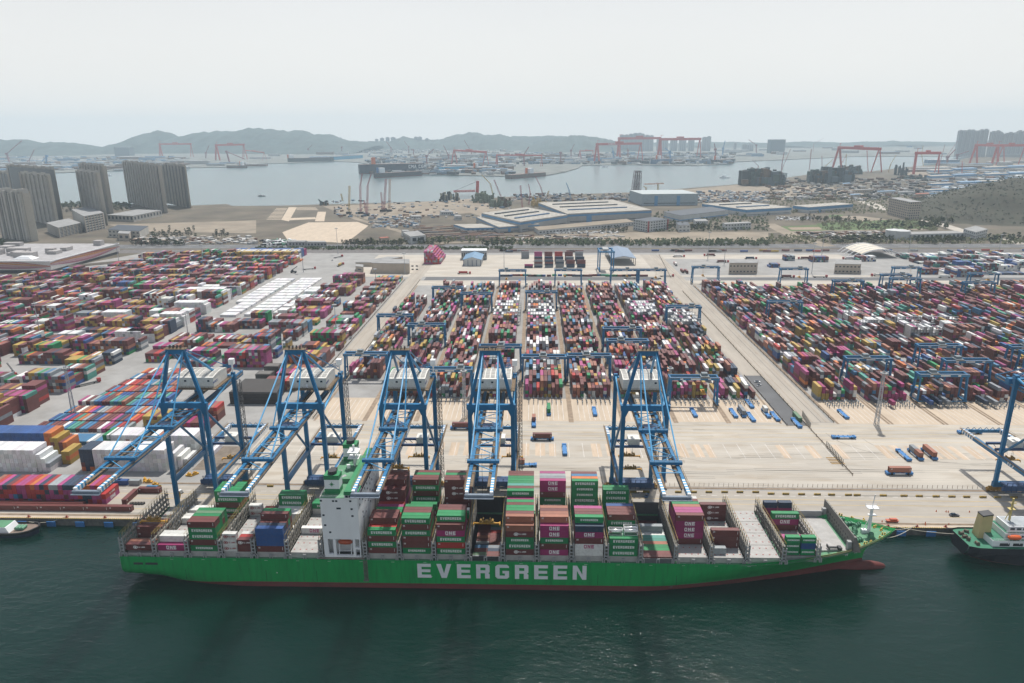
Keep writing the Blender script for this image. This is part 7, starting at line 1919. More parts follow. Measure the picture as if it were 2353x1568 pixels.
# car, van, red boat on trailer, cones
def car(label, x, y, rz, c, van=False):
    T_ = empty('van' if van else 'parked_car', (x, y, 4.08), rz, label=label, cat='van' if van else 'car'); m = MB(); h = 1.0 if not van else 1.3
    m.hexa([(-2.3, -.9, .3), (2.3, -.9, .3), (2.3, .9, .3), (-2.3, .9, .3), (-2.25, -.85, h * .85), (2.2, -.85, h * .8), (2.2, .85, h * .8), (-2.25, .85, h * .85)]); put('body', m.mesh('car body', c), T_)
    zt = 1.5 if not van else 2.2; m = MB(); m.hexa([(-1.9, -.8, h * .83), (1.2 if not van else 2.0, -.8, h * .83), (1.2 if not van else 2.0, .8, h * .83), (-1.9, .8, h * .83), (-1.2 if not van else -1.9, -.65, zt), (.5 if not van else 1.5, -.65, zt), (.5 if not van else 1.5, .65, zt), (-1.2 if not van else -1.9, .65, zt)]); put('cabin', m.mesh('car cabin', GLASS if not van else c), T_)
    wm = MB().cyl((0, -.12, 0), (0, .12, 0), .34, 10).mesh('car wheel', BLACK)
    for a in (-1.4, 1.4):
        for b_ in (-.85, .85): put('wheel', wm, T_, (a, b_, .34))
g = G('F4', 1710, 378, 4.5); car('dark grey car parked alone on the quay behind the tanker', g.x, g.y, 0, mat('car grey', (.09, .085, .10), .3))
g = G('L1', 1645, 1000, 4.5); car('white van parked behind the stern lashing bridges', g.x, g.y, 1.0, WHITE, True)
for i, (k, x, y, c) in enumerate((('M3', 2250, 1270, WHITE), ('M3', 2262, 1300, WHITE), ('M2', 700, 155, WHITE), ('M3', 1285, 322, DARK), ('M3', 1352, 322, DARK), ('M3', 1665, 232, WHITE), ('L3', 1235, 1020, mat('machine blue', (.02, .10, .25), .5)))):
    g = G(k, x, y, 4.5); car(('white car farther inland on the wide lane', 'white car nearer the water on the wide lane', 'white car by the checkpoint lanes', 'dark car before the gantry legs, stern side one', 'dark car before the gantry legs, bow side one', 'white car at the parking kerb', 'dark blue machine on the quay by the bow-side crane')[i], g.x, g.y, (i * .7) % 3, c)
m = MB(); g = G('F4', 1135, 440); m.hexa([(g.x - 2.4, g.y - .8, 4.3), (g.x + 2.6, g.y - .8, 4.3), (g.x + 2.6, g.y + .8, 4.3), (g.x - 2.4, g.y + .8, 4.3), (g.x - 2.9, g.y - 1, 5.2), (g.x + 3.2, g.y - 1, 5.2), (g.x + 3.2, g.y + 1, 5.2), (g.x - 2.9, g.y + 1, 5.2)])
m.box(g.x - 1, g.x + 2.4, g.y - .7, g.y + .7, 5.2, 5.9); o = m.build('rescue_boat', mat('rescue orange', (.45, .10, .05), .6)); tag(o, 'small orange boat standing ashore by the ship bow', 'boat')
cone = MB().cyl((0, 0, 0), (0, 0, 1.1), .35, 8, .05).mesh('cone', ORANGE)
for i, (x, y) in enumerate(((1545, 1170 - 824), (1635, 350), (1655, 352), (1850, 352), (1445, 455), (1445, 470), (1660, 465), (1048, 440))):
    g = G('F4', x, y); o = put('traffic_cone', cone, None, (g.x, g.y, 4.06)); tag(o, f"small orange traffic cone on the quay, {ORD[i]} counted from the car", 'cone', 'traffic cones on the quay')
# containers round the stern quay
gq = 'containers on the quay astern of the ship'
for i in range(11):
    container(-215.5 - i * 12.3, 325.2, 4.1, 'B', f"maroon container, {ORD[i]} in the row along the quay edge astern", gq, let=('B', 0) if i == 3 else None, h=None)
for i in range(9):
    container(-243 - i * 12.3, 328.2, 4.1, 'B', f"maroon container, {ORD[i]} in the second row behind the quay edge row", gq)
container(-217.5, 337.5, 4.1, 'B', 'maroon container pointing inland, side of the U shape', gq, rz=math.pi / 2); container(-210.6, 345, 4.1, 'B', 'maroon container closing the inland side of the U shape', gq)
pal = 'RMKKMNNNMGGRNMKRMMRBNMRCK'
for i in range(24):
    x = -231.0 - i * 2.5
    c = pal[i]
    if i < 16: container(x, 337.8, 4.1 + 3 * 2.65, c, f"{CNAME[c]} container, {ORD[i]} from the end atop the four high mixed stack", 'top containers of the mixed stack on the quay', rz=math.pi / 2, let=('B', 0) if c != 'N' else None)
    else: mass(x, 337.8, 4.1 + 3 * 2.65, c, h=2.65)
    for t in range(3): mass(x, 337.8, 4.1 + t * 2.65, yr.choice('RMRMNkOBMRBMN'), h=2.65)
container(-228.3, 337.8, 4.1, 'M', 'pink lettered container at the foot of the mixed stack end', gq, rz=math.pi / 2, let=('O', 0)); container(-228.3, 337.8, 4.1 + 2.8, 'L', 'red lettered container on the pink one at the stack end', gq, rz=math.pi / 2, let=('L', 0))
for i, (x, y, c, L_) in enumerate(((1070, 900, 'U', 20), (1135, 905, 'U', 20), (1245, 905, 'G', 20), (1400, 965, 'k', 20))):
    g = G('L1', x, y + 14); container(g.x, g.y, 4.1, c, f"short {CNAME[c]} container on the quay, {ORD[i]} of the loose ones beside the mixed stack", gq, L=20)
for i in range(5):
    g = G('L1', 1210 + i * 26, 1098); o = put('tyre', MB().cyl((0, 0, .1), (0, 0, .7), 1.1, 14).mesh('tyre', BLACK), None, (g.x, g.y, 4.05)); tag(o, f"black tyre on the quay, {ORD[i]} in the row by the U shape", 'tyre', 'old tyres on the quay'); put('hub', MB().cyl((0, 0, .65), (0, 0, .72), .5, 12).mesh('tyre hub', mat('tyre hub', (.1, .08, .06))), o)
for i, (x, y) in enumerate(((1370, 900), (1420, 930), (1330, 885), (1740, 840), (1790, 830))):
    g = G('L1', x, y); m = MB(); m.box(-2, 2, -.8, .8, 0, .8); m.box(-1, 1, -.5, .5, .8, 1.8); m.bar((-1.5, 0, .8), (.5, 0, 2.4), .3); o = m.build('lifting_gear', YELLOW, loc=(g.x, g.y, 4.05)); o.rotation_euler.z = i; tag(o, f"yellow lifting gear standing on the quay, {ORD[i]} between stack and crane", 'lifting gear', 'yellow lifting gear on the quay')
m = MB(); m.quad([(-200, 372, 4.06), (-180, 372, 4.06), (-180, 405, 4.06), (-200, 405, 4.06)]); tag(m.build('earth_patch', mat('dug earth', (.17, .14, .11), .95, vary=.3, scale=.3, bump=.3)), kind='structure')

# trucks inland
def truck(label, k, x, y, rz, load):
    g = G(k, x, y); T_ = empty('truck', (g.x, g.y, 4.08), math.radians(rz), label=label, cat='truck', group='trucks on the inland roads')
    m = MB(); m.box(-8, 8, -1.2, 1.2, .9, 1.3); put('trailer', m.mesh('trailer', DARK), T_)
    m = MB(); m.box(8.3, 10.8, -1.25, 1.25, .6, 3.4); put('cab', m.mesh('truck cab', mat('truck red', (.35, .03, .03), .5)), T_)
    put('windscreen', MB().box(10.8, 10.85, -1.1, 1.1, 2.2, 3.1).mesh('windscreen', GLASS), T_)
    wm = MB().cyl((0, -.2, 0), (0, .2, 0), .5, 10).mesh('truck wheel', BLACK)
    for a in (-6.5, -5, 6, 9.5):
        for b_ in (-1, 1): put('wheel', wm, T_, (a, b_, .5))
    if load: q = Vector((0, 0, 5.4)); mass(g.x, g.y, 5.4, load, 12.19, 'x' if abs(math.sin(math.radians(rz))) < .7 else 'y')
for i, a in enumerate((('M3', 1520, 125, 0, 'W'), ('M3', 1820, 115, 180, 'B'), ('M3', 2180, 145, 0, 'N'), ('M3', 1500, 200, 90, 'W'), ('M3', 1562, 265, 90, 'B'), ('M3', 1600, 270, 90, 'B'), ('M3', 2060, 170, 0, 'W'), ('M3', 1080, 322, 0, ''), ('M3', 1410, 305, 0, ''), ('M3', 1920, 175, 0, 'B'), ('M4', 170, 315, 0, 'B'), ('M4', 1020, 300, 180, 'W'), ('M4', 1620, 315, 0, 'W'), ('M4', 1900, 305, 0, ''), ('M4', 750, 145, 180, 'W'), ('M4', 340, 145, 180, 'B'), ('M4', 470, 312, 0, ''),
                       ('M2', 750, 130, 60, ''), ('M2', 770, 205, 75, 'Y'), ('M2', 40, 325, 0, 'W'), ('M1', 1300, 870, 0, 'O'), ('M1', 790, 1300, 50, ''), ('M2', 1900, 280, 0, 'R'), ('M2', 480, 240, 30, ''), ('M4', 2070, 90, 0, 'Y'))):
    truck(f"container truck {('with a white load', 'with a dark load', 'without load')[0 if a[4] in 'WY' and a[4] else 1 if a[4] else 2]}, {ORD[i % 13]} {'on the roads behind the middle and outer blocks' if i < 13 else 'of the scattered ones farther off'}", *a)
# reach stackers
for i, (k, x, y, rz) in enumerate((('M1', 120, 1210, 150), ('M2', 90, 745, 150), ('M2', 110, 255, 10), ('M2', 345, 270, 0), ('M2', 620, 925, 20))):
    g = G(k, x, y); T_ = empty('reach_stacker', (g.x, g.y, 4.08), math.radians(rz), label=f"{'red' if i < 2 else 'dark'} reach stacker working at the stacks, {('nearest the water', 'in the middle of the yard', 'beside the stepped white stack', 'under the raised masts inland', 'on top of the long brown rows')[i]}", cat='reach stacker')
    c = RED if i < 2 else DARK
    put('body', MB().box(-4, 4, -1.6, 1.6, 1, 2.6).mesh('stacker body', c), T_); put('boom', MB().bar((-3.5, 0, 3), (6, 0, 9.5), .9).mesh('stacker boom', DARK), T_); put('cab', MB().box(-2, 0, -.8, .8, 2.6, 4.2).mesh('stacker cab', GLASS), T_)
    wm = MB().cyl((0, -.35, 0), (0, .35, 0), .8, 10).mesh('stacker wheel', BLACK)
    for a in (-2.8, 2.8):
        for b_ in (-1.7, 1.7): put('wheel', wm, T_, (a, b_, .8))
# inland blue gantry
T_ = empty('rail_gantry_crane', (0, 0, 4.05), label='tall slim blue gantry crane next to the open slate-roofed shed', cat='gantry crane')
for x in (91.5, 110.5):
    for y in (985, 1016): put('leg', MB().box(x - .8, x + .8, y - .8, y + .8, 0, 27).mesh('slim leg', BLUE), T_)
for y in (985, 1016): put('girder', MB().box(90, 112, y - 1, y + 1, 27, 29).mesh('slim girder', BLUE), T_)
for x in (91.5, 110.5): put('side_beam', MB().box(x - .7, x + .7, 986, 1015, 27, 28.6).mesh('slim side beam', BLUE), T_); put('sill', MB().box(x - .7, x + .7, 982, 1019, .6, 2).mesh('slim sill', BLUE), T_)
put('trolley', MB().box(96, 104, 990, 1012, 29, 31).mesh('slim trolley', GREY), T_)

# ------------------------------------------------------------------ tug at the stern quay
TUG = empty('tugboat', (-286, 309.4, 0), label='white and green tugboat with a dark tyre-lined bow cut by the picture edge', cat='tugboat')
def boat_hull(L_, B_, z0, z1, nose=.72, sheer=1.2, n=16):
    m = MB(); pr = []
    for i in range(n + 1):
        t = i / n; x = L_ * t; hb = B_ / 2 * (1 if t < nose else math.sqrt(max(0, 1 - ((t - nose) / (1 - nose)) ** 2.2))); hb = max(hb, .1); pr.append((x, hb, z1 + sheer * max(0, (t - .5) * 2) ** 2))
    for s_ in (-1, 1):
        for i in range(n):
            (x0, h0, t0), (x1, h1, t1) = pr[i], pr[i + 1]; k_ = .86
            q = [(x0 * .985, s_ * h0 * k_, z0), (x1 * .985, s_ * h1 * k_, z0), (x1, s_ * h1, t1), (x0, s_ * h0, t0)]
            m.quad(q if s_ < 0 else q[::-1])
    m.quad([(0, -B_ / 2 * .86, z0), (0, -B_ / 2, pr[0][2]), (0, B_ / 2, pr[0][2]), (0, B_ / 2 * .86, z0)])
    d = MB()
    for i in range(n): d.quad([(pr[i][0], -pr[i][1] * .97, pr[i][2] - .5), (pr[i + 1][0], -pr[i + 1][1] * .97, pr[i + 1][2] - .5), (pr[i + 1][0], pr[i + 1][1] * .97, pr[i + 1][2] - .5), (pr[i][0], pr[i][1] * .97, pr[i][2] - .5)])
    return m, d, pr
m, d, pr = boat_hull(37, 11, -.5, 2.4); put('hull', m.mesh('tug hull', mat('tug navy', (.012, .02, .05), .5)), TUG); put('deck', d.mesh('tug deck', mat('tug deck sand', (.20, .15, .12), .8)), TUG)
m = MB()
for s_ in (-1, 1):
    for i in range(16): m.bar((pr[i][0], s_ * (pr[i][1] + .1), pr[i][2] - .2), (pr[i + 1][0], s_ * (pr[i + 1][1] + .1), pr[i + 1][2] - .2), .8, 1.1)
put('rubber_fender', m.mesh('tug fender', BLACK), TUG)
put('superstructure', MB().hexa([(6, -3.8, 2), (24, -3.8, 2), (24, 3.8, 2), (6, 3.8, 2), (6, -3.6, 4.9), (22.5, -3.6, 4.9), (22.5, 3.6, 4.9), (6, 3.6, 4.9)]).mesh('tug house', SHIPW), TUG)
put('upper_deck', MB().box(7, 22, -3.4, 3.4, 4.9, 5.05).mesh('tug upper deck', DECKG), TUG)
put('wheelhouse', MB().box(9.5, 15.5, -2.4, 2.4, 5.05, 8).mesh('tug wheelhouse', SHIPW), TUG); put('wheelhouse_windows', MB().box(9.4, 15.6, -2.5, 2.5, 6.3, 7.2).mesh('tug windows', GLASS), TUG)
for i in range(3): put('winch', MB().cyl((26 + i * 1.6, -1.6, 3.2), (26 + i * 1.6, 1.6, 3.2), .8, 12).mesh('tug winch', WG), TUG)
put('mast', MB().bar((12, 0, 8), (12, 0, 13), .4).mesh('tug mast', WHITE), TUG)
for o in TUG.children: pass
# ------------------------------------------------------------------ black-hulled tanker on the bow side
TK = empty('tanker', (200, 300, 0), label='black hulled tanker with green deck, cream funnel and orange lifeboat behind the bow', cat='ship')
m = MB(); BW = 18.6
st_ = [(0, 7.6, 9.4, 3.2, 4.4), (4, 9.0, 9.3, 1.8, 6.5), (12, 9.3, 9.2, 0, 7.8), (24, 9.3, 9.1, -1, 9.3), (110, 9.3, 9.0, -1, 9.3)]
nb = []
for (x, hb, zt, zb, hbw) in st_:
    nb.append([(x, hbw * .72, zb), (x, hbw, min(zb + 1.6, 3)), (x, hb, 6), (x, hb, zt)])
mh = MB(); mr_ = MB()
for s_ in (-1, 1):
    for i in range(len(nb) - 1):
        for j in range(3):
            q = [nb[i][j], nb[i + 1][j], nb[i + 1][j + 1], nb[i][j + 1]]; q = [(p[0], s_ * p[1], p[2]) for p in q]
            (mr_ if j == 0 else mh).quad(q if s_ < 0 else q[::-1])
mh.quad([(0, -nb[0][1][1], nb[0][1][2]), (0, -nb[0][3][1], 9.4), (0, nb[0][3][1], 9.4), (0, nb[0][1][1], nb[0][1][2])]); mr_.quad([(0, -nb[0][0][1], nb[0][0][2]), (0, -nb[0][1][1], nb[0][1][2]), (0, nb[0][1][1], nb[0][1][2]), (0, nb[0][0][1], nb[0][0][2])])
put('hull', mh.mesh('tanker hull', mat('tanker black', (.014, .015, .022), .5, vary=.25)), TK); put('boot_top', mr_.mesh('tanker boot top', HULLR), TK)
m = MB(); m.quad([(.2, -7.4, 8.6), (4, -8.8, 8.6), (110, -9.1, 8.6), (110, 9.1, 8.6), (4, 8.8, 8.6), (.2, 7.4, 8.6)]); put('deck', m.mesh('tanker deck', mat('tanker deck green', (.02, .16, .09), .7, vary=.15, scale=.4)), TK)
def tk(x0, x1, y0, y1, z0, z1, nm, mt, par=TK): return put(nm, MB().box(x0, x1, y0, y1, z0, z1).mesh('tanker ' + nm, mt), par)
h1 = tk(11, 34, -6.6, 7.8, 8.6, 11.6, 'lower_house', SHIPW); tk(11.2, 33.8, -6.4, 7.6, 11.6, 11.75, 'upper_deck', mat('tanker deck green', (.02, .16, .09)), h1)
h2 = tk(17, 34, -5, 6.4, 11.75, 14.6, 'middle_house', SHIPW); tk(17.2, 33.8, -4.8, 6.2, 14.6, 14.75, 'upper_deck', mat('tanker deck green', (.02, .16, .09)), h2)
h3 = tk(18.5, 31, -4, 5.4, 14.75, 17.6, 'bridge', SHIPW); tk(19, 30.5, -3.6, 5, 17.6, 17.7, 'bridge_deck', mat('tanker bridge deck', (.33, .36, .38), .7), h3)
for i in range(4): tk(19.4 + i * 2.9, 21.4 + i * 2.9, -4.1, -3.9, 15.8, 16.8, 'window', GLASS, h3)
for i in range(5): tk(18.5 + i * 3, 19.4 + i * 3, -5.1, -4.9, 12.6, 13.4, 'window', GLASS, h2)
for i in range(3): tk(14.2 + i * 6, 18.6 + i * 6, -6.7, -6.5, 9.0, 10.4, 'side_opening', DARK, h1)
f_ = put('funnel', MB().hexa([(8.6, .4, 8.6), (14.2, .4, 8.6), (14.2, 5.4, 8.6), (8.6, 5.4, 8.6), (9.4, .8, 19.6), (14.0, .8, 20.4), (14.0, 5.0, 20.4), (9.4, 5.0, 19.6)]).mesh('tanker funnel', mat('funnel cream', (.52, .42, .20), .6, vary=.08)), TK)
put('funnel_top', MB().hexa([(9.3, .7, 19.6), (14.1, .7, 20.4), (14.1, 5.1, 20.4), (9.3, 5.1, 19.6), (9.3, .7, 20.2), (14.1, .7, 21), (14.1, 5.1, 21), (9.3, 5.1, 20.2)]).mesh('tanker funnel top', DARK), f_)
m = MB(); N_ = 10
for x, r in [(-3.2, .3), (-2.4, 1.1), (0, 1.35), (2.0, 1.2), (3.0, .4)]:
    for k in range(N_): t = 2 * math.pi * k / N_; m.v.append((20.4 + x, -6.4 + r * math.cos(t), 13.4 + r * .9 * math.sin(t)))
for i in range(4):
    for k in range(N_): a = i * N_ + k; b_ = i * N_ + (k + 1) % N_; m.f.append((a, b_, b_ + N_, a + N_)); m.m.append(0)
put('lifeboat', m.mesh('tanker lifeboat', mat('lifeboat bright orange', (.62, .11, .02), .5)), TK)
m = MB(); m.bar((18, -6.6, 10), (18, -6.4, 14.8), .3); m.bar((23, -6.6, 10), (23, -6.4, 14.8), .3); put('davit', m.mesh('tanker davit', WHITE), TK)
m = MB(); m.bar((22, 1.5, 17.6), (22, 1.5, 29), .7); m.box(20.6, 23.4, .3, 2.7, 23.5, 23.7); m.box(21, 23.6, 1.2, 1.8, 26.3, 26.6); m.bar((22, 1.5, 24), (20, 1.5, 18), .25); put('mast', m.mesh('tanker mast', mat('mast yellow', (.52, .42, .16), .6)), TK)
m = MB()
for (a, b_) in (((11, -6.6), (34, -6.6)), ((17, -5), (34, -5)), ((18.5, -4), (31, -4))):
    zz = {-6.6: 11.7, -5: 14.7, -4: 17.7}[a[1]]
    for z in (.5, 1.0): m.box(a[0], b_[0], a[1] - .03, a[1] + .03, zz + z - .03, zz + z + .04)
    for i in range(12): x = lerp(a[0], b_[0], i / 11); m.box(x - .03, x + .03, a[1] - .03, a[1] + .03, zz, zz + 1)
for z in (9.9, 9.5): m.box(.2, 110, 9.0, 9.06, z, z + .05)
put('handrail', m.mesh('tanker rails', WHITE), TK)
for i, (x, y) in enumerate(((3, 3.8), (3.6, -1), (5.2, -4.6), (6.2, 5.8), (2.6, .8))):
    m = MB(); m.cyl((-.9, 0, .8), (.9, 0, .8), .6, 10); m.box(-1.4, 1.4, -.6, .6, 0, .25); m.cyl((-1.1, 0, .8), (-.9, 0, .8), .9, 10); put('winch', m.mesh('tanker winch', mat('winch brown', (.12, .10, .07), .7)), TK, (x, y, 8.6), i * .8)
for i in range(6): put('deck_pipe', MB().cyl((36, -4 + i * 1.6, 9.4), (110, -4 + i * 1.6, 9.4), .25, 6).mesh('deck pipe', RUSTY), TK)
m = MB()
for i in range(5):
    x0 = 24 + i * 1.5
    m.box(x0, x0 + 1.0, -9.36, -9.31, 6.9, 7.0); m.box(x0 + .4, x0 + .55, -9.36, -9.31, 6.2, 7.5); m.box(x0, x0 + 1.0, -9.36, -9.31, 6.3, 6.4)
put('hull_name', m.mesh('tanker name', WHITE), TK)

# ------------------------------------------------------------------ trees, scrub and clutter
LEAF = mat('tree foliage', (.045, .065, .022), .9, vary=.45, scale=.12, detail=5)
LEAF2 = mat('spring foliage', (.10, .105, .045), .9, vary=.4, scale=.12)
PINE = mat('dark pine foliage', (.022, .035, .018), .9, vary=.4, scale=.15)
TRUNK = mat('bark', (.10, .075, .05), .9)
def crown_mesh(name, R, H, n, seed, m_):
    r = random.Random(seed); m = MB()
    for i in range(n):
        t = r.random() * 2 * math.pi; q = r.random() ** .5; z = r.random()
        w_ = R * (math.sin(math.pi * (z * .85 + .1)) ** .6) * q
        c = Vector((w_ * math.cos(t), w_ * math.sin(t), H * (.28 + .72 * z))); s_ = R * r.uniform(.22, .4)
        a, b_ = Vector((r.uniform(-1, 1), r.uniform(-1, 1), r.uniform(-.4, .6))).normalized(), Vector((r.uniform(-1, 1), r.uniform(-1, 1), r.uniform(-.6, .6))).normalized()
        n_ = a.cross(b_).normalized(); b_ = n_.cross(a)
        m.quad([c - a * s_, c - b_ * s_ * .8, c + a * s_, c + b_ * s_ * .8])
        m.quad([c - n_ * s_ * .8, c - a * s_ * .7, c + n_ * s_ * .8, c + a * s_ * .7])
    return m.mesh(name, m_)
def trunk_mesh(H): 
    m = MB(); m.cyl((0, 0, 0), (0, 0, H * .6), H * .035, 6, H * .015); m.bar((0, 0, H * .3), (H * .15, H * .05, H * .6), H * .02); m.bar((0, 0, H * .35), (-H * .14, -H * .06, H * .62), H * .02); return m.mesh('trunk', TRUNK)
KINDS_T = [(crown_mesh('crown', 3.4, 8, 46, 1, LEAF), trunk_mesh(8)), (crown_mesh('crown', 4.2, 9, 50, 2, LEAF2), trunk_mesh(9)), (crown_mesh('crown', 2.6, 10, 44, 3, PINE), trunk_mesh(10))]
KN = ['dull green tree', 'pale spring tree', 'dark pine tree']
ntree = 0
OW = ORD + ['eighteenth', 'nineteenth'] + ['twentieth'] + ['twenty-' + w_ for w_ in ORD[:9]] + ['thirtieth'] + ['thirty-' + w_ for w_ in ORD[:9]]
def trees(k, x0, x1, y0, y1, n, kinds, where, z=4.0, pts=None):
    global ntree
    r = random.Random(ntree + 3); cnt = {}
    for i in range(n):
        g = G(k, lerp(x0, x1, (i + r.random()) / n), r.uniform(y0, y1)); q = r.choice(kinds); cm, tm = KINDS_T[q]
        T_ = empty('tree', (g.x, g.y, 4.0), r.uniform(0, 6), label=f"{KN[q]}, {OW[cnt.setdefault(q, 0)]} from the stern side, {where}", cat='tree', group=f"{KN[q]}s {where}")
        cnt[q] += 1
        s_ = r.uniform(.75, 1.35); T_.scale = (s_, s_, s_ * r.uniform(.85, 1.2)); put('crown', cm, T_); put('trunk', tm, T_); ntree += 1
def belt(name, label, k, x0, x1, y0, y1, n, m_, seed, hmax=8):
    r = random.Random(seed); m = MB()
    for i in range(n):
        g = G(k, r.uniform(x0, x1), r.uniform(y0, y1)); R = r.uniform(1.6, 3.6); H = r.uniform(3, hmax)
        for j in range(9):
            t = r.random() * 6.28; q = R * r.random(); c = Vector((g.x + q * math.cos(t), g.y + q * math.sin(t), 4 + H * r.uniform(.2, 1))); s_ = R * r.uniform(.4, .7)
            a = Vector((r.uniform(-1, 1), r.uniform(-1, 1), r.uniform(-.5, .5))).normalized(); b_ = a.orthogonal().normalized()
            m.quad([c - a * s_, c - b_ * s_, c + a * s_, c + b_ * s_])
    o = m.build(name, m_); tag(o, label, kind='stuff')
trees('T2', 790, 1340, 1300, 1320, 34, (0, 2, 1), 'beside the highway before the workshop'); trees('T2', 1480, 1700, 1290, 1312, 12, (0, 2), 'beside the workshop and road'); trees('T2', 2080, 2351, 1305, 1325, 16, (2, 0), 'at the highway edge by the parked cars')
trees('T1', 1200, 1700, 1290, 1325, 30, (2, 0), 'below the villa'); trees('T1', 1380, 1800, 1180, 1260, 26, (0, 2), 'between villa and field'); trees('T1', 580, 760, 930, 1030, 18, (0, 2), 'between the apartment towers'); trees('T1', 1040, 1190, 940, 1000, 14, (0,), 'at the foot of the widest tower'); trees('T1', 0, 120, 1290, 1340, 12, (0,), 'beneath the short tower'); trees('T1', 1960, 2110, 1210, 1240, 10, (2,), 'in the bare field')
trees('T4', 560, 1150, 1260, 1300, 34, (2, 0), 'along the highway beyond the canopy'); trees('T4', 1350, 1800, 1270, 1300, 26, (1, 0), 'before the long workshop'); trees('T4', 1380, 1700, 1080, 1160, 22, (1, 0), 'by the road under the hill'); trees('T4', 780, 1600, 1090, 1170, 22, (0, 1), 'on the lawn before the hotel')
trees('T4', 300, 760, 1080, 1100, 14, (1, 2), 'near the small plaza'); trees('T3', 1400, 1900, 1130, 1180, 26, (0, 1, 2), 'around the office lawns'); trees('T3', 820, 1060, 1170, 1200, 12, (0, 2), 'before the shipyard office'); trees('T4', 2000, 2351, 1240, 1290, 16, (0, 2), 'at the road junction')
belt('tree_belt', 'ragged belt of dark trees along the far side of the highway', 'T3', 0, 2351, 1275, 1316, 620, LEAF, 31, 9)
belt('tree_belt', 'scrub and young trees along the highway beyond the canopy', 'T4', 0, 2351, 1225, 1300, 460, LEAF2, 32, 7)
belt('scrub', 'trees and bushes between the factory halls and offices', 'T3', 1300, 2351, 1010, 1185, 360, LEAF, 38, 7)
belt('scrub', 'low bushes along the steel yard and its roads', 'T2', 1350, 2351, 1240, 1300, 160, LEAF2, 39, 5)
belt('hedge', 'clipped hedge and low bushes along the stern-side highway', 'T2', 0, 2351, 1335, 1350, 300, LEAF, 33, 4)
belt('scrub', 'scrub between the towers and the shore', 'T1', 560, 1200, 925, 960, 260, LEAF, 34, 7)
belt('scrub', 'scrub across the lawns before the hotel', 'T4', 500, 1550, 1085, 1175, 300, LEAF2, 35, 4)
belt('scrub', 'green scrub scattered over shipyard roads', 'T4', 0, 1400, 850, 1020, 620, LEAF2, 36, 7)
0 and belt('scrub', 'dry scrub over the bare fields by the towers', 'T1', 1200, 2351, 1020, 1280, 300, mat('dry scrub', (.12, .10, .06), .95), 37, 3)
# trees over the near hill
r = random.Random(9); m = MB()
dg = bpy.data.objects['hillside'].data; hv2 = [v.co.copy() for v in dg.vertices]
for i in range(15000):
    c0 = r.choice(hv2)
    if c0.z < 6: continue
    c0 = c0 + Vector((r.uniform(-11, 11), r.uniform(-10, 10), r.uniform(-1.0, 3)))
    for j in range(3):
        a = Vector((r.uniform(-1, 1), r.uniform(-1, 1), r.uniform(-.5, .5))).normalized(); b_ = a.orthogonal().normalized(); s_ = r.uniform(.9, 2.1); c = c0 + Vector((r.uniform(-2, 2), r.uniform(-2, 2), r.uniform(0, 2)))
        m.quad([c - a * s_, c - b_ * s_, c + a * s_, c + b_ * s_])
tag(m.build('hill_scrub', mat('hill foliage', (.034, .040, .022), .95, vary=.5, scale=.02, detail=6)), 'dense scrub and small trees covering the near hill', kind='stuff')
# laid-out steel, pipes, parked cars and site clutter
def clutter(name, label, k, x0, x1, y0, y1, n, mats_, seed, sx=(2, 9), sy=(1, 4), sz=(.5, 3), align=False):
    r = random.Random(seed); m = MB()
    for i in range(n):
        g = G(k, r.uniform(x0, x1), r.uniform(y0, y1)); a = r.uniform(*sx); b_ = r.uniform(*sy); h = r.uniform(*sz); t = 0.35 if align else r.uniform(0, 3.1); mi = r.randrange(len(mats_))
        c_, s_ = math.cos(t), math.sin(t)
        P4 = [(g.x + c_ * u * a - s_ * v * b_, g.y + s_ * u * a + c_ * v * b_) for u, v in ((-1, -1), (1, -1), (1, 1), (-1, 1))]
        m.prism(P4, 4.0, 4.1 + h, mi)
    tag(m.build(name, *mats_), label, kind='stuff')
RS = mat('rust plate', (.16, .09, .06), .85, vary=.3); PC = mat('pale clutter', (.45, .44, .42), .8); BC = mat('blue clutter', (.12, .19, .27), .7)
clutter('steel_stock', 'rows of rusty steel plates on the stock yard', 'T2', 1460, 2300, 1130, 1270, 240, (RS, DARK), 1, (6, 16), (1, 2.4), (.3, 1.6), True)
clutter('steel_stock', 'rusty pipes and steel laid along the highway lot', 'T3', 0, 1000, 1215, 1290, 150, (RS, DARK, PC), 2, (3, 12), (.8, 2), (.4, 2.4))
clutter('site_clutter', 'scattered stores on the shore earth lots', 'T2', 700, 2351, 900, 1060, 170, (RS, PC, BC, DARK), 3, (2, 7), (1, 3), (.8, 4))
clutter('site_clutter', 'stores and huts behind the steel yard', 'T2', 1050, 1500, 1040, 1150, 130, (RS, PC, BC, WGREY), 4, (2, 8), (1, 3), (.8, 5))
clutter('site_clutter', 'shipyard clutter between the halls and the bay', 'T3', 0, 1400, 840, 910, 260, (RS, PC, BC, DARK, WGREY), 5, (2, 10), (1, 4), (.8, 6))
clutter('site_clutter', 'shipyard clutter on the bow-side shore', 'T4', 0, 1500, 700, 900, 700, (RS, PC, RUSTY, DARK, WGREY, DARK), 6, (2, 14), (1, 6), (.8, 7))
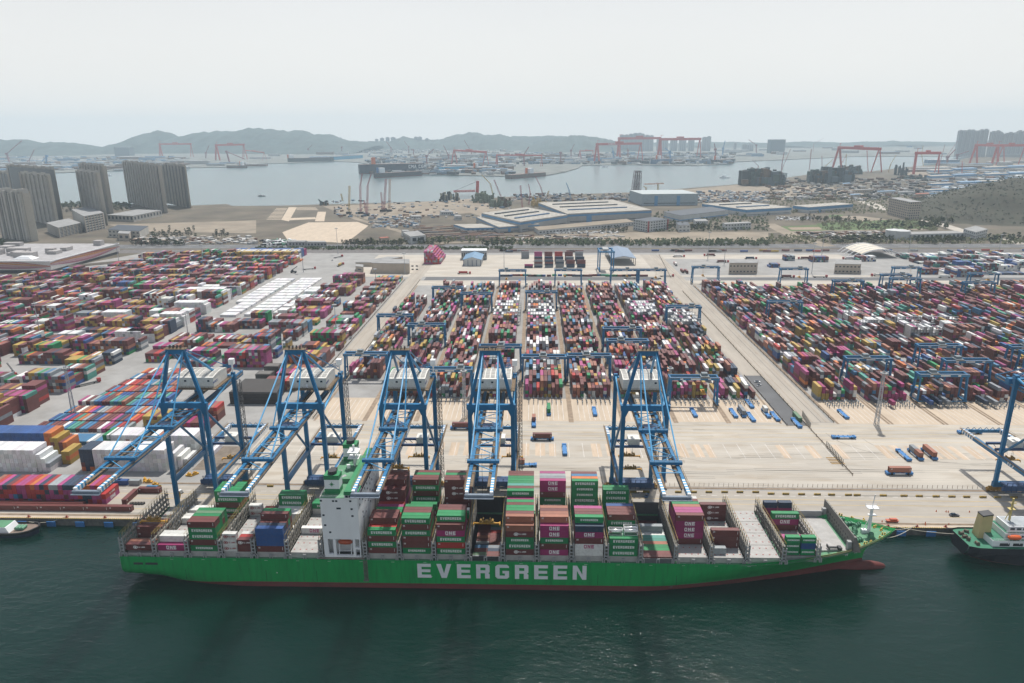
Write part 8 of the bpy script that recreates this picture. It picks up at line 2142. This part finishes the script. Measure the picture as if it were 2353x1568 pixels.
clutter('site_clutter', 'stores beyond the large blue-banded halls', 'T3', 1700, 2351, 820, 920, 260, (RS, PC, WWALL, BC), 7, (2, 10), (1, 4), (.8, 6))
clutter('site_clutter', 'far bow-side works and roofs', 'T4', 1500, 2351, 620, 900, 420, (ROOFB, WWALL, ROOFG, RS), 8, (5, 30), (3, 12), (3, 9))
clutter('parked_cars', 'rows of parked cars around the shipyard offices', 'T3', 260, 1000, 1182, 1205, 120, (PC, DARK, WHITE), 9, (2.2, 2.4), (1, 1.1), (1.2, 1.6))
clutter('parked_cars', 'rows of parked cars before the small blue-banded hall', 'T4', 70, 400, 1050, 1080, 120, (PC, DARK, WHITE), 10, (2.2, 2.4), (1, 1.1), (1.2, 1.6))
clutter('site_clutter', 'steel stock beside the canopy road', 'T4', 300, 1100, 1190, 1240, 130, (RS, DARK, PC), 11, (3, 12), (1, 3), (.5, 3))
clutter('parked_lorries', 'ranks of parked lorries beside the concrete pad', 'T2', 60, 330, 1265, 1310, 60, (mat('lorry green', (.06, .2, .13), .6), DARK, WHITE), 12, (6, 8), (1.2, 1.3), (2.2, 3.2))
clutter('site_clutter', 'huts and stores before the mall road', 'T1', 1250, 2351, 1240, 1300, 170, (PC, BEI, RS, WGREY), 13, (2, 9), (1, 4), (1, 5))
clutter('site_clutter', 'roofs and stores of the far stern-side shore', 'T1', 0, 1700, 500, 620, 300, (WWALL, ROOFB, CITY, RS), 14, (10, 45), (6, 18), (5, 14))
clutter('site_clutter', 'dock clutter along the peninsula', 'T2', 1000, 2351, 480, 660, 420, (WWALL, RS, CITY, BC, DARK), 15, (6, 30), (4, 12), (4, 16))
clutter('site_clutter', 'dock clutter of the far yards', 'T3', 0, 2050, 470, 565, 520, (WWALL, RS, CITY, BC, DARK), 16, (6, 34), (4, 14), (4, 18))
clutter('site_clutter', 'low town between the far docks and the middle hills', 'T2', 0, 2351, 400, 470, 420, (CITY, WWALL, ROOFG, BEI), 17, (10, 30), (6, 16), (6, 20))
flush_mass()
